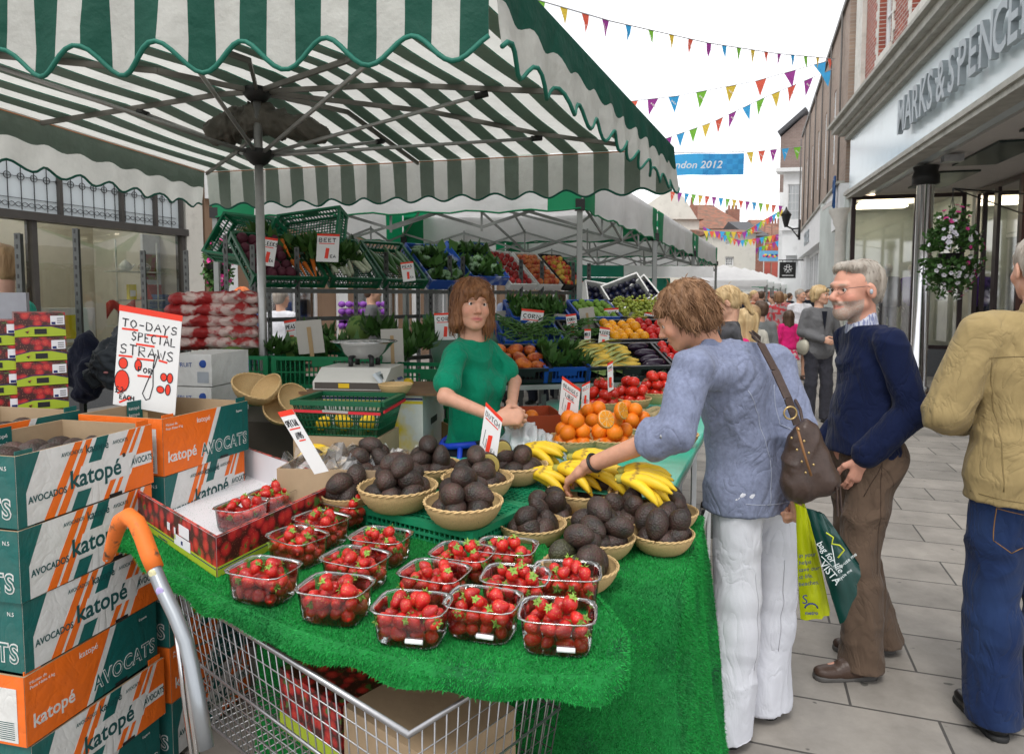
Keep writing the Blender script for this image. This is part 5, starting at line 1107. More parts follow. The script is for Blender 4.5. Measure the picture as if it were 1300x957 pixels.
def tomtop():
 m = MB()
 for k in range(5):
  a = k * 1.257; d = V((math.cos(a), math.sin(a), 0)); s = V((-d.y, d.x, 0)); m.add([V((0, 0, .0255)), d * .009 + s * .003 + V((0, 0, .0285)), d * .02 + V((0, 0, .033)), d * .009 - s * .003 + V((0, 0, .0285))], [(0, 1, 2, 3)])
 m.tube([(0, 0, .024), (0, 0, .036)], .0016, 5); return proto(m, 'stalk', [mat('tomato_green', (.07, .14, .03))])
TOMTOP = tomtop()
def spawn(name, me, loc, rot=(0, 0, 0), sc=1., label=None, cat=None, group=None, kid=None, parent=None):
 o = bpy.data.objects.new(name, me); COL.objects.link(o); o.location = loc; o.rotation_euler = rot; o.scale = (sc,) * 3 if not isinstance(sc, tuple) else sc
 if parent: o.parent = parent
 tag(o, label, cat, group)
 if kid: c = bpy.data.objects.new(kid[0], kid[1]); COL.objects.link(c); c.parent = o
 return o
def rrot(rs, tilt=math.pi): return (rs.uniform(-tilt, tilt), rs.uniform(-tilt, tilt), rs.uniform(0, 6.28))
# ---------------------------------------------------------------- clear punnets of strawberries
CLEARP = clear_mat('clear_plastic', (.97, .98, .98), .05, .12)
def punnet_mesh():
 m = MB(); loops = [(.050, .036, .0, .016), (.058, .043, .001, .016), (.061, .046, .012, .018), (.0655, .0495, .058, .021), (.0665, .0505, .064, .022), (.0710, .0550, .0655, .024), (.0720, .0560, .0635, .024), (.0690, .0530, .0625, .024)]; N = 28; vs = []
 for hx, hy, z, r in loops:
  for j in range(N):
   a = 2 * math.pi * (j + .5) / N; cx, cy = math.cos(a), math.sin(a); k = 5.0; q = (abs(cx / hx) ** k + abs(cy / hy) ** k) ** (-1 / k); vs.append((cx * q, cy * q, z))
 fs = [(i * N + j, i * N + (j + 1) % N, (i + 1) * N + (j + 1) % N, (i + 1) * N + j) for i in range(len(loops) - 1) for j in range(N)]; fs.append(tuple(range(N - 1, -1, -1)))
 m.add(vs, fs, 0, True); return m.mesh('punnet', [CLEARP])
PUN = punnet_mesh(); zA = .872; LABW = mat('label_white', (.8, .8, .8), var=0)
RIM = MB(); RIM.tube([(x_, y_, .0645) for x_, y_ in [(math.cos(a) * (abs(math.cos(a) / .0705) ** 5 + abs(math.sin(a) / .0545) ** 5) ** -.2, math.sin(a) * (abs(math.cos(a) / .0705) ** 5 + abs(math.sin(a) / .0545) ** 5) ** -.2) for a in np.linspace(0, 2 * math.pi, 33)[:-1]]], .0011, 5, closed=True); RIMM = RIM.mesh('rim', [clear_mat('plastic_rim', (.9, .92, .92), .45, .15)])
_m = MB(); _m.tube([(-.016, 0, 0), (.016, 0, 0)], .0045, 8); WLAB = _m.mesh('label', [mat('label_white', (0, 0, 0))])
n_berry = [0]; LOWB = []
def punnet(px, py, z, rz, where, nb=16, sc=1.15, fill=1.08):
 b = PZ(px, py, z); rs = random.Random(int(px * 7 + py)); gname = 'strawberries in the punnet ' + where
 p = spawn('punnet', PUN, b, (0, 0, rz), sc, 'clear plastic strawberry punnet ' + where, 'punnet', 'clear punnets of strawberries', ('rim', RIMM))
 low = [(x, y, .019) for x in (-.046, -.0155, .0155, .046) for y in (-.030, 0, .030)] + [(0, 0, .045)]
 mid = [(x, y, .047) for x in (-.050, -.017, .017, .050) for y in (-.032, .001, .033)][:11]
 top = [(-.034, .012, .074), (-.006, -.020, .076), (.022, .010, .078), (.042, -.018, .070), (.006, .030, .072)]
 c, s_ = math.cos(rz), math.sin(rz)
 for i, (x, y, zz) in enumerate(low + mid + top):
  x += rs.uniform(-.004, .004); y += rs.uniform(-.004, .004); q = b + V((c * x - s_ * y, s_ * x + c * y, zz + rs.uniform(-.003, .004))) * 1
  rot = rrot(rs, 2.4) if zz < .06 or rs.random() < .55 else (rs.uniform(-.8, .8), rs.uniform(-.8, .8), rs.uniform(0, 6)); k = rs.randrange(5); sc_ = rs.uniform(.74, 1.0)
  if i < len(low): LOWB.append((q, rot, sc_, k))
  else: spawn('strawberry', BERRY[k], q, rot, sc_, 'ripe red strawberry in the punnet ' + where, 'strawberry', gname, ('calyx', CALYX)); n_berry[0] += 1
 if where.startswith(('third', 'fourth', 'at the right')): spawn('label', WLAB, (.018, -.0475, .016), (R(-8), 0, 0), 1, parent=p)
# ---------------------------------------------------------------- tables with artificial grass
GRASS = mat('artificial_grass', (.010, .27, .045), rough=.6, var=.3, vs=22, spec=.3, col2=(.006, .13, .03), c2s=5, c2t=.60, c2w=.1); GRASSB = mat('grass_backing', (.006, .16, .03), rough=.9, var=.3, vs=18, bump=.8, bs=160, col2=(.004, .06, .02), c2s=9, c2t=.62)
def inpoly(X, Y, poly):
 r = np.zeros(len(X), bool); n = len(poly)
 for i in range(n):
  x1, y1, x2, y2 = poly[i][0], poly[i][1], poly[(i + 1) % n][0], poly[(i + 1) % n][1]; c = ((y1 > Y) != (y2 > Y)) & (X < (x2 - x1) * (Y - y1) / (y2 - y1 + 1e-12) + x1); r ^= c
 return r
def blades(P, N, ln, seed, lean=.6, w=.0011):
 rs = np.random.RandomState(seed); n = len(P); d = rs.normal(size=(n, 3)) * lean + N; d /= np.linalg.norm(d, axis=1)[:, None]; s = np.cross(d, rs.normal(size=(n, 3))); s /= np.linalg.norm(s, axis=1)[:, None]; L = (ln * (.6 + .7 * rs.rand(n)))[:, None]
 vs = np.stack([P - s * w, P + s * w, P + d * L], 1).reshape(-1, 3); return vs, np.arange(3 * n).reshape(-1, 3)
def grass_mat(name, label, poly, z, hem, th=.012, dens=60000, seed=1, hemh=.04, wav=.008):
 """poly: plan outline (counter-clockwise); hem: indices (i, j) of the run of edges that hang, with height hemh"""
 m = MB(); pl = [V((p.x, p.y, z - th)) for p in poly]; m.prism(pl, (0, 0, th), 1)
 xs, ys = [p.x for p in poly], [p.y for p in poly]; A = (max(xs) - min(xs)) * (max(ys) - min(ys)); n = int(A * dens); rs = np.random.RandomState(seed)
 X, Y = rs.uniform(min(xs), max(xs), n), rs.uniform(min(ys), max(ys), n); k = inpoly(X, Y, [(p.x, p.y) for p in poly]); P = np.stack([X[k], Y[k], np.full(k.sum(), z)], 1)
 cl = vnoise(P * 30, 2)[:, None]; vs, fs = blades(P, np.array([0, 0, 1.]) + np.concatenate([vnoise(P * 14, 5)[:, None] * .6, vnoise(P * 14, 6)[:, None] * .6, 0 * cl], 1), .0075, seed); m.arr(vs, fs, 0, False)
 for (i0, i1, hh_) in hem:
  run = [poly[i % len(poly)] for i in range(i0, i1 + 1)]; pts = []
  for a, b in zip(run, run[1:]): K = max(1, int((b - a).length / .025)); pts += [a.lerp(b, s / K) for s in range(K)]
  pts.append(run[-1]); tn = [(pts[min(i + 1, len(pts) - 1)] - pts[max(i - 1, 0)]).normalized() for i in range(len(pts))]; outs = [V((t_.y, -t_.x, 0)).normalized() for t_ in tn]
  for _ in range(2): outs = [(outs[max(i - 1, 0)] + outs[i] * 2 + outs[min(i + 1, len(outs) - 1)]).normalized() for i in range(len(outs))]
  K = max(3, int(hh_ / .035)); G = []; L = 0
  for i, (q, out) in enumerate(zip(pts, outs)):
   L += (q - pts[max(i - 1, 0)]).length; row = []
   for k_ in range(K + 1):
    g = k_ / K; w_ = wav * math.sin(L * 19 + g * 2) * g + wav * .7 * float(vnoise(np.array([[q.x * 7, q.y * 7, g * hh_ * 5]]))[0]) * (g > 0); row.append(V((q.x, q.y, z + .001 - hh_ * g + (.008 * math.sin(L * 31) * g if hh_ < .1 else 0))) + out * (.001 + .014 * math.sin(min(1, g * 3) * 1.57) + w_ + hh_ * .06 * g))
   G.append(row)
  m.sheet(G, 1, True); m.sheet([[p - o_ * .006 for p in r_] for r_, o_ in zip(G, outs)], 1, True)
  N = len(G) - 1; nb = int(L * hh_ * dens * 1.3); S, Tt = rs.rand(nb), rs.rand(nb); GG = np.array([[list(p) for p in r_] for r_ in G]); si = S * N; ti = Tt * K; a_, b_ = si.astype(int).clip(0, N - 1), ti.astype(int).clip(0, K - 1); fa, fb = (si - a_)[:, None], (ti - b_)[:, None]
  Pp = GG[a_, b_] * (1 - fa) * (1 - fb) + GG[a_ + 1, b_] * fa * (1 - fb) + GG[a_, b_ + 1] * (1 - fa) * fb + GG[a_ + 1, b_ + 1] * fa * fb; O_ = np.array([list(o_) for o_ in outs])[a_]
  vs, fs = blades(Pp, O_ + np.array([0, 0, -.25]), .0085, seed + 9); m.arr(vs, fs, 0, False)
 return tag(m.build(name, [GRASS, GRASSB]), label, 'grass mat')
pA = [PZ(x, y, zA) for x, y in ((122, 645), (165, 682), (220, 724), (300, 768), (370, 797), (450, 822), (540, 842), (650, 856), (755, 857), (784, 842), (789, 798), (748, 747), (690, 690), (600, 640), (440, 600), (300, 575), (200, 590))]
grass_mat('grass_mat', 'bright green artificial grass mat under the strawberry punnets with its curved edge hanging', pA, zA, [(0, 11, .045)], dens=90000, seed=3, wav=.006)
m = MB(); m.prism([V((p.x, p.y, zA - .034)) for p in pA], (0, 0, .02)); tag(m.build('display_board', mat('old_plywood', (.20, .13, .07), rough=.8, var=.3, stretch=(1, 6, 1))), 'brown board under the strawberry grass mat resting on the trolley', 'board')
zB = .848; cB = PZ(857, 766, zB); dB = PZ(893, 655, zB); vB = (dB - cB).normalized(); uB = V((-vB.y, vB.x, 0))
pB = [cB, dB, dB + uB * 1.25, cB + uB * 1.25]
pB = [cB + uB * 1.25, cB, dB, dB + uB * 1.25]
grass_mat('grass_cloth', 'green artificial grass cloth under the avocado baskets, falling to the ground at its right side', pB, zB, [(0, 2, .82)], dens=60000, seed=5, wav=.03)
m = MB();
for a in (.08, 1.15):
 for b in (.08, (dB - cB).length - .06): q = cB + uB * a + vB * b; m.box((q.x, q.y, zB / 2 - .01), (.03, .03, zB - .03))
m.prism([V((p.x, p.y, zB - .04)) for p in [cB + uB * .03 + vB * .02, dB + uB * .03, dB + uB * 1.2, cB + uB * 1.2 + vB * .02]], (0, 0, .025)); tag(m.build('trestle_table', ALU), 'metal trestle table hidden under the green grass cloth', 'table')
# turquoise covered table
zC = .93; nC = PZ(846, 634, zC); fC = PZ(900, 536, zC); vC = (fC - nC).normalized(); uC = V((-vC.y, vC.x, 0)); LC = (fC - nC).length + .5; WC = 1.05
tt = thing('market_table', 'white metal framed table covered with smooth turquoise vinyl under the oranges and bananas', 'table', nC * 1 + uC * .5 - UP * zC)
m = MB(); m.obox(nC + UP * -.006, uC * WC, vC * LC, UP * .006); G = []
for s in range(25): q = nC + vC * LC * s / 24; G.append([q - UP * .001, q - uC * .004 - UP * .012, q - uC * (.005 + .003 * math.sin(s * 1.1)) - UP * .03])
m.sheet(G, th=.002); m.build('vinyl_cover', mat('turquoise_vinyl', (.05, .44, .31), rough=.3, var=.06, vs=4, bump=.15, bs=9, spec=.5), tt, world=True)
for a in (.03, WC - .03):
 for b in (.03, .55, 1.1, LC - .05):
  m = MB(); q = nC + uC * a + vC * b; m.box((q.x, q.y, (zC - .03) / 2), (.022, .022, zC - .03)); m.build('leg', WHITE, tt, world=True)
m = MB(); m.bar(nC + uC * .012 - UP * .045, nC + uC * .012 + vC * LC - UP * .045, .02, .03); m.bar(nC + uC * .03 - UP * .6, nC + uC * .03 + vC * LC - UP * .6, .02, .02); m.build('rail', WHITE, tt, world=True)
# ---------------------------------------------------------------- green plastic crates
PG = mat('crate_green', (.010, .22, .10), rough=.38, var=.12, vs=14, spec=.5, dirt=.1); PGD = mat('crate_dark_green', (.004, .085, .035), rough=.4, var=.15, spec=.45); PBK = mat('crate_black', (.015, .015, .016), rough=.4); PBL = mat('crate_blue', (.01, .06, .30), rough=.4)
def crate_mb(L, W, H, t=.012, top=False, nslot=9, rows=3, bottom=True):
 m = MB()
 for sx in (0, 1):
  for sy in (0, 1): m.obox((sx * (L - .028) - L / 2, sy * (W - .028) - W / 2, 0), (.028, 0, 0), (0, .028, 0), (0, 0, H))
 for side in range(4):
  ln = L if side % 2 == 0 else W; other = W if side % 2 == 0 else L
  def P(x, d, z): q = V((x - ln / 2, -other / 2 + d, z)); return Matrix.Rotation(side * math.pi / 2, 3, 'Z') @ q
  def bx(x0, x1, z0, z1, d0=.002, th=t):
   o = P(x0, d0, z0); m.obox(o, P(x1, d0, z0) - o, P(x0, d0 + th, z0) - o, P(x0, d0, z1) - o)
  bx(.028, ln - .028, H - .022, H - .001, -.001, t + .004); bx(.028, ln - .028, .001, .024); z = .024; step = (H - .046) / rows; ns = max(3, int(nslot * ln / L))
  for r_ in range(rows):
   if r_: bx(.028, ln - .028, .024 + step * r_ - .004, .024 + step * r_ + .004)
  for k in range(1, ns * 2): bx(.028 + (ln - .056) * k / (ns * 2) - .003, .028 + (ln - .056) * k / (ns * 2) + .003, .024, H - .022, .004, t - .005)
  if H > .09: bx(ln / 2 - .06, ln / 2 + .06, H - .055, H - .022, .001, t - .002)
 if bottom or top:
  zt_ = H - .004 if top else .004; nx, ny = int(L / .022), int(W / .022)
  for i in range(1, nx): m.obox((-L / 2 + L * i / nx - .0025, -W / 2 + .01, zt_ - .004), (.005, 0, 0), (0, W - .02, 0), (0, 0, .0055))
  for i in range(1, ny): m.obox((-L / 2 + .01, -W / 2 + W * i / ny - .0025, zt_ - .0035), (L - .02, 0, 0), (0, .005, 0), (0, 0, .0055))
 return m
def place_local(mb, name, mats, loc, rz, label, cat, group=None, parent=None):
 me = mb.mesh(name, mats if isinstance(mats, list) else [mats]); return spawn(name, me, loc, (0, 0, rz), 1, label, cat, group)
zK = zB + .085; N0, L0, R0_ = PZ(600, 676, zK), PZ(458, 643, zK), PZ(694, 600, zK)
ea = (L0 - N0); eb = (R0_ - N0); rz = math.atan2(-ea.y, -ea.x); Lk, Wk = ea.length, eb.length
c = N0 + ea / 2 + eb / 2;
me = crate_mb(Lk, .30, .083, top=True, nslot=11, rows=2).mesh('crate', [PG])
pv = V((-math.sin(rz), math.cos(rz), 0))
spawn('crate', me, N0 + ea / 2 + pv * .15 - UP * .083, (0, 0, rz), 1, 'upturned green plastic crate nearest the strawberries, carrying avocado baskets', 'crate', 'upturned green crates')
spawn('crate', me, N0 + ea / 2 + pv * .456 - UP * .083, (0, 0, rz), 1, 'upturned green plastic crate behind the first one, under the rear avocado baskets', 'crate', 'upturned green crates')
# ---------------------------------------------------------------- woven baskets
def basket_mesh():
 m = MB(); N = 60; prof = [(.45, 0), (.62, .0), (.70, .06), (.77, .13), (.83, .20), (.88, .27), (.92, .34), (.96, .41), (.985, .48), (1.0, .55), (1.0, .58)]; vs = []
 for i, (r, z) in enumerate(prof):
  for j in range(N): a = 2 * math.pi * j / N; rr = r + (.014 if (j // 2 + i) % 2 else -.006) * (i > 1); vs.append((rr * math.cos(a), rr * math.sin(a), z))
 for i, (r, z) in enumerate(reversed(prof)):
  for j in range(N): a = 2 * math.pi * j / N; rr = r - .045; vs.append((rr * math.cos(a), rr * math.sin(a), z + .02 if i > 1 else z + .02))
 K = len(prof) * 2; fs = [(i * N + j, i * N + (j + 1) % N, (i + 1) * N + (j + 1) % N, (i + 1) * N + j) for i in range(K - 1) for j in range(N)]; fs.append(tuple(range((K - 1) * N, K * N)))
 m.add(vs, fs, 0, True); return m.mesh('basket', [STRAWC])
BASK = basket_mesh()
def brim():
 m = MB()
 for ph in (0, math.pi): m.tube([((1.0 + .022 * math.cos(a * 16 + ph)) * math.cos(a), (1.0 + .022 * math.cos(a * 16 + ph)) * math.sin(a), .585 + .022 * math.sin(a * 16 + ph)) for a in np.linspace(0, 2 * math.pi, 97)[:-1]], .026, 5, closed=True)
 return m.mesh('rim', [STRAWC])
BRIM = brim()
def basket(px, py, w, z, where, cat='basket', group='round straw baskets on the stall', what='avocados'):
 """px, py, w: middle and width of the rim in the photograph; z: height of the surface"""
 q = PZ(px, py, z + .055); r = w / 2 * (q - V((0, 0, CAM_H))).dot(CF) / FPX; r = max(.06, min(.13, r)); q = PZ(px, py, z + r * .58)
 o = spawn('basket', BASK, V((q.x, q.y, z + .001)), (0, 0, px), r, 'round straw basket of ' + what + ' ' + where, 'basket', group, ('rim', BRIM)); return V((q.x, q.y, z)), r
def pile(c, r, meshes, fr, where, name, kid=None, n=(7, 4, 1), seed=0, tilt=3., spread=1., flatt=1.):
 rs = random.Random(seed); z = c.z + r * .16 + fr * 1.05; Rr = r * .92 - fr * 1.40
 for li, k in enumerate(n):
  if k == 1 and li == 0: ring = [(0, 0)]
  elif li == 0 and k > 5: ring = [(Rr * math.cos(2 * math.pi * i / (k - 1) + .3), Rr * math.sin(2 * math.pi * i / (k - 1) + .3)) for i in range(k - 1)] + [(0, 0)]
  else:
   rr = [Rr, fr * 1.55 if k > 3 else fr * 1.15, 0][min(li, 2)] if k > 1 else 0; rr = max(rr, fr * 1.02 / math.sin(math.pi / k)) if k > 1 else 0; ring = [(rr * math.cos(2 * math.pi * i / k + li), rr * math.sin(2 * math.pi * i / k + li)) for i in range(k)]
  for x, y in ring:
   p = V((c.x + (x + rs.uniform(-.15, .15) * fr) * spread, c.y + (y + rs.uniform(-.15, .15) * fr) * spread, z + rs.uniform(-.1, .15) * fr)); spawn(name, meshes[rs.randrange(len(meshes))], p, rrot(rs, tilt), rs.uniform(.92, 1.08), where[0], name, where[1], kid)
  z += fr * 1.42 * flatt
AB = [(505, 617, 96, zK, 'at the left front of the green crates', (7, 4, 2)), (588, 636, 97, zK, 'at the near corner of the green crates', (7, 4, 1)), (470, 590, 84, zK, 'at the far left of the green crates', (7, 4, 1)), (545, 590, 80, zK, 'in the middle of the green crates', (7, 4, 1)),
 (655, 589, 78, zK, 'with two halved fruits beside the price card', (7, 3)), (606, 606, 88, zK, 'on the crates just left of the halved avocados', (7, 3, 1)), (440, 628, 62, zK - .02, 'by the corner of the strawberry carton', (6, 2)),
 (676, 664, 84, zB, 'at the foot of the green crates', (7, 2)), (697, 648, 76, zB, "right under the customer's reaching hand", (7, 3)), (736, 717, 96, zB, 'nearest the strawberry punnets', (6, 3, 1)), (763, 681, 84, zB, 'in the middle of the grass cloth', (7, 4, 1)),
 (796, 655, 76, zB, 'behind the middle one on the grass cloth', (7, 3)), (840, 676, 80, zB, 'at the right edge of the grass cloth', (7, 4)), (848, 648, 74, zB, 'at the back right corner of the grass cloth', (7, 3)), (757, 625, 70, zB, 'tucked between the bananas and the middle baskets', (7, 3))]
for i, (px, py, w, z, wh, n) in enumerate(AB):
 c, r = basket(px, py, w, z, wh); pile(c, r, AVO if i in (9, 8) else AVO[:4], .0325, ('dark bumpy avocado in the basket ' + wh, 'avocados in the basket ' + wh), 'avocado', n=n, seed=i + 3, tilt=3, flatt=.95)
def half_avo():
 vs, fs = sdf([elp((0, 0, 0), (.034, .033, .047), .01)], .0022, [((0, 0, 0), (0, -1, 0))]); m = MB(); m.arr(vs, fs); k = m.mesh('avocado', [M_AVO]); m = MB(); m.ell((0, -.0005, 0), (.031, .0022, .044), 24, 0); m.ell((0, -.002, -.006), (.015, .004, .016), 16, 1); return k, m.mesh('flesh', [M_FLESH, mat('avocado_stone', (.16, .07, .03), rough=.5)])
HA, HF = half_avo(); q = PZ(639, 566, zK + .11); spawn('avocado', HA, PZ(638, 574, zK + .115), (R(20), R(-25), R(20)), 1.1, 'halved avocado showing pale flesh, the upper of the two halves', 'avocado', None, ('flesh', HF)); spawn('avocado', HA, PZ(621, 590, zK + .10), (R(25), R(-30), R(10)), 1.1, 'halved avocado showing pale flesh, the lower of the two halves', 'avocado', None, ('flesh', HF))
# oranges, tomatoes, bananas
for i, (px, py, w, wh, n) in enumerate([(727, 556, 68, 'nearest the price card', (7, 4, 2)), (776, 556, 66, 'behind the bananas', (7, 5, 2)), (750, 540, 62, 'in the second row', (7, 5, 3)), (860, 551, 52, "beyond the customer's elbow at the table edge", (6, 3)), (800, 540, 60, 'just left of the denim sleeve', (7, 5, 2))]):
 c, r = basket(px, py, w, zC, wh, what='oranges'); r = max(r, .1); pile(c, r * .93, [ORNG], .0335, ('bright orange in the basket ' + wh, 'oranges in the basket ' + wh), 'orange', n=n, seed=40 + i)
def half_or():
 vs, fs = sdf([elp((0, 0, 0), (.037, .037, .037), .01)], .0026, [((0, 0, 0), (0, -1, 0))]); m = MB(); m.arr(vs, fs); k = m.mesh('orange', [M_ORANGE]); m = MB(); m.ell((0, -.001, 0), (.0345, .001, .0345), 24, 1)
 for s in range(9): a = s * 2 * math.pi / 9; m.prism([V((.003 * math.cos(a), -.0026, .003 * math.sin(a))), V((.031 * math.cos(a - .30), -.0026, .031 * math.sin(a - .30))), V((.0325 * math.cos(a), -.0026, .0325 * math.sin(a))), V((.031 * math.cos(a + .30), -.0026, .031 * math.sin(a + .30)))], (0, -.0006, 0), 0)
 return k, m.mesh('flesh', [mat('orange_flesh', (.80, .30, .02), rough=.25, var=.15, vs=90), mat('orange_pith', (.75, .55, .25))])
HO, HOF = half_or(); spawn('orange', HO, PZ(770, 532, zC + .19), (R(-25), R(10), R(25)), 1.05, 'halved orange with its cut face up, left of the other cut one', 'orange', None, ('flesh', HOF)); spawn('orange', HO, PZ(791, 521, zC + .2), (R(-20), R(30), R(40)), 1.05, 'halved orange on top of the heap, tilted towards the denim sleeve', 'orange', None, ('flesh', HOF))
ROPE = mat('rope_straw', (.34, .26, .14), rough=.9, var=.35, vs=40, bump=.7, bs=90)
for i, (px, py, w, n) in enumerate([(765, 512, 66, (7, 5, 2)), (800, 508, 66, (7, 5, 2)), (832, 500, 60, (7, 5, 3))]):
 wh = ['nearest the white price card', 'in the middle of the tomatoes', "against the customer's sleeve"][i]; q = PZ(px, py, zC + .10); tr_ = spawn('basket', BASK, V((q.x, q.y, zC + .045)), (0, 0, i), .115, 'thick roped basket of tomatoes ' + wh, 'basket', 'roped tomato baskets', ('rim', BRIM)); pile(V((q.x, q.y, zC + .055)), .115, [TOM], .034, ('shiny red tomato in the basket ' + wh, 'tomatoes in the basket ' + wh), 'tomato', ('stalk', TOMTOP), n=n, seed=60 + i, tilt=.6)
m = MB()
for k in range(3):
 a, b = PZ(745, 535 - 4 * k, zC + .03 + .015 * k), PZ(840, 528 - 4 * k, zC + .03 + .015 * k); m.tube([a.lerp(b, f) + V((0, .01 * math.sin(f * 19 + k), .006 * math.sin(f * 25 + 2 * k))) for f in np.linspace(0, 1, 30)], .017, 8)
tag(m.build('rope_roll', ROPE), 'thick rolled hessian edging between the oranges and the tomatoes', 'matting')
def banana_mesh(sd):
 rs = random.Random(sd); m = MB(); L = .19; bend = rs.uniform(.9, 1.25); pts, rr = [], []
 prof = [(0, .0045), (.06, .005), (.12, .009), (.2, .0145), (.35, .0175), (.55, .0180), (.75, .016), (.88, .0115), (.95, .006), (1, .0038)]
 for t, r in prof: a = bend * (t - .1); pts.append(V((L * math.sin(a) / bend, 0, -L * (1 - math.cos(a)) / bend))); rr.append(r)
 m.tube(pts, rr, 8); m.tube([pts[-1], pts[-1] + (pts[-1] - pts[-2]) * .25], [.0042, .003], 6, 1); return m.mesh('banana', [M_BAN, M_BTIP])
BAN = [banana_mesh(i) for i in range(4)]
STEM = MB(); STEM.lathe((0, 0, 0), [(.004, .03), (.007, .025), (.011, .008), (.017, -.006), (.012, -.015), (0, -.016)], 10); STEMM = STEM.mesh('stem', [mat('banana_stem', (.32, .30, .06), rough=.7, var=.3, vs=50)])
def bunch(px, py, z, head, label, n=5, pitch=.45, sc=1.1, roll=0):
 t = thing('banana_bunch', label, 'bananas', PZ(px, py, z), R(head), 'bunches of bananas on the turquoise table'); t.rotation_euler = (roll, 0, R(head)); rs = random.Random(int(px)); t.scale = (sc,) * 3
 spawn('stem', STEMM, (0, 0, 0), (0, R(60), 0), 1, parent=t)
 for i in range(n):
  f = (i - (n - 1) / 2); spawn('banana', BAN[i % 4], (0, 0, .0), (rs.uniform(-.1, .1), -pitch + .12 * abs(f) + rs.uniform(-.06, .06), f * .24), rs.uniform(.93, 1.05), parent=t)
 for i in range(max(0, n - 2)):
  f = (i - (n - 3) / 2); spawn('banana', BAN[(i + 2) % 4], (0, 0, -.004), (0, -pitch + .42, f * .26), rs.uniform(.93, 1.02), parent=t)
bz = zC + .075
for a_ in ((664, 570, .02, -16, 'banana bunch with its stalk pointing at the halved avocados', 5, .5, 1.0), (672, 600, -.02, -4, 'banana bunch lying lowest at the left of the fruit table', 5, .35, 1.0), (708, 594, 0, -22, 'banana bunch with stalk up in the middle of the row', 5, .5, 1.0), (726, 580, .02, -10, 'banana bunch half behind the reaching forearm', 5, .45, 1.0),
  (709, 572, .01, 165, 'banana bunch spreading left from the middle stalks', 4, .4, 1.0), (748, 598, 0, -6, 'banana bunch right under the forearm', 5, .4, 1.0), (788, 607, .015, -14, 'big banana bunch in the basket at the right of the row', 6, .5, 1.05), (790, 597, .03, 0, 'upper banana bunch behind the big one in the basket', 4, .4, .95)): bunch(a_[0], a_[1], bz + a_[2], a_[3], a_[4], a_[5], a_[6], a_[7])
basket(815, 628, 82, zC - .05, 'at the right end of the banana row', what='bananas'); basket(740, 622, 86, zC - .05, 'under the long forearm', what='bananas')
# ---------------------------------------------------------------- strawberry tray
def print_mat(name='strawberry_print', sc=26):
 m = bpy.data.materials.new(name); m.use_nodes = True; nt = m.node_tree; L = nt.links.new; b = nt.nodes['Principled BSDF']; tc = _n(nt, 'ShaderNodeTexCoord')
 vo = _n(nt, 'ShaderNodeTexVoronoi'); vo.inputs['Scale'].default_value = sc; L(tc.outputs['Object'], vo.inputs['Vector']); cr = _n(nt, 'ShaderNodeValToRGB'); cr.color_ramp.elements[0].color = (.62, .06, .035, 1); cr.color_ramp.elements[1].color = (.05, .008, .008, 1); cr.color_ramp.elements[1].position = .62
 e = cr.color_ramp.elements.new(.38); e.color = (.42, .015, .02, 1); L(vo.outputs['Distance'], cr.inputs[0])
 v2 = _n(nt, 'ShaderNodeTexVoronoi'); v2.inputs['Scale'].default_value = 170; L(tc.outputs['Object'], v2.inputs['Vector']); mr = _n(nt, 'ShaderNodeMapRange'); mr.inputs[1].default_value = .16; mr.inputs[2].default_value = .22; mr.inputs[3].default_value = .5; mr.inputs[4].default_value = 0; L(v2.outputs['Distance'], mr.inputs[0]); m1 = _n(nt, 'ShaderNodeMix', data_type='RGBA'); L(mr.outputs[0], m1.inputs[0]); L(cr.outputs[0], m1.inputs[6]); m1.inputs[7].default_value = (.65, .30, .15, 1)
 n = _n(nt, 'ShaderNodeTexNoise'); n.inputs['Scale'].default_value = sc * .8; n.inputs['Detail'].default_value = 3; L(tc.outputs['Object'], n.inputs['Vector']); m2 = _n(nt, 'ShaderNodeMapRange'); m2.inputs[1].default_value = .60; m2.inputs[2].default_value = .66; L(n.outputs['Fac'], m2.inputs[0]); mm = _n(nt, 'ShaderNodeMix', data_type='RGBA'); L(m2.outputs[0], mm.inputs[0]); L(m1.outputs[2], mm.inputs[6]); mm.inputs[7].default_value = (.07, .16, .03, 1); L(mm.outputs[2], b.inputs['Base Color']); b.inputs['Roughness'].default_value = .35; return m
PRN = print_mat(); PRNS = print_mat('strawberry_print_small', 34); LIME = mat('lime_print', (.36, .46, .03), rough=.45, var=.04); NAVYL = mat('navy_line', (.01, .02, .12), var=0)
zt = zA + .11; L_, N_, R_, F_ = [PZ(x, y, zt) for x, y in ((155, 611), (274, 681), (430, 612), (325, 561))]
F_ = L_ + (R_ - N_) * 1.0; tr = thing('strawberry_tray', 'shallow carton tray with a strawberry print outside and white inside, holding three punnets', 'tray', (L_ + R_) / 2 - UP * .11)
def wallp(a, b, inw, H0=.105, name='side', sh=.0):
 m = MB(); d = (b - a).normalized(); W = (b - a).length; a0 = V((a.x, a.y, zA + .002)); out = -inw
 m.obox(a0, d * W, inw * .004, UP * H0, 0); m.obox(a0 + out * .0015 + d * .001, d * (W - .002), out * -.0012 + V((0, 0, 0)), UP * (H0 - .001), 1); m.obox(a0 + out * .003 + d * .001, d * (W - .002), inw * .0012, UP * .026, 2)
 m.obox(a0 + out * .0036 + d * .002 + UP * .019, d * (W - .004), inw * .001, UP * .0025, 4)
 m.obox(a0 + d * .001 + UP * (H0 - .0005), d * (W - .002), inw * .0055, UP * .0035, 3); return m, a0, d, W, out
inN = (R_ - N_).normalized(); inR = (L_ - N_).normalized()
EDG = mat('red_print_edge', (.62, .10, .08), rough=.4, col2=(.12, .05, .04), c2s=40, var=.1)
m, a0, d, W, out = wallp(L_, N_, inN)
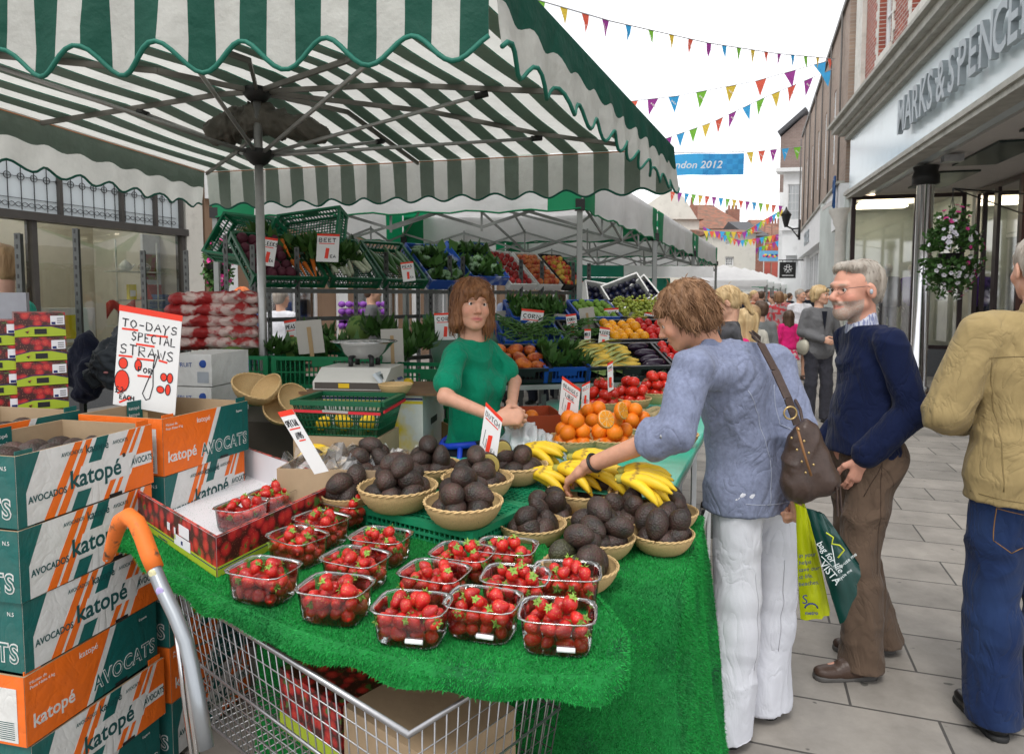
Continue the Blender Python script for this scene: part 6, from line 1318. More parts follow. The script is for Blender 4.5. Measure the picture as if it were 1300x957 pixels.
for (x, z, w_, h_) in ((.05, .032, .085, .032), (W * .55, .047, .022, .022), (W * .62, .030, .012, .035), (W * .67, .052, .075, .032), (W * .62, .018, .12, .03)):
 m.obox(a0 + out * .0042 + d * x + UP * z, d * w_, inN * .001, UP * h_, 0)
m.obox(a0 + out * .0050 + d * (W * .625) + UP * .034, d * .008, inN * .001, UP * .010, 2); m.obox(a0 + out * .0050 + d * (W * .69) + UP * .027, d * .012, inN * .001, UP * .011, 4); m.text('Fresh strawberries', a0 + out * .0042 + d * (W * .45) + UP * .004, d, UP, .007, 4, th=.0004)
m.build('side', [CARDW, PRN, LIME, EDG, NAVYL], tr, world=True)
for a, b, i_ in ((N_, R_, inR), (R_, F_, -inN), (F_, L_, -inR)):
 m, *_x = wallp(a, b, i_, .118 if a is R_ else .105); m.build('side', [CARDW, PRN, LIME, EDG, NAVYL], tr, world=True)
m = MB(); m.prism([V((p.x, p.y, zA + .002)) + o_ for p, o_ in ((L_, inN * .003), (N_, inN * .003), (R_, -inN * .003), (F_, -inN * .003))], (0, 0, .004)); m.build('base', CARDW, tr, world=True)
for p, a, b in ((F_, inR * -1, inN * -1), (R_, inR, inN * -1), (L_, inR * -1, inN)):
 m = MB(); o_ = V((p.x, p.y, zA + .006)) + a * .005 + b * .005; m.prism([o_, o_ + a * .055, o_ + a * .045 + UP * .118, o_ + UP * .122], b * .002) if 0 else m.prism([V((p.x, p.y, zA + .006)) + a * .05 + b * .005, V((p.x, p.y, zA + .006)) + a * .005 + b * .05, V((p.x, p.y, zA + .122)) + a * .005 + b * .045, V((p.x, p.y, zA + .122)) + a * .045 + b * .005], (a + b) * .0015)
 m.build('corner_flap', CARDW, tr, world=True)
rt = math.atan2((R_ - N_).y, (R_ - N_).x)
for px, py, w in ((308, 668, 'at the near end of the printed tray'), (348, 650, 'in the middle of the printed tray'), (388, 634, 'at the far end of the printed tray')): punnet(px, py, zA + .008, rt, w, 14, 1.12)
PL = [(336, 757, 20, 'at the left front corner of the grass mat'), (427, 782, 14, 'second from the left along the front row'), (524, 808, 10, 'third along the front row, below the upturned crate'), (614, 802, 16, 'fourth along the front row with a white label'), (708, 818, 8, 'at the right end of the front row'),
 (378, 712, 35, 'behind the left front corner one'), (408, 688, 32, 'beside the middle of the printed tray'), (441, 664, 30, 'farthest back by the printed tray'), (452, 742, 24, 'in the second row between crate and front row'), (484, 712, 18, 'touching the near left corner of the green crate'),
 (552, 762, 22, 'just behind the third one of the front row'), (588, 735, 20, 'below the near corner of the green crate'), (655, 768, 12, 'in the middle of the right hand group'), (643, 727, 14, 'at the back of the right hand group'), (720, 762, 6, 'beside the nearest avocado basket')]
for px, py, a, w in PL: punnet(px, py, zA + .004, R(-a), w)
vs_, fs_, n0 = [], [], 0; raw = []
for me in BERRY:
 co = np.empty(len(me.vertices) * 3, np.float32); me.vertices.foreach_get('co', co); raw.append((co.reshape(-1, 3), [list(p.vertices) for p in me.polygons]))
m = MB()
from mathutils import Euler
for q, rot, sc_, k in LOWB: A_ = np.array(Euler(rot).to_matrix()) * sc_; m.add(raw[k][0] @ A_.T + np.array(q), raw[k][1], 0, True)
tag(m.build('strawberries', M_STRAW), 'lower layers of red strawberries showing through the sides of the clear punnets', 'strawberries', kind='stuff')
# ---------------------------------------------------------------- avocado cartons
TEAL = mat('carton_teal', (.006, .11, .10), rough=.5, var=.12, vs=6, dirt=.2, bump=.2, bs=30, wr=.3); ORG = mat('carton_orange', (.80, .15, .012), rough=.5, var=.08, vs=6, dirt=.14, bump=.2, bs=30, wr=.3); CWH = mat('carton_white', (.68, .68, .66), rough=.5, var=.06, dirt=.3, bump=.2, bs=30, wr=.3); TXT = mat('carton_ink', (.01, .075, .075), var=0)
CM = [CARD, CWH, TEAL, ORG, TXT, BLACK]
class Face:
 def __init__(s, mb, o, x, y, n, L, H): s.mb, s.o, s.x, s.y, s.n, s.L, s.H, s.k = mb, V(o), V(x), V(y), V(n), L, H, 0
 def p(s, u, v, k=0): return s.o + s.x * (u * s.L) + s.y * (v * s.H) + s.n * (.0006 * k)
 def poly(s, pts, mi, k=1): s.mb.prism([s.p(u, v, k) for u, v in pts], s.n * .0005, mi)
 def txt(s, t, u, v, h, mi, k=4, **kw): s.mb.text(t, s.p(u, v, k), s.x, s.y, h * s.H, mi, th=.0005, **kw)
def carton(label, o, vdir, L, W, H, style, open_=True, group='avocado cartons in stacks', fill=False, wh=''):
 """o: near bottom corner of the long printed side, which runs along vdir; the carton lies to the left of it"""
 o = V(o); x = V(vdir).normalized(); inn = V((-x.y, x.x, 0)); m = MB(); t = .006
 m.obox(o, x * L, inn * t, UP * H, 0); m.obox(o + inn * (W - t), x * L, inn * t, UP * H, 0); m.obox(o + inn * t, x * t, inn * (W - 2 * t), UP * H, 0); m.obox(o + inn * t + x * (L - t), x * t, inn * (W - 2 * t), UP * H, 0); m.obox(o + inn * t + x * t, x * (L - 2 * t), inn * (W - 2 * t), UP * t, 0)
 if not open_: m.obox(o + inn * t + x * t + UP * (H - .03), x * (L - 2 * t), inn * (W - 2 * t), UP * t, 5)
 f = Face(m, o, x, UP, -inn, L, H)
 if style == 1:
  f.poly([(0, 0), (1, 0), (1, 1), (0, 1)], 1, 1); f.poly([(0, 0), (.055, 0), (.055, .46), (.15, 1), (0, 1)], 2, 2)
  for a, b, c, d in ((.16, .225, .44, .385), (.245, .30, .51, .465)): f.poly([(a, 0), (b, 0), (c, 1), (d, 1)], 3, 2)
  f.poly([(.34, 0), (.44, 0), (.49, .25), (.39, .25)], 2, 2); f.poly([(.475, .64), (.57, .64), (.635, 1), (.545, 1)], 2, 2)
  for a, b, c, d in ((.575, .615, .86, .80), (.65, .68, .905, .875)): f.poly([(a, 0), (b, 0), (c, 1), (d, 1)], 3, 2)
  f.poly([(.36, .27), (.80, .27), (.86, .62), (.42, .62)], 1, 3); f.poly([(.74, 0), (1, 0), (1, 1), (.94, 1)], 3, 2); f.poly([(.795, .36), (.985, .36), (.985, .56), (.83, .56)], 1, 3)
  f.txt('katopé', .335, .33, .27, 4, bold=.02, wid=.92); f.txt('AVOCADOS', .065, .30, .10, 4, bold=.015, wid=.8); f.txt('AVOCATS', .81, .41, .105, 4, bold=.015, wid=.68); f.txt('katopé', .455, .80, .13, 4, 5, bold=.01, wid=.85); f.txt('AVOCADOS', .285, .83, .06, 4, 5, wid=.8); f.txt('AVOCATS', .66, .83, .06, 4, 5, wid=.8)
 else:
  f.poly([(0, 0), (1, 0), (1, 1), (0, 1)], 2, 1); f.poly([(0, 0), (.40, 0), (.60, 1), (0, 1)], 3, 2); f.poly([(.40, 0), (.45, 0), (.65, 1), (.60, 1)], 1, 2)
  f.txt('katopé', .04, .22, .20, 1, 3, bold=.015, wid=.9); f.txt('katopé', .36, .80, .10, 1, 3, wid=.9); f.txt('AVOCATS', .975, .16, .235, 1, 3, bold=.04, wid=.8, space=1.12, align='RIGHT'); f.txt('AVOCATS', .975, .16, .235, 2, 5, bold=-.004, wid=.8, space=1.12, align='RIGHT'); f.txt('Mission de', .03, .86, .045, 1, 3); f.txt('Peso Neto 4 kg', .03, .79, .045, 1, 3); f.txt('Espana', .84, .82, .045, 1, 3)
 f.poly([(.62, .0), (.72, .0), (.72, .05), (.62, .05)], 5, 5)  # black patch stands for the shade inside the cut-out opening
 g = Face(m, o + inn * W, -inn, UP, -x, W, H); g.poly([(0, 0), (1, 0), (1, 1), (0, 1)], 2 if style == 1 else 3, 1)
 if style == 1: g.txt('AVOCATS', .95, .14, .27, 1, 3, bold=.05, wid=.9, space=1.12, align='RIGHT'); g.txt('AVOCATS', .95, .14, .27, 2, 5, bold=-.004, wid=.9, space=1.12, align='RIGHT'); g.txt('N.5', .86, .8, .06, 1, 3)
 else:
  g.poly([(.66, .04), (.93, .04), (.93, .82), (.66, .82)], 1, 3)
  for k in range(9): g.poly([(.70, .08 + .03 * k), (.90, .08 + .03 * k), (.90, .09 + .03 * k), (.70, .09 + .03 * k)], 4, 4)
 # folded corner posts standing a little proud of the rim, and a dark slot below the rim
 m.obox(o + inn * .0065 + x * .0065 + UP * (H - .001), x * .05, inn * .003, UP * .012, 2 if style == 1 else 3); m.obox(o + inn * .0065 + x * (L - .0565) + UP * (H - .001), x * .05, inn * .003, UP * .018, 3 if style == 1 else 2)
 m.obox(o + inn * (W - .012) + x * (L * .45) + UP * (H * .35), x * .07, inn * .002, UP * (H * .72), 2) if open_ else None
 if open_:
  for k in range(4): m.text('katopé', o + inn * (W - .013) + x * (L * .46) + UP * (H * (.9 - .13 * k)), x, UP, .013, 1, th=.0006)
 b = m.build('avocado_carton', CM, base=o + x * L / 2 + inn * W / 2); tag(b, label, 'carton', group)
 if fill:
  rs = random.Random(int(o.x * 100)); i = 0
  for a in np.arange(.06, L - .04, .075):
   for c_ in np.arange(.05, W - .03, .07):
    spawn('avocado', AVO[i % 4], o + x * float(a) + inn * float(c_) + UP * (H * .68 + rs.uniform(-.015, .015)), rrot(rs, 2), 1.15, 'large dark avocado loose in the open carton ' + wh, 'avocado', 'avocados in the open carton ' + wh); i += 1
 return b
x1 = (PZ(190, 537, 1.19) - PZ(16, 578, 1.19)).normalized(); o1 = PZ(18, 578, 1.19); o1.z = 0; L1, W1, H1 = .475, .36, .197
lab = ['topmost', 'second from the top', 'third from the top', 'fourth from the top', 'fifth from the top', 'lowest']
SE = mat('shelf', (.1, .1, .1))
sty = [1, 1, 1, 2, 1, 2]
for k in range(6):
 j = V((.004 * math.sin(k * 2.1), .006 * math.cos(k * 3.3), 0)); rr = Matrix.Rotation(R([0, 1.2, -.8, .6, -1, .5][k]), 3, 'Z')
 carton('avocado carton, %s of the left stack nearest the camera' % lab[k], V((o1.x, o1.y, 1.19 - H1 * (k + 1) - .001 * k)) + j * (k > 0), rr @ x1, L1, W1, H1 - .004, sty[k], open_=(k == 0), fill=(k == 0), wh='at the top of the left stack', group='avocado cartons in the left stack')
o2 = o1 + x1 * (L1 + .035) + V((.01, 0, 0))
for k in range(6): carton('avocado carton, %s of the middle stack beside the printed tray' % lab[k], V((o2.x, o2.y, 1.20 - H1 * (k + 1))), Matrix.Rotation(R([-3, 0, 1, -1, .5, 0][k]), 3, 'Z') @ x1, .43, W1, H1 - .004, 2 if k % 2 == 0 else 1, open_=(k == 0), wh='at the top of the middle stack', group='avocado cartons in the middle stack')
iv = V((-x1.y, x1.x, 0)); o3 = o1 + iv * (W1 + .03) + x1 * .10
for k in range(6): carton('avocado carton, %s of the stack behind the left one' % lab[k], V((o3.x, o3.y, 1.205 - H1 * (k + 1))), x1, L1, W1, H1 - .004, 1 if k else 2, open_=(k == 0), fill=(k == 0), wh='at the top of the rear stack', group='avocado cartons in the rear stack')
# ---------------------------------------------------------------- shopping trolley under the mat
tl = thing('shopping_trolley', 'wire shopping trolley with a thick grey tube and orange grip carrying the strawberry display', 'trolley', (-.55, 1.9, 0))
q0, q1 = PZ(214, 742, .795), PZ(406, 862, .795); e = (q1 - q0).normalized(); bk = V((-e.y, e.x, 0)); bk = bk if bk.y > 0 else -bk; Lq = 1.02
m = MB()
def trp(s, dpt, z): return V((q0.x, q0.y, 0)) + e * s + bk * dpt + UP * z
for z in (.795,): m.tube([trp(0, 0, z), trp(Lq, 0, z), trp(Lq, .52, z), trp(0, .52, z)], .007, 8, closed=True)
for z, s in ((.60, .022), (.42, .045)): m.tube([trp(s, s, z), trp(Lq - s, s, z), trp(Lq - s, .52 - s, z), trp(s, .52 - s, z)], .0045, 6, closed=True)
for z in (.74, .69, .64, .55, .50, .46): s = (.795 - z) * .12; m.tube([trp(s, s, z), trp(Lq - s, s, z), trp(Lq - s, .52 - s, z), trp(s, .52 - s, z)], .0018, 5, closed=True)
n_ = int(Lq / .032)
for i in range(n_ + 1):
 s = Lq * i / n_; s2 = .045 + (Lq - .09) * i / n_; m.tube([trp(s, 0, .795), trp(s2, .045, .42)], .0018, 5); m.tube([trp(s, .52, .795), trp(s2, .475, .42)], .0018, 5); m.tube([trp(s2, .045, .42), trp(s2, .475, .42)], .0018, 5)
for i in range(17): d_ = .52 * i / 16; d3 = .045 + .43 * i / 16; m.tube([trp(0, d_, .795), trp(.045, d3, .42)], .0018, 5); m.tube([trp(Lq, d_, .795), trp(Lq - .045, d3, .42)], .0018, 5); m.tube([trp(.045, d3, .42), trp(Lq - .045, d3, .42)], .0018, 5)
m.build('basket', mat('trolley_wire', (.36, .36, .37), rough=.34, metal=.85, var=.15, vs=30), tl, world=True)
HX = [PY(x, y, Y) for x, y, Y in ((262, 950, 1.38), (250, 880, 1.41), (243, 845, 1.43), (236, 815, 1.45), (222, 780, 1.47), (205, 745, 1.50), (194, 718, 1.52), (186, 696, 1.54))]
m = MB(); m.tube(HX, .0155, 16); m.build('handle_tube', mat('grey_tube', (.32, .34, .36), rough=.35, metal=.7, var=.1), tl, world=True)
GX = [PY(x, y, Y) for x, y, Y in ((197, 722, 1.518), (190, 705, 1.53), (181, 680, 1.55), (173, 663, 1.56), (163, 655, 1.575), (153, 661, 1.60), (147, 676, 1.63), (142, 693, 1.66), (137, 708, 1.68))]
m = MB(); m.tube(GX, [.0185, .0195, .0195, .019, .0195, .019, .0175, .016, .012], 16); m.ell(GX[-1], (.0125,) * 3, 10); m.ell(GX[-1] + V((.004, -.012, -.002)), (.0035, .002, .0035), 8, 1); m.build('grip', [mat('orange_grip', (.72, .16, .02), rough=.55, var=.12, vs=20, col2=(.12, .06, .03), c2s=30, c2t=.66, c2w=.05), STEEL], tl, world=True)
for (k, cx) in ((2, 'sticker_cream'), (3, 'sticker_lilac')):
 p = HX[-1 - k + 1].lerp(HX[-2 - k + 1], .3 if k == 2 else .1); m = MB(); m.ell(p + V((.001, -.0158, .003)), (.009, .002, .010), 14, 0, Matrix.Rotation(R(-8), 3, 'Y')); m.build('sticker', mat(cx, (.62, .58, .35) if k == 2 else (.42, .35, .62), var=.3, vs=90), tl, world=True)
for s in (.02, .055): m = MB(); m.tube([trp(-.03 + s, .01, .80), trp(-.005 + s, .03, .42), trp(.02 + s, .05, .12)], .0085, 8); m.build('upright', CHROME, tl, world=True)
m = MB(); m.tube([trp(0, 0, .14), trp(Lq * .95, .06, .16), trp(Lq * .95, .44, .16), trp(0, .5, .14)], .012, 8, closed=True)
for s, d_ in ((.9, .1), (.9, .42)): m.tube([trp(s, d_, .16), trp(s - .1, d_, .42)], .009, 6)
m.build('chassis', CHROME, tl, world=True)
for s, d_ in ((.03, .02), (.03, .48), (.93, .08), (.93, .42)):
 m = MB(); c = trp(s, d_, .062); m.tube([c - bk * .014, c + bk * .014], .062, 20, 0); m.tube([c - bk * .017, c + bk * .017], .03, 12, 1); m.bar(c + bk * .022, c + bk * .022 + UP * .09, .03, .004, 1); m.bar(c - bk * .022, c - bk * .022 + UP * .09, .03, .004, 1); m.build('wheel', [RUB, STEEL], tl, world=True)
# goods in the trolley bottom: a brown crate and fruit cartons seen through the wires
m = MB(); q = trp(.62, .14, .425); m.obox(q, e * .32, bk * .26, UP * .20, 0); tag(m.build('brown_box', [CARD]), 'plain brown box inside the wire trolley', 'box')
m = MB(); q = trp(.30, .16, .425); m.obox(q, e * .28, bk * .24, UP * .17, 0); m.obox(q - bk * .002, e * .28, bk * .001, UP * .05, 1); tag(m.build('printed_box', [PRNS, LIME]), 'red printed fruit carton with a lime band inside the wire trolley', 'box')
# ---------------------------------------------------------------- handwriting for the price cards
GL = {'A': '0,0 .5,1 1,0|.2,.4 .8,.4', 'B': '0,0 0,1 .7,.95 .8,.7 .1,.52 .9,.35 .8,.05 0,0', 'C': '.9,.85 .5,1 .1,.7 .1,.3 .5,0 .9,.15', 'D': '0,0 0,1 .7,.85 .9,.5 .7,.1 0,0', 'E': '.9,1 .1,1 .1,0 .9,0|.1,.5 .7,.5', 'F': '.9,1 .1,1 .1,0|.1,.5 .7,.5', 'G': '.9,.85 .5,1 .1,.6 .2,.1 .6,0 .9,.2 .9,.45 .6,.45', 'H': '0,0 0,1|1,0 1,1|0,.5 1,.5', 'I': '.5,0 .5,1', 'L': '.1,1 .1,0 .9,0', 'M': '0,0 .1,1 .5,.4 .9,1 1,0', 'N': '0,0 0,1 1,0 1,1', 'O': '.5,1 .1,.7 .1,.3 .5,0 .9,.3 .9,.7 .5,1', 'P': '.1,0 .1,1 .8,.9 .85,.6 .1,.45', 'R': '.1,0 .1,1 .8,.9 .8,.6 .1,.5 .9,0', 'S': '.9,.85 .5,1 .15,.8 .3,.55 .8,.4 .85,.15 .4,0 .05,.15', 'T': '0,1 1,1|.5,1 .5,0', 'U': '.1,1 .1,.3 .5,0 .9,.3 .9,1', 'V': '0,1 .5,0 1,1', 'W': '0,1 .25,0 .5,.7 .75,0 1,1', 'Y': '0,1 .5,.5 1,1|.5,.5 .4,-.3', '1': '.5,0 .5,1', '2': '.1,.8 .5,1 .85,.75 .1,0 .95,.02', '5': '.9,1 .2,1 .15,.6 .7,.6 .85,.25 .5,0 .1,.1', '0': '.5,1 .1,.6 .3,0 .8,.1 .9,.7 .5,1', '£': '.9,.8 .6,1 .35,.7 .4,.2 .05,0 .95,.05|.1,.45 .75,.5', '-': '.1,.5 .9,.5', 'X': '0,0 1,1|0,1 1,0', 'K': '.1,0 .1,1|.9,1 .1,.5 .9,0'}
INK = mat('marker_black', (.015, .015, .02), var=0, rough=.5); REDI = mat('marker_red', (.75, .045, .02), var=0, rough=.5); CARDP = mat('sign_card', (.72, .72, .71), rough=.5, var=.03); GREYC = mat('sign_back', (.42, .40, .36), rough=.9, var=.06, vs=9); STICK = mat('lolly_stick', (.36, .25, .13), rough=.9)
class Card:
 def __init__(s, o, x, y, w, h): s.o, s.x, s.y, s.w, s.h = V(o), V(x).normalized(), V(y).normalized(), w, h; s.n = s.x.cross(s.y).normalized(); s.m = MB()
 def p(s, u, v): return s.o + s.x * (u * s.w) + s.y * (v * s.h)
 def board(s, th=.003, band=.07):
  s.m.obox(s.o - s.n * th, s.x * s.w, s.y * s.h, s.n * th, 0)
  if band: s.m.obox(s.p(-.01, 1 - band) , s.x * s.w * 1.02, s.y * s.h * (band + .01), s.n * .0008, 2)
 def write(s, t, u, v, h, wd, mi=1, lw=.012, seed=0):
  rs = random.Random(seed + len(t));
  for ch in t:
   for st_ in GL.get(ch, '').split('|') if ch in GL else []:
    q = [tuple(map(float, a.split(','))) for a in st_.split()]; s.m.stroke([s.p(u + (x + rs.uniform(-.05, .05)) * wd * .78, v + (y + rs.uniform(-.04, .04)) * h) for x, y in q], lw * s.h, s.n, mi, .0011)
   u += wd
 def line(s, pts, mi=2, lw=.02): s.m.stroke([s.p(u, v) for u, v in pts], lw * s.h, s.n, mi, .0009 if mi == 2 else .0012)
 def blob(s, u, v, a, b, mi=2): s.m.add([s.p(u + a * math.cos(t), v + b * math.sin(t)) + s.n * .0009 for t in np.linspace(0, 2 * math.pi, 17)[:-1]], [tuple(range(16))], mi)
 def done(s, label, group=None, stick=0):
  if stick: s.m.obox(s.p(.46, -stick), s.x * .012, s.y * s.h * (stick + .5), s.n * -.006, 3)
  return tag(s.m.build('price_card', [CARDP, INK, REDI, STICK]), label, 'price card', group)
tl_, tr2, bl_ = PY(152, 388, 2.62), PY(231, 402, 2.62), PY(143, 513, 2.60); c = Card(bl_, tr2 - tl_, tl_ - bl_, (tr2 - tl_).length, (tl_ - bl_).length); c.board(band=.05)
c.write('TO-DAYS', .06, .80, .08, .13); c.write('SPECIAL', .22, .68, .085, .105, seed=3); c.write('STRAWS', .05, .53, .095, .15, seed=5); c.write('FOR', .36, .37, .05, .085, seed=2); c.write('£2', .02, .13, .06, .08); c.write('EACH', .10, .07, .045, .06)
for a in (((.06, .775), (.32, .785)), ((.46, .755), (.8, .77)), ((.3, .645), (.6, .65)), ((.04, .50), (.26, .51)), ((.33, .50), (.60, .51)), ((.68, .52), (.82, .51)), ((.36, .33), (.58, .34)), ((.06, .12), (.2, .17)), ((.10, .03), (.28, .10))): c.line(a)
for u, v, a, b in ((.12, .43, .07, .055), (.36, .435, .055, .055), (.12, .25, .115, .11), (.78, .36, .05, .04), (.88, .36, .045, .05), (.74, .23, .06, .035), (.86, .24, .04, .055)): c.blob(u, v, a, b); c.line([(u + a * math.cos(t), v + b * math.sin(t)) for t in np.linspace(0, 6.3, 17)], 1, .009)
c.line([(.52, .10), (.46, .16), (.52, .28), (.62, .45), (.66, .56), (.62, .58), (.60, .45), (.62, .25), (.58, .12), (.52, .10)], 1, .01)
c.done('tall handwritten card with a red top band and drawn red strawberries standing over the cartons')
# the stick it stands on
m = MB(); m.bar((bl_ + (tr2 - tl_) * .5) + V((0, .01, -.30)), (bl_ + (tr2 - tl_) * .5) + V((0, .01, .1)), .02, .006); tag(m.build('card_stick', STICK), 'wooden stick holding the tall strawberry card up from the open cartons', 'stick')
def pcard(pts, Y, words, label, big=1, group=None, dz=0.):
 t0, t1, b0 = [PY(x, y, Y + (0 if i != 1 else dz)) for i, (x, y) in enumerate(pts)]; k = Card(b0, t1 - t0, t0 - b0, (t1 - t0).length, (t0 - b0).length); k.board(); n = len(words[0]); k.write(words[0], .08, .76, .10, .84 / n); k.line([(.1, .72), (.85, .72)])
 if len(words) > 1: n = len(words[1]); k.write(words[1], .25, .56, .10, .5 / max(n, 3)); k.line([(.3, .53), (.75, .53)])
 if big: k.line([(.45, .12), (.5, .48)], 2, .09); k.line([(.2, .5), (.15, .2), (.3, .15), (.32, .35)], 1, .01); k.write('EA', .62, .16, .09, .13); k.line([(.6, .12), (.9, .12)])
 return k.done(label, group)
pcard(((353, 524), (371, 520), (399, 602)), 2.05, ('SPECIAL', 'AVOS'), 'narrow bent handwritten strip leaning on the back wall of the strawberry carton', 0)
pcard(((617, 511), (638, 532), (608, 571)), 2.30, ('DUTCH',), 'white price card with a red one standing among the halved avocados')
pcard(((714, 478), (737, 494), (709, 525)), 3.0, ('ORANGES', 'LARGE'), 'larger white price card standing in the oranges')
pcard(((739, 489), (749, 484), (738, 518)), 3.15, ('SATS',), 'smaller white price card just right of the larger one in the oranges')
pcard(((771, 462), (778, 458), (772, 498)), 3.5, ('TOMS',), 'slim white card seen almost edge on, standing in the tomatoes')
# ---------------------------------------------------------------- racks and sloping trays of vegetables behind the stall
UPR = mat('slotted_steel', (.10, .105, .10), rough=.5, metal=.5, var=.2, vs=16)
def upright(p, z0, z1, w=.038):
 m = MB(); x = TILT(111); y = TILT(21); m.obox((p.x, p.y, z0), x * w, y * .003, UP * (z1 - z0)); m.obox((p.x, p.y + .001, z0), x * .003, y * w, UP * (z1 - z0)); n = int((z1 - max(z0, .9)) / .05)
 for i in range(n): m.obox(V((p.x, p.y, z1 - .05 * i - .03)) + x * .013 - y * .0015, x * .012, y * .0014, UP * .022, 1)
 return m
rk = thing('shelf_rack', 'long slotted steel rack holding sloping trays of vegetables behind the vendor', 'rack', (-.6, 5.2, 0))
T0, T1 = PY(318, 366, 4.3), PY(745, 376, 6.6); td = (T1 - T0); td.z = 0; TL = td.length; td.normalize(); tb = V((-td.y, td.x, 0)); T0.z = T1.z = 1.645
for f in (.0, .09, .30, .48, .52, .72, .80, .93, 1.0):
 for d_ in (0, .42): p = T0 + td * TL * f + tb * d_; upright(p, 0, 2.02 if d_ else 1.93).build('upright', [UPR, BLACK], rk, world=True)
m = MB(); m.bar(T0, T1, .03, .03); m.bar(T0 + tb * .42 + UP * .27, T1 + tb * .42 + UP * .27, .03, .03); m.bar(T0 - UP * .5, T1 - UP * .5, .03, .03); m.bar(T0 + tb * .42 - UP * .2, T1 + tb * .42 - UP * .2, .03, .03); m.build('rail', UPR, rk, world=True)
for i, (px, y0, Y) in enumerate(((17, 296, 3.5), (91, 290, 3.9), (177, 318, 4.6), (232, 318, 4.9))): p = PY(px, y0, Y); z1 = p.z; u_ = upright(p, 0, z1, .045).build('rack_post', [UPR, BLACK]); tag(u_, ['leftmost bare slotted steel post in front of the gift shop', 'thick slotted steel post between the strawberry cartons and the tall card', 'slim steel post above the tall handwritten card', 'slotted steel post left of the gazebo leg'][i], 'post', 'bare slotted steel posts')
def fr(n, c, **k): return mat(n, c, rnd=.15, **k)
def tmesh(fn): m = MB(); mt = fn(m); return m.mesh('x', mt)
def leaf_mb(m, n, R_, L, w, seed, mi=0, up=.6, c=V((0, 0, 0))):
 rs = random.Random(seed)
 for i in range(n):
  a = rs.uniform(0, 6.28); d = V((math.cos(a), math.sin(a), up + rs.uniform(-.4, .8))).normalized(); p = c + V((rs.uniform(-R_, R_), rs.uniform(-R_, R_), rs.uniform(-.3, .3) * R_)); s = d.cross(UP).normalized() * w * rs.uniform(.6, 1.2); l_ = L * rs.uniform(.6, 1.2); q = d.cross(s).normalized() * w * .5
  m.add([p, p + d * l_ * .5 + s + q, p + d * l_ - q, p + d * l_ * .5 - s + q], [(0, 1, 2, 3)], mi, True)
GREENS = [fr('leaf_dark', (.022, .07, .018), rough=.5, var=.3), fr('leaf_mid', (.05, .13, .025), rough=.5, var=.3), fr('leaf_light', (.16, .26, .06), rough=.5, var=.3)]
WHT = fr('white_stem', (.50, .55, .40), rough=.5)
def ballm(n, r, c, seg=12, **k): return fm(lambda q: q, r, seg, [fr(n, c, **k)], n)
PR = dict(beetroot=ballm('beetroot', (.035, .035, .037), (.09, .015, .03)), potato=ballm('potato', (.042, .03, .026), (.33, .24, .13)), peach=ballm('peach', (.034, .034, .032), (.55, .20, .05), col2=(.35, .03, .02), c2s=18, c2w=.15), plum=ballm('plum', (.024, .024, .028), (.30, .02, .02)), red_pepper=ballm('red_pepper', (.036, .036, .042), (.45, .012, .010), rough=.2), yellow_pepper=ballm('yellow_pepper', (.038, .038, .042), (.78, .33, .01), rough=.2),
  aubergine=ballm('aubergine', (.035, .035, .085), (.018, .008, .022), rough=.15), grapes=None, corn=None, cauliflower=None, carrot=None, leek=None, cucumber=ballm('cucumber', (.022, .022, .16), (.03, .10, .02), rough=.3), apple=ballm('apple', (.034, .034, .032), (.45, .03, .02), col2=(.5, .35, .05), c2s=14), lemon=ballm('lemon', (.027, .027, .035), (.75, .50, .02)), courgette=ballm('courgette', (.02, .02, .09), (.04, .12, .03)), onion=ballm('onion', (.036, .036, .034), (.40, .18, .06)), lime=ballm('lime', (.026, .026, .028), (.14, .26, .03)), carrot_bag=ballm('carrot_bag', (.060, .045, .038), (.62, .17, .03), rough=.25, bump=1, bs=22, col2=(.35, .06, .015), c2s=16))
def _cau(m):
 rs = random.Random(3)
 for i in range(26): a, b = rs.uniform(0, 6.28), rs.uniform(0, 1.4); m.ell((.05 * math.cos(a) * math.sin(b), .05 * math.sin(a) * math.sin(b), .045 * math.cos(b)), (.018,) * 3, 7, 0)
 leaf_mb(m, 16, .03, .11, .035, 4, 1, .5, V((0, 0, -.02))); return [fr('broccoli', (.13, .22, .12), var=.3, vs=50), GREENS[1]]
PR['cauliflower'] = tmesh(_cau)
def _lk(m): m.tube([(0, 0, -.14), (0, 0, 0), (.004, 0, .06)], [.014, .013, .014], 8, 0); m.tube([(.004, 0, .06), (.01, 0, .16), (.02, 0, .24)], [.014, .016, .010], 8, 1); leaf_mb(m, 6, .006, .12, .014, 2, 1, 2.5, V((.01, 0, .15))); return [WHT, GREENS[0]]
PR['leek'] = tmesh(_lk)
def _ct(m): m.tube([(0, 0, -.09), (0, 0, .03), (0, 0, .07), (0, 0, .08)], [.003, .013, .016, .008], 8, 0); leaf_mb(m, 6, .004, .06, .006, 8, 1, 2.5, V((0, 0, .08))); return [fr('carrot', (.68, .17, .02)), GREENS[1]]
PR['carrot'] = tmesh(_ct)
def _co(m): m.tube([(0, 0, -.1), (0, 0, -.05), (0, 0, .05), (0, 0, .10)], [.010, .024, .023, .008], 10, 0); leaf_mb(m, 9, .008, .17, .022, 5, 1, 2.8, V((0, 0, -.1))); return [fr('corn', (.72, .50, .08), bump=1, bs=120), fr('husk', (.42, .46, .16))]
PR['corn'] = tmesh(_co)
def _gr(m):
 rs = random.Random(3)
 for i in range(36): m.ell((rs.gauss(0, .03), rs.gauss(0, .03), rs.gauss(0, .018)), (.012,) * 3, 6, 0)
 return [fr('grape', (.30, .36, .05), rough=.3)]
PR['grapes'] = tmesh(_gr)
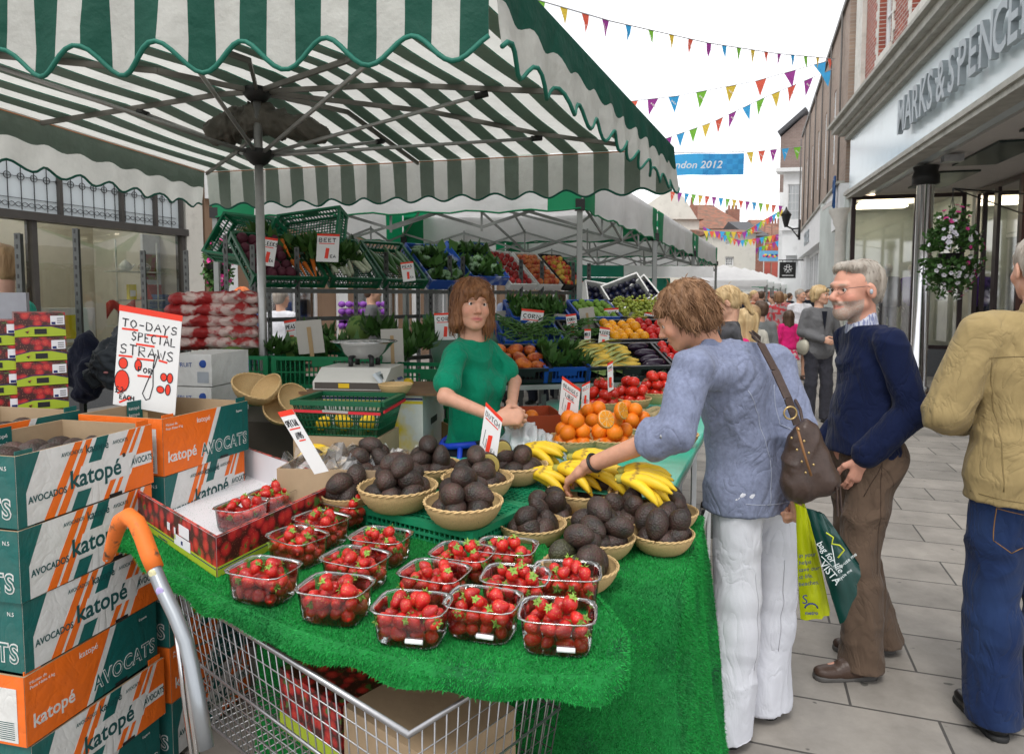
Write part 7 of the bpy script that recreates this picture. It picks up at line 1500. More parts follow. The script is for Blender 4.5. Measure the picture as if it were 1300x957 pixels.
def _cb(m):
 m.ell((0, 0, 0), (.08, .08, .07), 14, 0)
 for k in range(11): a = k * 2.4; M_ = Matrix.Rotation(a, 3, 'Z') @ Matrix.Rotation(R(25 + 6 * (k % 5)), 3, 'X'); m.ell(M_ @ V((0, .02, .012)), (.075, .055, .082), 10, 1 + k % 2, M_)
 return [GREENS[2], GREENS[2], GREENS[1]]
PR['cabbage'] = tmesh(_cb)
def _lf(m): leaf_mb(m, 46, .05, .10, .022, 6, 0, .9); leaf_mb(m, 12, .03, .09, .006, 9, 1, .6); return [GREENS[1], GREENS[0]]
PR['herbs'] = tmesh(_lf)
def _bn(m):
 rs = random.Random(4)
 for i in range(60): a = rs.uniform(0, 6.28); p = V((rs.uniform(-.12, .12), rs.uniform(-.1, .1), rs.uniform(0, .04))); d = V((math.cos(a), math.sin(a), 0)) * .06; m.tube([p - d, p + V((0, 0, .012)), p + d], .004, 4, 0)
 return [GREENS[1]]
PR['beans'] = tmesh(_bn)
CRT = {}
def tray(o, x, y, L, W, H, kind, items, label, where, seed=0, mtl=None, card=False, step=None, fillh=.7):
 """o: near-left foot corner; x along the shelf, y up the slope; items: list of (kind, share)"""
 x, y = V(x).normalized(), V(y).normalized(); n = x.cross(y); key = (round(L, 2), round(W, 2), H, mtl.name)
 if key not in CRT: CRT[key] = (crate_mb(L, W, H, nslot=5, rows=1) if not card else None) or MB()
 if card and not CRT[key].v:
  q = CRT[key];
  for a, b, c_, d in ((-L / 2, -W / 2, L, .006), (-L / 2, W / 2 - .006, L, .006), (-L / 2, -W / 2 + .0065, .006, W - .013), (L / 2 - .006, -W / 2 + .0065, .006, W - .013)): q.obox((a, b, 0), (c_, 0, 0), (0, d, 0), (0, 0, H))
  q.obox((-L / 2 + .007, -W / 2 + .007, 0), (L - .014, 0, 0), (0, W - .014, 0), (0, 0, .005))
 if not hasattr(CRT[key], 'me'): CRT[key].me = CRT[key].mesh('crate', [mtl])
 Mx = Matrix((x, y, n)).transposed(); cen = o + x * L / 2 + y * W / 2; t = bpy.data.objects.new('crate' if not card else 'box', CRT[key].me); COL.objects.link(t); t.location = cen; t.rotation_euler = Mx.to_euler(); tag(t, label, 'crate' if not card else 'box', 'trays of produce on the racks')
 rs = random.Random(seed + int(o.x * 50)); x0 = 0
 for kn, share, st in items:
  me = PR[kn]; w_ = (L - .05) * share; nx, ny = max(1, round(w_ / st[0])), max(1, round((W - .04) / st[1]))
  for i in range(nx):
   for j_ in range(ny):
    p = cen + x * (-L / 2 + .025 + x0 + w_ * (i + .5) / nx + rs.uniform(-.1, .1) * st[0]) + y * (-W / 2 + .02 + (W - .04) * (j_ + .5) / ny + rs.uniform(-.1, .1) * st[1]) + n * (H * fillh + rs.uniform(-.006, .014))
    if kn in ('leek', 'cucumber', 'corn', 'aubergine', 'courgette', 'carrot'): e = (Mx @ Matrix.Rotation(R(-90 + rs.uniform(-12, 12)) if st[1] > st[0] else R(90), 3, 'X') @ Matrix.Rotation(R(rs.uniform(-14, 14)) + (R(90) if st[1] <= st[0] else 0), 3, 'Y')).to_euler()
    else: e = (rs.uniform(-.5, .5), rs.uniform(-.5, .5), rs.uniform(0, 6))
    nm = kn; spawn(nm, me, p, tuple(e), rs.uniform(.92, 1.1), kn.replace('_', ' ') + ' lying in the ' + where, kn.replace('_', ' '), kn.replace('_', ' ') + ' in the ' + where)
  x0 += w_
PLK = mat('leafy', (0, 0, 0)) if 0 else None
up_ = (tb * .75 + UP * .66)
def rackt(f, wf, kind, items, label, where, mtl, card=False, W=.46, H=.09, lift=.02, fillh=.75): tray(T0 + td * TL * f + UP * lift + tb * .0, td, up_, TL * wf - .015, W, H, kind, items, label, where, mtl=mtl, card=card, fillh=fillh)
BLF = mat('blue_lined', (.02, .08, .36), rough=.3, col2=(.5, .55, .62), c2s=9, c2t=.6)
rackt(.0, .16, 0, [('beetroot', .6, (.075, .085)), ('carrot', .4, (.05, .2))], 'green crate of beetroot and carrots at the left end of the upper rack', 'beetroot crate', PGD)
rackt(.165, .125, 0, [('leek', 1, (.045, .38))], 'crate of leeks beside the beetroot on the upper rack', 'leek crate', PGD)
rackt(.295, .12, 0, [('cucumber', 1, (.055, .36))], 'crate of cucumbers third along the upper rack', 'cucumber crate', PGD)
rackt(.42, .12, 0, [('cauliflower', 1, (.12, .13))], 'blue lined box of greens above the vendor on the upper rack', 'blue lined box', BLF, True)
rackt(.545, .13, 0, [('cauliflower', 1, (.12, .13))], 'second blue lined box of broccoli on the upper rack', 'second blue lined box', BLF, True, lift=.06)
rackt(.68, .10, 0, [('plum', 1, (.06, .06))], 'white edged tray of red plums on the upper rack', 'plum tray', CWH, True, H=.07)
rackt(.785, .10, 0, [('peach', 1, (.075, .075))], 'tray of peaches near the right end of the upper rack', 'peach tray', CWH, True, H=.07)
rackt(.89, .10, 0, [('apple', 1, (.075, .075))], 'dark crate of apples at the right end of the upper rack', 'apple tray', PBK, True, H=.07)
# green herb heads standing up over the beetroot, and the empty crates turned on edge behind them
for i, (px, py) in enumerate(((345, 312), (368, 318), (392, 314), (415, 322), (438, 325), (352, 330), (400, 332), (425, 336), (330, 300))): spawn('leafy_bunch', PR['herbs'], PY(px, py, 4.72), (R(-30), 0, i), 1.15, 'dark leafy beetroot tops piled behind the beetroot', 'leaves', 'leafy tops behind the beetroot')
ec = crate_mb(.5, .34, .14, nslot=9, rows=2).mesh('crate', [mat('crate_tipped', (.008, .15, .07), rough=.4)])
for px, py, Y, e, lb in ((318, 312, 4.9, (R(60), R(8), R(-25)), 'empty green crate tipped on edge left of the parasol pole'), (400, 305, 5.0, (R(65), R(-6), R(-12)), 'empty green crate standing behind the beetroot tops'), ): spawn('crate', ec, PY(px, py, Y), e, 1, lb, 'crate', 'empty green crates on edge')
# middle row: dark green crates with cabbages, on stacked crates
mr0 = PY(210, 470, 3.75); mr0.z = 0; md = TILT(97)
cm3 = crate_mb(.58, .38, .175, nslot=10, rows=2).mesh('crate', [mat('crate_mid_green', (.008, .17, .065), rough=.4, var=.15)])
for i in range(3):
 for k in range(6 if i < 2 else 5):
  p = mr0 + md * (.30 + .60 * i) + TILT(7) * .2; spawn('crate', cm3, (p.x, p.y, 1.29 - .18 * (k + 1) - (.0 if i < 2 else .06)), (0, 0, R(90 - 97)), 1, 'dark green lattice crate, %s of the %s pile in the middle row' % (lab[k], ['first', 'second', 'third', 'fourth'][i]), 'crate', 'piled lattice crates in the middle row')
for px, py, Y, k, sc, lb in ((300, 436, 3.85, 'cabbage', 1.35, 'big green cabbage on the crates left of the parasol pole'), (318, 440, 4.0, 'cabbage', 1.0, 'smaller cabbage touching the parasol pole'), (372, 446, 3.9, 'cabbage', .9, 'pale cabbage just left of the blank grey cards'), (392, 452, 3.8, 'cauliflower', 1.1, 'pale cauliflower under the blank grey card'), (420, 445, 4.0, 'herbs', 1.2, 'leafy bunch behind the scale'), (440, 448, 4.1, 'herbs', 1.2, 'leafy bunch right of the scale pan'), (352, 446, 3.8, 'herbs', 1.0, 'leafy bunch right of the parasol pole'), (508, 452, 3.9, 'herbs', 1.3, 'leafy heap in front of the vendor shoulder'), (530, 440, 4.2, 'herbs', 1.4, 'leafy heap just left of the vendor'), (545, 425, 4.6, 'herbs', 1.4, 'higher leafy heap left of the vendor'), (515, 430, 4.4, 'cucumber', 1, 'single cucumber on the leafy heap'), (480, 425, 4.5, 'herbs', 1.5, 'leafy heap under the upper rack'), (455, 420, 4.6, 'cabbage', 1.1, 'cabbage under the upper rack behind the scale'), (405, 432, 4.5, 'herbs', 1.4, 'leafy heap behind the blank cards')): spawn(k, PR[k], PY(px, py, Y), (.2, .1, px), sc, lb, 'vegetable')
# lower sloping display to the right of the vendor
D0, D1 = PY(560, 476, 4.05), PY(915, 492, 4.45); D0.z = D1.z = 1.065; dd_ = (D1 - D0).normalized(); DB = V((-dd_.y, dd_.x, 0)); DL = (D1 - D0).length
ds = thing('display_shelf', 'stepped metal display shelf with a white front edge carrying crates of vegetables', 'shelf', (D0 + D1) / 2 - UP * 1.06)
m = MB(); m.obox(D0 - UP * .03, dd_ * DL, DB * .02, UP * .03, 0); m.obox(D0 + DB * .021 - UP * .03, dd_ * DL, DB * 1.2 + UP * .42, UP * .015, 1); m.build('top', [ALU, PGD], ds, world=True)
for f in (.02, .35, .66, .98):
 for d_ in (.03, 1.15): m = MB(); p = D0 + dd_ * DL * f + DB * d_; m.box((p.x, p.y, .5), (.03, .03, 1.0)); m.build('leg', UPR, ds, world=True)
m = MB(); m.obox(D0 + DB * .3 - UP * .5, dd_ * DL, DB * .5, UP * .02); m.build('lower_shelf', UPR, ds, world=True)
sl_ = (DB + UP * .36).normalized()
def dis(px, row, w, items, label, where, mtl=PBK, W=.38, H=.10, card=False, fillh=.8):
 d = ray(px, 470); den = d.x * dd_.y - d.y * dd_.x; q = D0 + DB * (row * .40); t_ = (q.y * d.x - q.x * d.y) / (dd_.x * d.y - dd_.y * d.x) if 1 else 0
 tray(q + dd_ * t_ + UP * (.36 * row * .40 + .01), dd_, sl_, w, W, H, 0, items, label, where, mtl=mtl, card=card, fillh=fillh)
dis(632, 0, .34, [('carrot_bag', 1, (.095, .10))], 'dark crate of bagged carrots right behind the vendor', 'crate of bagged carrots')
dis(690, 0, .30, [('herbs', 1, (.14, .16))], 'crate of leafy greens between the bagged carrots and the beans', 'crate of leafy greens', PBL)
dis(690 + 52, 0, .62, [('corn', .62, (.20, .055)), ('aubergine', .38, (.2, .09))], 'black crate of corn cobs and aubergines at the front of the display', 'black crate of corn')
dis(640, 1, .42, [('beans', 1, (.2, .2))], 'crate of green beans behind the bagged carrots', 'crate of green beans', PBL)
dis(722, 1, .30, [('beans', 1, (.22, .2))], 'crate heaped with green beans beside the gazebo leg', 'second crate of beans')
dis(772, 1, .62, [('yellow_pepper', .5, (.075, .09)), ('red_pepper', .5, (.075, .09))], 'black crate of yellow and red peppers behind the corn', 'crate of peppers')
dis(650, 2, .45, [('herbs', 1, (.14, .16))], 'crate of mixed leaves at the back left of the display', 'back crate of leaves', PBL)
dis(735, 2, .34, [('lime', 1, (.06, .06))], 'crate of limes at the back of the display', 'crate of limes', PBL)
dis(785, 2, .62, [('grapes', 1, (.12, .12))], 'black crate of green grapes at the back of the display', 'crate of grapes', mat('crate_black_yellow', (.02, .02, .02), col2=(.5, .4, .02), c2s=7, c2t=.6))
dis(850, 0, .36, [('red_pepper', 1, (.08, .09))], 'crate of red peppers partly behind the denim shoulder', 'crate of red peppers')
# three blue fruit boxes on edge at the back
for px, py, e, lb in ((762, 384, (R(60), R(8), R(20)), 'dark blue fruit tray propped at the left of three'), (793, 378, (R(55), R(-20), R(15)), 'dark blue fruit tray propped highest in the middle'), (812, 384, (R(50), R(-38), R(-10)), 'dark blue fruit tray propped at the right of three')):
 m = MB();
 for a, b, c_, d in ((-.18, -.14, .36, .012), (-.18, .128, .36, .012), (-.18, -.127, .012, .254), (.168, -.127, .012, .254)): m.obox((a, b, 0), (c_, 0, 0), (0, d, 0), (0, 0, .1), 0)
 m.obox((-.167, -.127, .0), (.334, 0, 0), (0, .254, 0), (0, 0, .008), 1)
 for i in range(5):
  for k in range(4): m.ell((-.13 + .065 * i, -.09 + .06 * k, .05), (.028,) * 3, 8, 2)
 tag(spawn('fruit_tray', m.mesh('fruit_tray', [CWH, mat('navy_lining', (.01, .02, .10)), mat('dark_fruit', (.015, .015, .03), rough=.3)]), PY(px, py, 5.9), e), lb, 'tray', 'three blue fruit trays propped at the back')
# cards at the back: blank grey backs and written fronts
for i, (x0, y0, x1_, y1, Y, b) in enumerate([(377, 408, 410, 450, 3.7, 1), (484, 418, 512, 460, 3.75, 1), (312, 410, 326, 440, 4.2, 1), (660, 392, 688, 430, 4.9, 0), (632, 395, 660, 425, 5.2, 1), (682, 382, 705, 402, 5.4, 1), (702, 398, 722, 422, 5.1, 1), (737, 392, 756, 425, 5.0, 1), (768, 392, 786, 418, 5.2, 0), (791, 396, 815, 416, 5.3, 1), (816, 396, 831, 420, 5.2, 0), (720, 400, 733, 430, 4.9, 0), (742, 418, 750, 448, 4.6, 0), (760, 415, 773, 445, 4.6, 0), (363, 408, 378, 446, 3.9, 0), (552, 398, 580, 432, 4.4, 0), (402, 297, 430, 332, 4.3, 0), (332, 301, 350, 336, 4.25, 0), (510, 334, 526, 358, 4.6, 0)]):
 sk = ((i * 37) % 7 - 3) * .9; P0, P1, P2 = PY(x0 - sk, y1, Y), PY(x1_ - sk, y1 + sk, Y), PY(x0 + sk, y0, Y); k = Card(P0, P1 - P0, P2 - P0, (P1 - P0).length, (P2 - P0).length)
 if b: k.m.obox(k.o, k.x * k.w, k.y * k.h, k.n * .003, 0); k.m.obox(k.p(.42, -.3) + k.n * .0035, k.x * k.w * .16, k.y * k.h * 1.1, k.n * .002, 1); tag(k.m.build('price_card', [GREYC, STICK]), 'blank grey back of a price card with its stick, ' + ['upright right of the parasol pole', 'leaning beside the scale', 'half behind the parasol pole', '', 'right beside the vendor hair', 'highest, below the apples', 'just left of the gazebo leg', 'just right of the gazebo leg', '', 'widest, under the blue fruit trays'][i], 'price card', 'blank backs of price cards')
 else: k.board(); k.write(['BEET', 'LEEKS', 'PEAS', 'CORN'][i % 4], .1, .72, .13, .2, lw=.03); k.line([(.1, .66), (.8, .66)], 2, .03); k.line([(.45, .12), (.5, .5)], 2, .13); k.write('EA', .62, .15, .1, .14, lw=.025); k.done('small written price card ' + {3: 'under the peaches beside the vendor', 8: 'in front of the blue fruit trays', 10: 'nearest the curly brown hair', 11: 'in the beans left of the gazebo leg', 12: 'slim one right of the gazebo leg', 13: 'tilted over the peppers', 14: 'left of the blank card by the parasol pole', 15: "behind the vendor's hair on the left", 16: 'hanging in front of the leeks', 17: 'just right of the parasol pole top crate', 18: 'in front of the cucumbers'}[i], 'written price cards among the vegetables')
# ---------------------------------------------------------------- left: strawberry cartons, sacks, blue marked boxes, bag
def scarton(o, xd, L, W, H, label):
 x = V(xd).normalized(); inn = V((-x.y, x.x, 0)); m = MB(); m.obox(o, x * L, inn * W, UP * H, 0); f = Face(m, o, x, UP, -inn, L, H); f.poly([(0, 0), (1, 0), (1, .26), (.7, .40), (.3, .40), (0, .26)], 1, 1); f.poly([(.0, .27), (.3, .42), (.7, .42), (1, .27), (1, .30), (.7, .45), (.3, .45), (0, .30)], 3, 2); f.poly([(.38, .10), (.62, .10), (.62, .32), (.38, .32)], 4, 3); f.poly([(.70, .48), (.98, .48), (.98, .86), (.70, .86)], 2, 3); f.poly([(.72, .5), (.8, .5), (.8, .6), (.72, .6)], 3, 4); f.poly([(.2, .2), (.25, .12), (.28, .26)], 0, 3)
 for k in range(3): f.poly([(.83, .55 + .09 * k), (.95, .55 + .09 * k), (.95, .58 + .09 * k), (.83, .58 + .09 * k)], 4, 4)
 g = Face(m, o + x * L, inn, UP, x, W, H); g.poly([(0, 0), (1, 0), (1, .26), (0, .26)], 1, 1)
 return tag(m.build('strawberry_carton', [PRNS, LIME, CARDW, NAVYL, BLACK], base=o), label, 'carton', 'red printed strawberry cartons')
for col in range(2):
 q = PY(24, 545, 2.62) if col == 0 else PY(-52, 552, 2.52); q2 = PY(88, 530, 2.66); xd = (PY(88, 530, 2.72) - PY(24, 545, 2.62)); xd.z = 0; wL = xd.length
 for k in range(11): scarton(V((q.x, q.y, 1.545 - .096 * (k + 1) + (-.03 if col else 0))), xd, wL if col == 0 else .225, .30, .093, 'red printed strawberry carton, number %s down the %s pile at the far left' % (['one', 'two', 'three', 'four', 'five', 'six', 'seven', 'eight', 'nine', 'ten', 'eleven'][k], ['right hand', 'left hand'][col]))
SACKM = mat('red_net', (.34, .02, .02), rough=.45, var=.3, vs=14, bump=.7, bs=60, col2=(.55, .42, .38), c2s=13, c2t=.55, c2w=.05); sc0 = PY(258, 440, 3.75)
for k in range(5):
 a, b = sc0 + V((-.20 + .02 * k, .0, .06 * k + .02)), sc0 + V((.19, .05, .062 * k + .02)); vs, fs = sdf([cap(a, .06, b, .06, .05, (UP, .62)), cap(a + V((.02, .12, 0)), .06, b + V((0, .12, 0)), .06, .05, (UP, .62)), cap(b, .04, b + V((.09, 0, -.01)), .018, .03)], .009); vs = folds(vs, fs, .013, (12, 12, 12), k); m = MB(); m.arr(vs, fs); tag(m.build('net_sack', SACKM), 'red net sack of vegetables, %s from the bottom of the pile' % ['lowest', 'second', 'third', 'fourth', 'topmost, fifth'][k], 'sack', 'pile of red net sacks')
for k in range(2):
 o = PY(221, 522 - 40 * k, 3.1); o.z = 1.05 + .15 * k; m = MB(); xd = TILT(100); m.obox(o, xd * .19, TILT(10) * .3, UP * .145, 0); f = Face(m, o, xd, UP, -TILT(10), .19, .145); m.ell(f.p(.78, .70, 2), (.018, .003, .018), 14, 1); f.poly([(.62, .1), (.92, .1), (.92, .45), (.62, .45)], 2, 1); f.txt('FRUIT', .1, .6, .14, 1, 2); tag(m.build('white_box', [CWH, mat('blue_mark', (.02, .07, .30)), mat('grey_print', (.35, .38, .42))]), ['lower', 'upper'][k] + ' white carton with a round blue mark beside the tall handwritten card', 'carton')
m = MB(); p = PY(218, 560, 3.15); m.obox(V((p.x - .1, p.y - .05, 0)), TILT(97) * .9, TILT(7) * .42, UP * 1.045); tag(m.build('plinth_box', mat('dark_ply', (.06, .05, .04))), 'dark wooden support under the white cartons with blue marks', 'support')
vs, fs = sdf([cap(PY(122, 473, 3.0), .045, PY(150, 455, 3.0), .075, .04), cap(PY(142, 462, 3.0), .075, PY(155, 425, 3.05), .035, .05), cap(PY(125, 481, 2.98), .035, PY(150, 482, 2.98), .045, .03)], .008); vs = folds(vs, fs, .022, (16, 16, 12), 3); m = MB(); m.arr(vs, fs); m.ell(PY(134, 473, 2.92), (.011, .004, .005), 10, 1); tag(m.build('backpack', [fabric('dark_nylon', (.035, .042, .05), rough=.5), mat('white_red_tab', (.5, .2, .2))]), 'dark grey backpack slumped left of the tall handwritten card', 'backpack')
vs, fs = sdf([cap(PY(104, 468, 3.35), .09, PY(112, 438, 3.35), .06, .04), cap(PY(120, 470, 3.3), .07, PY(104, 500, 3.3), .06, .03)], .012); vs = folds(vs, fs, .025, (11, 11, 8)); m = MB(); m.arr(vs, fs); tag(m.build('dark_coat', fabric('black_navy_coat', (.012, .015, .03))), 'dark navy coat bundled behind the thick steel post', 'coat')
m = MB(); m.obox(PY(95, 492, 3.3), TILT(92) * .35, TILT(2) * .35, UP * .02);
for a in (.02, .33): m.obox(PY(95, 492, 3.3) + TILT(92) * a - UP * 1.1, TILT(92) * .02, TILT(2) * .02, UP * 1.1)
tag(m.build('folding_table', BLACK), 'small black folding table under the backpack', 'table')
# banana box under the scale, scale, shopping basket, brown box with plastic
YB = mat('banana_box_print', (.60, .62, .58), rough=.5, col2=(.65, .50, .02), c2s=7, c2t=.62); ob = PY(392, 560, 3.0); ob.z = .905; xb = TILT(97); yb = TILT(7); m = MB(); m.obox(ob, xb * .52, yb * .40, UP * .27, 0); m.obox(ob - yb * .002 + UP * .235, xb * .52, yb * .0015, UP * .012, 1); m.obox(ob - yb * .002 + UP * .252, xb * .52, yb * .0015, UP * .008, 2); m.obox(ob + xb * .522, xb * .001, yb * .4, UP * .0, 0) if 0 else None
m.obox(ob + xb * .521 + yb * .14 + UP * .12, xb * .001, yb * .12, UP * .03, 3); m.obox(ob + xb * .06 - yb * .0025 + UP * .08, xb * .05, yb * .001, UP * .05, 2); m.obox(V((ob.x, ob.y, 0)) + xb * .01, xb * .5, yb * .38, UP * .903, 4)
tag(m.build('banana_box', [YB, mat('print_yellow', (.65, .52, .03)), NAVYL, BLACK, CARD]), 'white fruit box with yellow print under the weighing scale', 'box')
m = MB(); m.prism([ob + UP * .274 - xb * .03 - yb * .03, ob + UP * .274 + xb * .6 - yb * .02, ob + UP * .274 + xb * .56 + yb * .4, ob + UP * .274 + yb * .4], UP * .01); tag(m.build('cardboard_sheet', mat('brown_board', (.17, .10, .055), rough=.9, var=.2)), 'flat brown board laid between the fruit box and the scale', 'board')
so = PY(397, 492, 3.02); so.z = 1.192; SCW = mat('scale_white', (.60, .59, .54), rough=.35, var=.05); sca = thing('weighing_scale', 'white electronic shop scale with a steel pan on the brown board', 'scale', so + xb * .17); m = MB()
a, b = xb, yb; m.prism([so, so + UP * .035, so + b * .10 + UP * .09, so + b * .30 + UP * .09, so + b * .30], a * .33, 0); m.build('body', SCW, sca, world=True)
m = MB(); f0 = so + a * .335; m.prism([f0 - b * .01, f0 + b * .27, f0 + b * .27 + UP * .07 - a * .06, f0 + UP * .07 - b * .0 - a * .06], a * .012 + UP * .008, 0); pl = Face(m, f0 + a * .014 + UP * .010, b * 1, (UP * .07 - a * .06).normalized(), a * .7 + UP * .7, .27, .09);
for u in (.08, .38): pl.poly([(u, .55), (u + .24, .55), (u + .24, .85), (u, .85)], 1, 2)
pl.poly([(.2, .15), (.5, .15), (.5, .42), (.2, .42)], 1, 2)
for i in range(4):
 for k in range(3): pl.poly([(.70 + .07 * i, .2 + .22 * k), (.75 + .07 * i, .2 + .22 * k), (.75 + .07 * i, .36 + .22 * k), (.70 + .07 * i, .36 + .22 * k)], 2, 3)
m.build('panel', [mat('panel_pale', (.5, .55, .58)), mat('lcd_grey', (.08, .10, .09)), mat('key_blue', (.03, .05, .2))], sca, world=True)
m = MB(); m.obox(so + a * .01 - b * .003 + UP * .006, a * .30, b * .001, UP * .028, 0); m.obox(so + a * .12 - b * .005 + UP * .010, a * .05, b * .001, UP * .02, 1); m.build('front_band', [mat('band_brown', (.08, .07, .06)), mat('tag_yellow', (.75, .5, .02))], sca, world=True)
m = MB(); c_ = so + a * .17 + b * .2 + UP * .125; m.lathe(c_, [(.0, .0), (.07, .002), (.10, .03), (.135, .07), (.155, .078), (.155, .082), (.13, .076), (.095, .034), (.065, .008), (0, .006)], 28); m.build('pan', CHROME, sca, world=True)
for k in range(4): m = MB(); g_ = c_ + V((.07 * math.cos(k * 1.57 + .7), .07 * math.sin(k * 1.57 + .7), 0)); m.tube([g_ - UP * .035, g_ + UP * .008], .012, 8); m.build('pan_foot', BLACK, sca, world=True)
spb, _r = basket(502, 488, 44, 1.192, 'empty on the brown board beside the scale', what='nothing,'); spawn('lemon', PR['lemon'], PY(518, 487, 3.25), (1.3, .3, 0), 1, 'yellow lemon beside the empty basket by the scale', 'lemon')
# dark green shopping basket with a red rimmed handle
bo = PY(372, 553, 2.62); gx = TILT(99); gy = TILT(9); sb = thing('shopping_basket', 'dark green plastic shopping basket with a red handle strip, in front of the fruit box', 'basket', bo + gx * .2); m = MB(); zt2 = .13
def bp_(u, v, z): s = .03 * (1 - z / zt2); return bo + gx * (s + u * (.36 - 2 * s)) + gy * (s + v * (.26 - 2 * s)) + UP * z
for z in (0, .03, .06, .09): m.tube([bp_(0, 0, z), bp_(1, 0, z), bp_(1, 1, z), bp_(0, 1, z)], .004, 5, closed=True)
for k in range(21): u = k / 20; m.tube([bp_(u, 0, 0), bp_(u, 0, zt2)], .0028, 4); m.tube([bp_(u, 1, 0), bp_(u, 1, zt2)], .0028, 4); m.tube([bp_(0, u, 0), bp_(0, u, zt2)], .0028, 4); m.tube([bp_(1, u, 0), bp_(1, u, zt2)], .0028, 4)
for a_, b_ in (((0, 0), (1, 0)), ((1, 0), (1, 1)), ((1, 1), (0, 1)), ((0, 1), (0, 0))): m.bar(bp_(*a_, zt2), bp_(*b_, zt2), .022, .018)
m.obox(bp_(0, 0, 0), bp_(1, 0, 0) - bp_(0, 0, 0), bp_(0, 1, 0) - bp_(0, 0, 0), UP * .004); m.build('body', PGD, sb, world=True)
m = MB(); m.bar(bp_(-.02, -.07, zt2 - .03), bp_(1.02, -.07, zt2 - .035), .006, .010, 0); m.bar(bp_(.35, -.075, zt2 - .028), bp_(.65, -.075, zt2 - .031), .006, .010, 1); m.bar(bp_(1.04, 0, zt2 - .03), bp_(1.04, 1, zt2 - .02), .006, .010, 0); m.build('handle', [mat('handle_red', (.5, .02, .03)), CHROME], sb, world=True)
for i, (u, v) in enumerate(((.2, .3), (.35, .6), (.5, .3), (.7, .6), (.8, .3), (.3, .8))): spawn('lemon', PR['lemon'], bp_(u, v, .035), (i, 1, 0), 1, 'yellow lemon inside the dark green shopping basket', 'lemon', 'lemons in the shopping basket')
m = MB(); m.obox(bo - UP * (bo.z - .002), gx * .34, gy * .26, UP * (bo.z - .006)); tag(m.build('support_box', [CARD]), 'brown carton standing under the green shopping basket', 'box')
ob = PY(352, 632, 2.28); ob.z = zK - .06; xb = TILT(95); yb = TILT(5); bx_ = thing('open_box', 'open brown box with crumpled clear plastic and bananas in it behind the printed tray', 'box', ob + xb * .2); m = MB()
for o_, e1, e2 in ((ob, xb * .42, yb * .006), (ob + yb * .28, xb * .42, yb * .006), (ob + yb * .0065, xb * .006, yb * .273), (ob + xb * .414 + yb * .0065, xb * .006, yb * .273)): m.obox(o_, e1, e2, UP * .15, 0)
m.obox(ob + yb * .0065 + xb * .0065, xb * .405, yb * .27, UP * .006, 0); m.obox(ob + xb * .36 - yb * .002, xb * .03, yb * .0015, UP * .15, 1); m.build('carton', [CARD, PG], bx_, world=True)
rs = np.random.RandomState(5); G = [[ob + xb * (.42 * (i / 22)) + yb * (.28 * (k / 14)) + UP * (.13 + .05 * float(vnoise(np.array([[i * .45, k * .45, 1.]]))[0]) + .02 * float(vnoise(np.array([[i * 1.1, k * 1.1, 5.]]))[0]) + .04 * (k / 14)) for k in range(15)] for i in range(23)]
m = MB(); m.sheet(G, sm=False); m.build('plastic_film', clear_mat('film', (.96, .96, .95), .10, .4), bx_, world=True)
t_ = None; bunch(420, 575, ob.z + .14, 150, 'banana bunch inside the open brown box behind the tray', 5, .3, 1.1)
for i, (px, py, e, lb) in enumerate([(322, 505, (R(22), R(16), R(20)), 'large empty straw basket tipped against the lattice crates'), (345, 500, (R(38), R(-30), 0), 'empty straw basket on its side in the pile by the parasol pole'), (352, 528, (R(35), R(30), R(10)), 'lowest empty straw basket of the pile by the parasol pole'), (368, 512, (R(50), R(30), R(30)), 'rightmost empty straw basket of the pile by the parasol pole')]): spawn('basket', BASK, PY(px, py, 2.95), e, .105 if i == 0 else .075, lb, 'basket', 'empty straw baskets in a pile', ('rim', BRIM))
# cartons behind the counter: red orange box, big brown box
o = PY(648, 560, 3.25); o.z = .86; xo = TILT(80); yo = TILT(-10); m = MB(); L_o, W_o, H_o = .26, .3, .17
for o_, e1, e2 in ((o, xo * L_o, yo * .006), (o + yo * W_o, xo * L_o, yo * .006), (o + yo * .0065, xo * .006, yo * (W_o - .007)), (o + xo * L_o + yo * .0065, xo * .006, yo * (W_o - .007))): m.obox(o_, e1, e2, UP * H_o, 0)
m.obox(o + yo * .0065 + xo * .0065 + UP * .02, xo * (L_o - .007), yo * (W_o - .008), UP * .006, 1); tag(m.build('orange_box', [mat('orange_red_carton', (.40, .06, .02), rough=.5, var=.1), CARD]), 'orange red carton with one orange in it behind the shopping bag', 'box'); spawn('orange', ORNG, o + xo * .12 + yo * .08 + UP * .155, (0, 0, 0), 1, 'single orange on top of the orange red carton', 'orange')
m = MB(); o = PY(525, 575, 3.3); m.box(o, (.34, .02, .4), M=Matrix.Rotation(R(25), 3, 'Y')); tag(m.build('brown_flap', mat('old_card', (.26, .17, .07), rough=.9, var=.15)), 'big brown cardboard sheet leaning behind the vendor', 'cardboard')
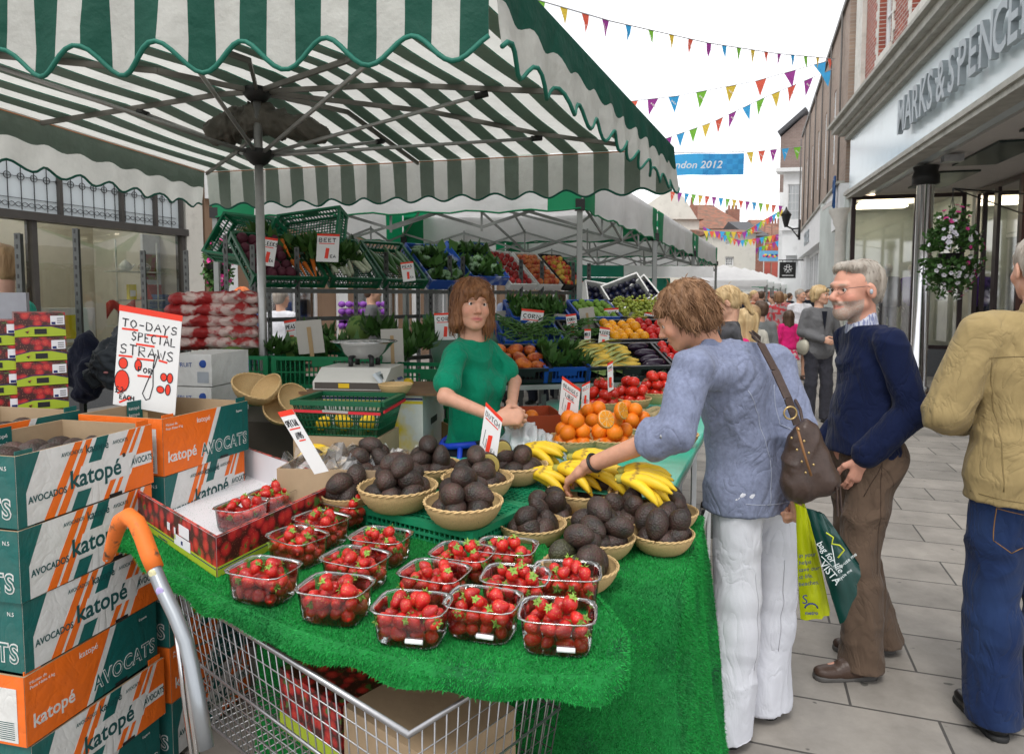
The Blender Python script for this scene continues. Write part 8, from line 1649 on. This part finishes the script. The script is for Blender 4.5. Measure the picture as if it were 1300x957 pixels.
# hanging flower baskets
def flowers(px, py, Y, r, h, label, n=900, pinks=.5, nf=80, seed=1, bracket=None):
 c = PY(px, py, Y); t = thing('flower_basket', label, 'flower basket', c - UP * h); rs = np.random.RandomState(seed); m = MB()
 k = 2200 if n > 500 else 700; u = rs.normal(size=(k, 3)); u /= np.linalg.norm(u, axis=1)[:, None]; lumps = 1 + .22 * vnoise(u * 3.2, seed); P = np.array(c) + u * np.array([r, r, h]) * (lumps * (.55 + .5 * rs.rand(k)))[:, None]; P[:, 2] -= .2 * h * (u[:, 2] < 0)
 d = rs.normal(size=(k, 3)) + u; d /= np.linalg.norm(d, axis=1)[:, None]; s = np.cross(d, rs.normal(size=(k, 3))); s /= np.linalg.norm(s, axis=1)[:, None]; L = .045 + .04 * rs.rand(k, 1); vs = np.stack([P, P + d * L * .5 + s * L * .35, P + d * L, P + d * L * .5 - s * L * .35], 1).reshape(-1, 3); m.arr(vs, np.arange(4 * k).reshape(-1, 4), 0, False); m.arr(vs[:k] + .01, np.arange(4 * (k // 4)).reshape(-1, 4), 1, False); m.build('foliage', [GREENS[1], GREENS[0]], t, world=True)
 fl = MB(); cols = [mat('petal_white', (.72, .70, .75), var=.05), mat('petal_pink', (.62, .04, .25), var=.1), mat('petal_centre', (.18, .12, .20), var=0)]
 for i in range(nf):
  u = rs.normal(size=3); u[1] = -abs(u[1]) if rs.rand() < .8 else u[1]; u /= np.linalg.norm(u); lum = 1 + .22 * float(vnoise(u[None] * 3.2, seed)[0]); p = V(np.array(c) + u * np.array([r, r, h]) * lum * 1.06); p.z -= .2 * h * (u[2] < 0); up3 = V(u); mi = 1 if (u[0] * .5 + rs.normal() * .4 > .35 and pinks < 1) or pinks >= 1 or u[2] > .75 else 0; xx = up3.orthogonal().normalized(); yy = up3.cross(xx); rr = .028 + .012 * rs.rand()
  fl.add([p] + [p + (xx * math.cos(a) + yy * math.sin(a)) * rr * (1 if q % 2 else .78) + up3 * .012 for q, a in enumerate(np.linspace(0, 2 * math.pi, 11)[:-1])], [(0, q + 1, (q + 1) % 10 + 1) for q in range(10)], mi, False); fl.ell(p + up3 * .004, (.006,) * 3, 6, 2)
 fl.build('blossoms', cols, t, world=True); m = MB(); m.lathe(c - UP * h * .2, [(.02, -.12), (.12, -.08), (.16, .05), (.165, .06)], 14); m.build('pot', BLACK, t, world=True)
 m = MB();
 for a in range(3): m.tube([c + V((.15 * math.cos(a * 2.1), .15 * math.sin(a * 2.1), -.05)), c + UP * (h + .25)], .004, 4)
 if bracket: e = c + UP * (h + .25); m.tube([e, e + UP * .1, V(bracket) + UP * (e.z + .1)], .012, 6); m.tube([e + UP * .1, V(bracket) + UP * (e.z - .25)], .010, 6)
 m.build('bracket', BLACK, t, world=True); return t
flowers(1207, 318, 9.8, .33, .52, 'hanging basket of white and pink petunias beside the chrome column', nf=95, bracket=(7.9, 10.4, 0)); flowers(277, 335, 9.0, .16, .34, 'hanging basket of bright pink flowers behind the gazebo leg at the left', n=300, pinks=1.5, nf=45, seed=3)
# flower stall glimpsed under the rack
m = MB()
for i, (px, py, c_) in enumerate([(430 + 9 * (k % 7), 388 + 9 * (k // 7), k) for k in range(28)]): q = PY(px + 4 * math.sin(k * 7.), py + 3 * math.sin(k * 5.), 9.2 + .2 * math.sin(k * 3.)); m.ell(q, (.055, .05, .045), 7, (i * 5) % 5); m.obox(q - V((.05, -.03, .25)), V((.1, 0, 0)), V((0, .08, 0)), UP * .2, 5)
tag(m.build('flower_stand', [mat('fl_purple', (.22, .06, .35)), mat('fl_pink', (.6, .15, .3)), mat('fl_yellow', (.7, .4, .03)), GREENS[1], mat('fl_orange', (.7, .2, .03)), mat('paper_cream', (.5, .42, .3))]), 'tiers of cut flowers in paper seen far behind under the rack', 'flower stand', kind='stuff')
# ---------------------------------------------------------------- people
BRH = hairmat('hair_auburn', (.13, .055, .025), (.26, .115, .045)); LBR = hairmat('hair_light_brown', (.14, .070, .034), (.30, .165, .085)); GRY = hairmat('hair_grey', (.26, .22, .18), (.42, .38, .33)); BLO = hairmat('hair_blonde', (.42, .28, .13), (.62, .46, .25)); DKB = hairmat('hair_dark', (.05, .03, .02), (.12, .07, .045)); SAND = hairmat('hair_sandy', (.26, .16, .08), (.40, .27, .15)); RDH = hairmat('hair_orange', (.50, .09, .02), (.65, .2, .05))
F = fabric; TEE = F('tee_green', (.004, .215, .115)); TRD = F('trouser_dark', (.012, .014, .022)); DEN = F('denim_pale_blue', (.19, .215, .31), weave=420, bump=.6, var=.25, vs=70, rough=.9); WTR = F('trouser_white', (.60, .61, .66), var=.05, wr=.42); NVY = F('knit_navy', (.006, .011, .040), weave=500, bump=.5); BRT = F('trouser_brown', (.115, .078, .055)); KHK = F('jacket_khaki', (.30, .225, .105)); JNS = F('jeans_blue', (.008, .018, .062), weave=500, bump=.5, col2=(.018, .037, .10), c2s=4, c2w=.2); BLU = F('shirt_blue', (.05, .10, .33)); GSU = F('suit_grey', (.135, .135, .14), weave=600, bump=.4); WSH = F('shirt_white', (.62, .62, .65)); PNK = F('coat_pink', (.62, .02, .16)); LEA = mat('leather_brown', (.055, .035, .028), rough=.38, var=.25, vs=30, bump=.35, bs=120); STRP = mat('shirt_stripe', (.50, .52, .60), rough=.8, col2=(.20, .22, .36), c2s=60, c2w=.03, stretch=(3, 3, .15)); SHB = mat('shoe_brown', (.06, .035, .025), rough=.4, var=.2, bump=.3); SHK = mat('shoe_black', (.012, .012, .012), rough=.3)
SK = (.60, .335, .23)
# vendor
vl = V((-.165, 3.0, 0)); vk = PY
vt = person('woman vendor in a green T-shirt with a brown bob, hands together behind the oranges', vl, face=122, H=1.635, yaw=40, pitch=-3, roll=-4, JW=dict(EL=(.01, 3.10, 1.22), WL=(.0, 2.86, 1.145), ER=(-.27, 2.74, 1.20), WR=(-.06, 2.68, 1.125)),
 top=dict(mat=TEE, sleeve=.66, bust=1, hem=-.16, inf=.011, flare=.010, s=(.047, .046, .04), amp=.012), bottom=dict(mat=TRD), hair=dict(kind='bob', mat=BRH, fringe=1, n=900, len=.088, ll=.8, lift=.5, curl=.4, amp=.003), shoes=dict(mat=SHK), lod=0, skin=(.58, .31, .21), girth=.84, shoulders=.78, headscale=.95, lip=(.48, .10, .11),
 handL=dict(dir=(.15, -.75, -.15), back=(.5, .3, .8), curl=.75), handR=dict(dir=(.8, .1, .02), back=(-.1, -.9, .5), curl=.8, thumb=(.2, 0, 1)))
m = MB(); j, hp, A, k = t_info[vt.name]; P_ = j['P'] + UP * .05
m.tube([P_ + V((.172 * math.cos(a), .128 * math.sin(a), .01 * math.sin(2 * a))) for a in np.linspace(0, 2 * math.pi, 33)[:-1]], .014, 6, 0, closed=True); m.box(P_ + V((.10, .105, .0)), (.06, .03, .045), 1); m.tube([P_ + V((.165, .04, 0)), P_ + V((.19, .05, -.10)), P_ + V((.175, .06, -.2))], .012, 6, 0); m.build('belt', [mat('strap_blue', (.01, .05, .50), rough=.5), BLACK], vt)
# clear carrier bag in her hands
vs, fs = sdf([cap((.02, 2.80, 1.08), .035, (.05, 2.80, .98), .10, .05), cap((.05, 2.80, .97), .10, (.10, 2.80, .90), .12, .05)], .008); vs = folds(vs, fs, .028, (12, 12, 5), 8, fine=.5); m = MB(); m.arr(vs, fs); q = V((.06, 2.66, .99)); m.text('FRESH', q, (1, .1, 0), UP, .018, 1)
tag(m.build('carrier_bag', [mat('thin_white_plastic', (.62, .64, .66), rough=.3, alpha=.62, var=.1, vs=20, spec=.6), mat('teal_print', (.02, .3, .25))]), 'crumpled thin white carrier bag held by the vendor', 'bag')
# customer reaching over the table
cl = V((.84, 2.46, 0)); Wp = PZ(745, 592, 1.035)
ct = person('woman customer in a pale blue denim jacket and white trousers reaching for avocados', cl, face=-42, H=1.67, yaw=-30, pitch=26, roll=-4,
 JW=dict(P=PY(955, 588, 2.44), W=PY(947, 545, 2.43), C=PY(934, 492, 2.38), N=PY(899, 449, 2.34), SL=PY(880, 470, 2.16), SR=PY(983, 462, 2.44), EL=PY(856, 548, 2.09), WL=Wp, ER=PY(1012, 545, 2.36), WR=PY(1012, 622, 2.26), HL=PY(936, 618, 2.39), HR=PY(975, 618, 2.50), KL=PY(935, 755, 2.36), KR=PY(985, 755, 2.50), AL=(.76, 2.38, .085), AR=(.96, 2.55, .085)),
 top=dict(mat=DEN, collar=DEN, neck=.045, sleeve=1.20, hem=-.155, inf=.014, flare=.008, s=(.055, .050, .038), skirt=.035, amp=.010, fsc=(9, 9, 6), name='jacket'), bottom=dict(mat=WTR, top=-.06, inf=.012, r=(.086, .066, .068), flare=.036, upto=2.06, amp=.012, fsc=(7, 7, 3)), hair=dict(kind='bouffant', mat=LBR, n=1500, curl=.8, ll=.6, lift=.3, amp=.006), shoes=dict(mat=SHB), lod=0, skin=(.56, .29, .19), girth=1.0, headscale=.88, shoulders=.95,
 handL=dict(dir=(Wp - PY(846, 545, 2.06)).normalized() + V((0, .1, -.25)), back=(-.1, -.3, 1), curl=.42, thumb=(.2, .9, -.1)), handR=dict(dir=(0, 0, -1), back=(.8, -.6, 0), curl=1.2))
def child(m, n, mts, p): return m.build(n, mts, p, world=True)
m = MB(); d_ = (Wp - PY(846, 545, 2.06)).normalized(); B_ = basis(d_, UP); q = Wp - d_ * .035; m.tube([q + B_ @ V((.031 * math.cos(a), 0, .030 * math.sin(a))) for a in np.linspace(0, 6.28, 21)[:-1]], .0055, 6, closed=True); child(m, 'wristband', BLACK, ct)
m = MB(); E_ = PY(846, 545, 2.06); q = E_.lerp(Wp, .20); m.ell(q + V((.03, -.047, .012)), (.008, .003, .008), 10); child(m, 'cuff_button', STEEL, ct)
# handbag on her shoulder
hc = PY(1030, 590, 2.20); Hh = thing('handbag', 'dark brown leather shoulder bag with brass rings hanging at the denim jacket', 'handbag', hc - UP * .14)
vs, fs = sdf([cap(PY(1022, 548, 2.21), .040, PY(1014, 612, 2.2), .062, .03, ((0, 1, 0), .8)), cap(PY(1028, 562, 2.21), .045, PY(1044, 608, 2.2), .058, .03, ((0, 1, 0), .8)), cap(PY(1008, 560, 2.21), .03, PY(1012, 622, 2.2), .035, .03)], .006); vs = folds(vs, fs, .008, (12, 12, 8), 4); m = MB(); m.arr(vs, fs); child(m, 'body', LEA, Hh)
sh = PY(962, 428, 2.37); m = MB(); pth = [PY(1012, 538, 2.16), PY(1000, 505, 2.15), PY(984, 470, 2.19), PY(966, 436, 2.28), PY(955, 424, 2.38), PY(965, 432, 2.5)]
for a, b in zip(pth, pth[1:]): m.bar(a, b, .028, .005, up=V((.3, -1, .2)))
m.tube([PY(1020, 540, 2.2), PY(1016, 520, 2.28), PY(1000, 490, 2.42), PY(985, 460, 2.46)], .006, 6); child(m, 'strap', LEA, Hh)
m = MB(); q = PY(1003, 524, 2.135); m.tube([q + V((.020 * math.cos(a), -.003, .020 * math.sin(a))) for a in np.linspace(0, 6.28, 17)[:-1]], .0032, 6, closed=True)
for px, py in ((1014, 545), (1021, 560), (1027, 575), (1033, 590), (1005, 556), (1012, 571), (1018, 586), (1023, 600)): m.ell(PY(px, py, 2.128), (.0045, .003, .0045), 8)
child(m, 'rings', mat('brass', (.45, .32, .14), rough=.3, metal=.9), Hh)
m = MB(); m.tube([PY(1012, 542, 2.132), PY(1020, 572, 2.125), PY(1030, 604, 2.125)], .004, 6); child(m, 'zip', mat('tan_zip', (.25, .12, .05)), Hh)
m = MB(); m.bar(PY(1066, 618, 2.16), PY(1069, 650, 2.16), .008, .004); m.bar(PY(1062, 618, 2.16), PY(1064, 655, 2.16), .008, .004); child(m, 'zip_pull', LEA, Hh)
# shopping bags in her right hand
def flatbag(name, label, pts, Y, th, mt, extra):
 cc = [PY(x, y, Y) for x, y in pts]; G = []; n = 14; m = MB(); tl_, bl_, br_, tr_ = cc
 for sgn in (-1, 1):
  G = [[(tl_.lerp(tr_, i / n)).lerp(bl_.lerp(br_, i / n), k / n) + V((0, sgn * th * math.sin(math.pi * i / n) ** .5 * (.35 + .65 * k / n) + .010 * float(vnoise(np.array([[i * .5, k * .35, sgn * 3.]]))[0]), 0)) for k in range(n + 1)] for i in range(n + 1)]; m.sheet(G if sgn < 0 else G[::-1])
 t = thing(name, label, 'bag', (bl_ + br_) / 2); child(m, 'body', mt, t); m = MB(); extra(m, t); return t
def ylw(m, t):
 a = PY(1012, 640, 2.2); m.tube([PY(1014, 652, 2.2), PY(1010, 636, 2.21), PY(1018, 634, 2.21), PY(1026, 662, 2.2)], .006, 6); child(m, 'handle', t.children[0].data.materials[0] if t.children else LIME, t); m = MB(); x = V((1, 0, 0))
 for i, w in enumerate(('in your', 'helps', 'save our', 'st life.', 'beaches.')): m.text(w, PY(1014, 708 + 9 * i, 2.125), x + UP * .12, UP, .014, 0, th=.0006)
 m.text('S', PY(1018, 766, 2.125), x, UP, .03, 0, th=.0006); m.tube([PY(1030 + 8 * math.cos(a), 772 - 6 * math.sin(a), 2.12) for a in np.linspace(0, 3.1, 8)], .003, 4); m.text('metro', PY(1022, 780, 2.12), x, UP, .012, 0, th=.0006, bold=.02); child(m, 'print', mat('bag_ink', (.03, .04, .16)), t)
flatbag('carrier_bag', 'lime yellow carrier bag with dark blue print behind the dark green one', [(1011, 640), (1016, 785), (1054, 776), (1024, 645)], 2.17, .03, mat('bag_lime', (.50, .56, .01), rough=.35, var=.06, transl=.25), ylw)
def grn(m, t):
 W2 = mat('bag_print_white', (.6, .65, .65), var=0); x = V((.62, 0, -.78)); y = V((.78, 0, .62)); m.text('bag for life', PY(1036, 690, 2.03), x, y, .020, 0, th=.0006, shear=.2); m.text('VISTA', PY(1040, 716, 2.035), x, y, .024, 0, th=.0006); m.text('re-use me', PY(1066, 722, 2.03), V((.6, 0, .5)), V((-.5, 0, .6)), .012, 0, th=.0006); m.text('recycle me', PY(1062, 740, 2.03), V((.6, 0, .5)), V((-.5, 0, .6)), .010, 0, th=.0006)
 m.tube([PY(1043, 706, 2.03), PY(1062, 724, 2.03), PY(1056, 692, 2.03)], .0016, 4); m.tube([PY(1049, 676, 2.03), PY(1058, 682, 2.025), PY(1056, 690, 2.02), PY(1066, 692, 2.02), PY(1072, 698, 2.02), PY(1064, 708, 2.02)], .0024, 5, 1); child(m, 'print', [W2, mat('bag_print_lime', (.5, .55, .03))], t)
flatbag('green_bag', 'dark green glossy carrier bag with scribbled white and lime print at the old trousers', [(1024, 645), (1066, 792), (1091, 716), (1046, 652)], 2.08, .035, mat('bag_dark_green', (.008, .045, .040), rough=.22, var=.15, spec=.6), grn)
# man in the navy jumper
ml = PZ(1086, 843, 0); mn = person('older man in a navy jumper and brown trousers with glasses and grey beard', ml, face=-90, H=1.72, yaw=-16, pitch=4, J=dict(EL=(-.205, -.09, 1.14), WL=(-.155, .075, .945), ER=(.20, -.09, 1.14), WR=(.155, .075, .945), N=(0, .02, 1.45), C=(0, -.005, 1.29), KL=(-.10, .05, .50), AL=(-.10, .03, .085), KR=(.10, -.02, .50), AR=(.11, -.16, .085)), top=dict(mat=NVY, hem=-.02, inf=.015, collar=STRP, s=(.054, .050, .036), amp=.009, flare=.006, name='jumper'), bottom=dict(mat=BRT, inf=.014, r=(.090, .070, .068), flare=.008, amp=.012, seat=1), hair=dict(kind='receding', mat=GRY, n=500, ll=.25, lift=.15, curl=.5, amp=.002), beard=(.34, .29, .25), shoes=dict(mat=SHB, sole=mat('sole_grey', (.09, .085, .08))), lod=0, nose=1.15, skin=(.60, .30, .215), brow=(.35, .28, .22), headscale=1.04, girth=.93, shoulders=.95, curl=1.3, handL=dict(dir=(.25, .15, -1), back=(-1, 0, 0), curl=.3), handR=dict(dir=(-.25, .15, -1), back=(1, 0, 0), curl=.3))
j, hp, A, k = t_info[mn.name]; hs = 1.04
def H(x, y, z): return hp + A @ V((x, y, z)) * hs
m = MB()
for s in (-1, 1):
 m.tube([H(s * (.031 + .021 * math.cos(a)), .100 - .006 * abs(math.cos(a)), -.002 + .0145 * math.sin(a)) for a in np.linspace(0, 6.28, 17)[:-1]], .0011, 5, closed=True); m.tube([H(s * .052, .095, .006), H(s * .068, .07, .008), H(s * .080, .01, .010), H(s * .079, -.02, .0)], .0013, 5)
m.tube([H(-.010, .101, .002), H(0, .104, .006), H(.010, .101, .002)], .0011, 5); m.build('glasses', mat('glasses_wire', (.12, .10, .09), rough=.3, metal=.6), mn)
m = MB(); m.ell(H(-.088, .003, -.012), (.005, .008, .011), 8, 0, A); m.build('hearing_aid', mat('aid_grey', (.4, .45, .5)), mn)
# man in the khaki jacket, back to us
kl = V((1.88, 2.44, 0)); kt = person('man seen from behind in a khaki jacket and blue jeans at the right edge', kl, face=8, H=1.78, yaw=0, J=dict(EL=(-.285, .0, 1.13), WL=(-.12, .22, 1.08), ER=(.27, .0, 1.13), WR=(.12, .22, 1.08)), shoulders=1.06, top=dict(mat=KHK, hem=-.13, inf=.022, s=(.055, .055, .042), amp=.012, skirt=.03, name='jacket', collar=KHK, fsc=(7, 7, 6)), bottom=dict(mat=JNS, inf=.014, r=(.092, .074, .068), flare=.004, amp=.012), hair=dict(kind='short', mat=GRY, n=400, ll=.3, lift=.3), shoes=dict(mat=SHK), lod=0, girth=.98, skin=(.55, .30, .21))
DST = mat('stitch_pale', (.34, .37, .46), var=0); KST = mat('stitch_khaki', (.20, .145, .06), var=0); OST = mat('stitch_orange', (.28, .14, .04), var=0); WST = mat('stitch_grey', (.42, .42, .46), var=0); BST = mat('stitch_brown', (.05, .03, .02), var=0); NST = mat('rib_navy', (.003, .005, .02), var=0)
seam(kt, 'jacket', [[(-.20, .385), (0, .40), (.20, .385)], [(0, -.10), (0, .38)], [(-.21, -.105), (0, -.115), (.21, -.105)], [(-.15, -.08), (-.15, .15), (-.19, .38)], [(.15, -.08), (.15, .15), (.19, .38)]], KST, r=.0024)
seam(kt, 'trousers', [[(-.15, -.15), (-.045, -.17), (-.045, -.28), (-.095, -.31), (-.15, -.27), (-.15, -.15)], [(.15, -.15), (.045, -.17), (.045, -.28), (.095, -.31), (.15, -.27), (.15, -.15)], [(-.16, -.13), (0, -.16), (.16, -.13)], [(0, -.12), (0, -.22)]], OST)
seam(ct, 'jacket', [[(0, -.10), (-.02, .10), (-.05, .30)], [(-.10, -.11), (-.09, .05), (-.13, .20), (-.19, .29)], [(.10, -.10), (.08, .08), (.09, .25), (.13, .33)], [(-.17, -.10), (0, -.11), (.14, -.10)]], DST)
seam(ct, 'trousers', [[(-.12, -.35), (-.11, -.7)], [(.07, -.35), (.08, -.7)]], WST)
seam(mn, 'trousers', [[(-.02, -.03), (-.01, -.5)], [(.03, -.11), (.13, -.12)], [(.03, -.11), (.03, -.13)], [(-.02, -.04), (-.07, -.18)]], BST, d=(1, 0, 0)); seam(mn, 'jumper', [[(-.13, z), (0, z), (.12, z)] for z in (-.005, .008, .021, .034)], NST, d=(1, 0, 0), r=.0015)
# the street crowd
def far(label, px, py, Y, face, H, tm, bm, hm, hk='short', yaw=0, sleeve=1.95, bk='trousers', lod=2, zoff=0, tname='shirt', pitch=0, **kw):
 p = PY(px, 378, Y); return person(label, (p.x, Y, 0), face=face, H=H, yaw=yaw, pitch=pitch, top=dict(mat=tm, sleeve=sleeve, hem=kw.pop('hem', -.12), name=tname, inf=.016), bottom=dict(mat=bm, kind=bk, **kw.pop('bt', {})), hair=dict(kind=hk, mat=hm, n=kw.pop('n', 0), **kw.pop('hr', {})), shoes=dict(mat=kw.pop('sh', SHK)), lod=lod, **kw)
gs = far('woman in a grey trouser suit walking with a cream shoulder bag', 1041, 0, 8.75, 178, 1.70, GSU, F('trouser_charcoal', (.04, .04, .05)), BLO, 'bouffant', yaw=-36, lod=1, tname='jacket', hem=-.14, J=dict(ER=(.22, .0, 1.16), WR=(.05, .20, 1.08), KL=(-.09, .06, .5), AL=(-.09, .05, .085), EL=(-.26, -.03, 1.14), WL=(-.33, .05, .93)), n=200, hr=dict(ll=.4))
j, hp, A, k = t_info[gs.name]; m = MB(); m.prism([V((-.035, .128, 1.43)), V((.035, .128, 1.43)), V((0, .150, 1.20))], (0, .008, 0)); m.build('black_top', TRD, gs)
vs, fs = sdf([cap((.20, .04, 1.0), .07, (.20, -.08, .98), .06, .05, ((1, 0, 0), .6)), cap((.19, .0, .95), .085, (.19, -.05, .95), .08, .05, ((1, 0, 0), .6))], .012); m = MB(); m.arr(vs, fs);
for a, b in (((.21, .04, 1.06), (.16, .02, 1.44)), ((.21, -.08, 1.05), (.16, -.05, 1.44))): m.bar(a, b, .012, .012)
hb = thing('handbag', 'cream slouchy handbag at the side of the woman in the grey suit', 'handbag', gs.location, gs.rotation_euler.z); m.build('body', mat('cream_leather', (.50, .47, .38), rough=.5), hb)
far('girl in a bright pink cardigan and flowered skirt, seen from behind', 1002, 0, 12.4, 4, 1.30, PNK, F('skirt_floral', (.55, .50, .48), col2=(.6, .05, .12), c2s=16, c2w=.02), DKB, 'long', bk='skirt', lod=1, bt=dict(hem=.62, bell=.09), sh=PNK, hr=dict(len=.16))
far('grey haired woman in a white top and pale cardigan behind the pink girl', 1016, 0, 13.2, 182, 1.72, WSH, F('skirt_brown', (.10, .06, .05)), GRY, 'short', yaw=-30, bk='skirt', lod=1, bt=dict(hem=.5, bell=.03), J=dict(EL=(-.27, .0, 1.12), WL=(-.22, .2, 1.02)), sh=SHB, sleeve=1.7)
far('boy in a grey hooded top with brown hair, seen from behind', 966, 0, 8.6, -12, 1.50, F('hoodie_grey', (.16, .17, .17)), TRD, DKB, 'short', lod=1, J=dict(WL=(-.2, .2, 1.0), WR=(.2, .2, 1.0)))
bl = far('blonde woman with a ponytail and dark glasses looking down at the stall', 925, 0, 5.0, -75, 1.64, F('top_black_grey', (.10, .10, .11), col2=(.02, .02, .02), c2s=5), TRD, BLO, 'pony', lod=1, pitch=20, n=300, hr=dict(ll=.6))
far('small girl with long sandy hair in pink beside the blonde woman', 946, 0, 5.9, -60, 1.44, PNK, TRD, BLO, 'long', lod=1, hr=dict(len=.2)); far('child in a cream top behind the sandy haired girl', 954, 0, 7.2, -20, 1.46, F('top_cream', (.5, .48, .42)), TRD, SAND, 'short', lod=2)
far('man in a white shirt walking away down the street', 966, 0, 17, 5, 1.72, WSH, TRD, DKB, sleeve=.8); far('woman in a red and grey patterned top with brown hair, walking away', 989, 0, 14.6, 5, 1.68, F('top_pattern', (.35, .28, .28), col2=(.45, .05, .06), c2s=14, c2w=.03), TRD, LBR, 'bob', hr=dict(len=.08)); far('man in a dark suit beside the hanging sign', 1027, 0, 18.5, 170, 1.78, TRD, TRD, DKB)
CR = [(938, 19, TRD, DKB, 'in black, near the second far tent'), (951, 21, BLU, DKB, 'in blue, between the far tents'), (958, 15.5, F('top_rust', (.3, .08, .04)), BLO, 'with fair hair and a rust top'), (972, 22, TRD, DKB, 'in dark clothes at the fourth far tent'), (981, 19, TRD, DKB, 'with dark hair left of the patterned top'), (996, 21, F('top_rose', (.45, .15, .15)), SAND, 'in a rose top beyond the patterned one'), (1003, 24, TRD, DKB, 'in black at the end of the tents'), (986, 27, WSH, BLO, 'in white at the end of the tents'), (945, 24, F('top_maroon', (.15, .02, .03)), DKB, 'in maroon under the far tents')]
for i, (px, Y, c_, hc_, w) in enumerate(CR): far('distant person ' + w, px, 0, Y, (i * 73) % 360, 1.62 + .05 * (i % 4), c_, TRD if i % 3 else BLU, hc_)
# left and middle background
far('sandy haired man in a teal sweatshirt sitting at the far left edge', -3, 0, 3.6, 266, 1.84, F('sweat_teal', (.03, .36, .26)), TRD, SAND, lod=1, skin=(.62, .36, .27)); m = MB(); q = PY(-4, 400, 3.05); m.box(q, (.28, .02, .2)); m.box(q + V((0, -.05, -.1)), (.3, .12, .015)); tag(m.build('grey_laptop', mat('laptop_grey', (.32, .33, .36), rough=.4)), 'pale grey open laptop in front of the man in teal', 'laptop')
far('woman in a blue coat with bright orange hair holding a hand to her mouth', 306, 0, 7.3, 200, 1.66, BLU, TRD, RDH, 'short', lod=1, J=dict(ER=(.24, .06, 1.2), WR=(.08, .16, 1.46), EL=(-.24, .06, 1.16), WL=(-.1, .26, 1.2)))
far('person in a white shirt with a dark shoulder bag, seen from behind', 357, 0, 8.2, 20, 1.66, WSH, TRD, GRY, lod=2); far('man in a grey top and pale jeans walking under the rack', 473, 0, 8.6, 80, 1.74, GSU, F('jeans_pale', (.20, .32, .46)), DKB, lod=2); far('person in a pale blue shirt seen under the peaches', 650, 0, 10.5, 190, 1.76, F('shirt_pale_blue', (.38, .43, .60)), TRD, DKB, lod=2); far('person in a white top looking down, seen under the peaches', 683, 0, 10.2, 215, 1.68, WSH, TRD, SAND, lod=2, pitch=20); far('person in a turquoise top between the shelf uprights', 664, 0, 11.5, 0, 1.66, F('top_turq', (.03, .42, .40)), TRD, BLO, 'long', lod=2); far('person in an aqua T-shirt left of the green tarpaulin', 712, 0, 10.8, 10, 1.64, F('top_aqua', (.03, .35, .52)), TRD, DKB, lod=2); far('person in lilac behind the apples on the rack', 696, 0, 12, 180, 1.70, F('top_lilac', (.40, .38, .58)), TRD, DKB, lod=2)
# mannequins in the department store window
MQ = mat('mannequin_white', (.5, .5, .5), rough=.3)
for i, (px, Y, c_, l_) in enumerate([(1127, 14.9, GSU, 'mannequin in a grey coat and purple scarf in the shop window, the nearer one'), (1157, 15.4, F('dress_purple', (.07, .03, .2)), 'mannequin in purple partly behind the chrome column')]):
 p = PY(px, 378, Y); t = person(l_, (p.x, Y, .5), face=190, H=1.80, top=dict(mat=c_, inf=.016, name='coat'), bottom=dict(mat=TRD), lod=1, skin=(.5, .48, .46), lip=(.45, .42, .4), brow=(.45, .42, .4)); t.name = 'mannequin'; t['category'] = 'mannequin'
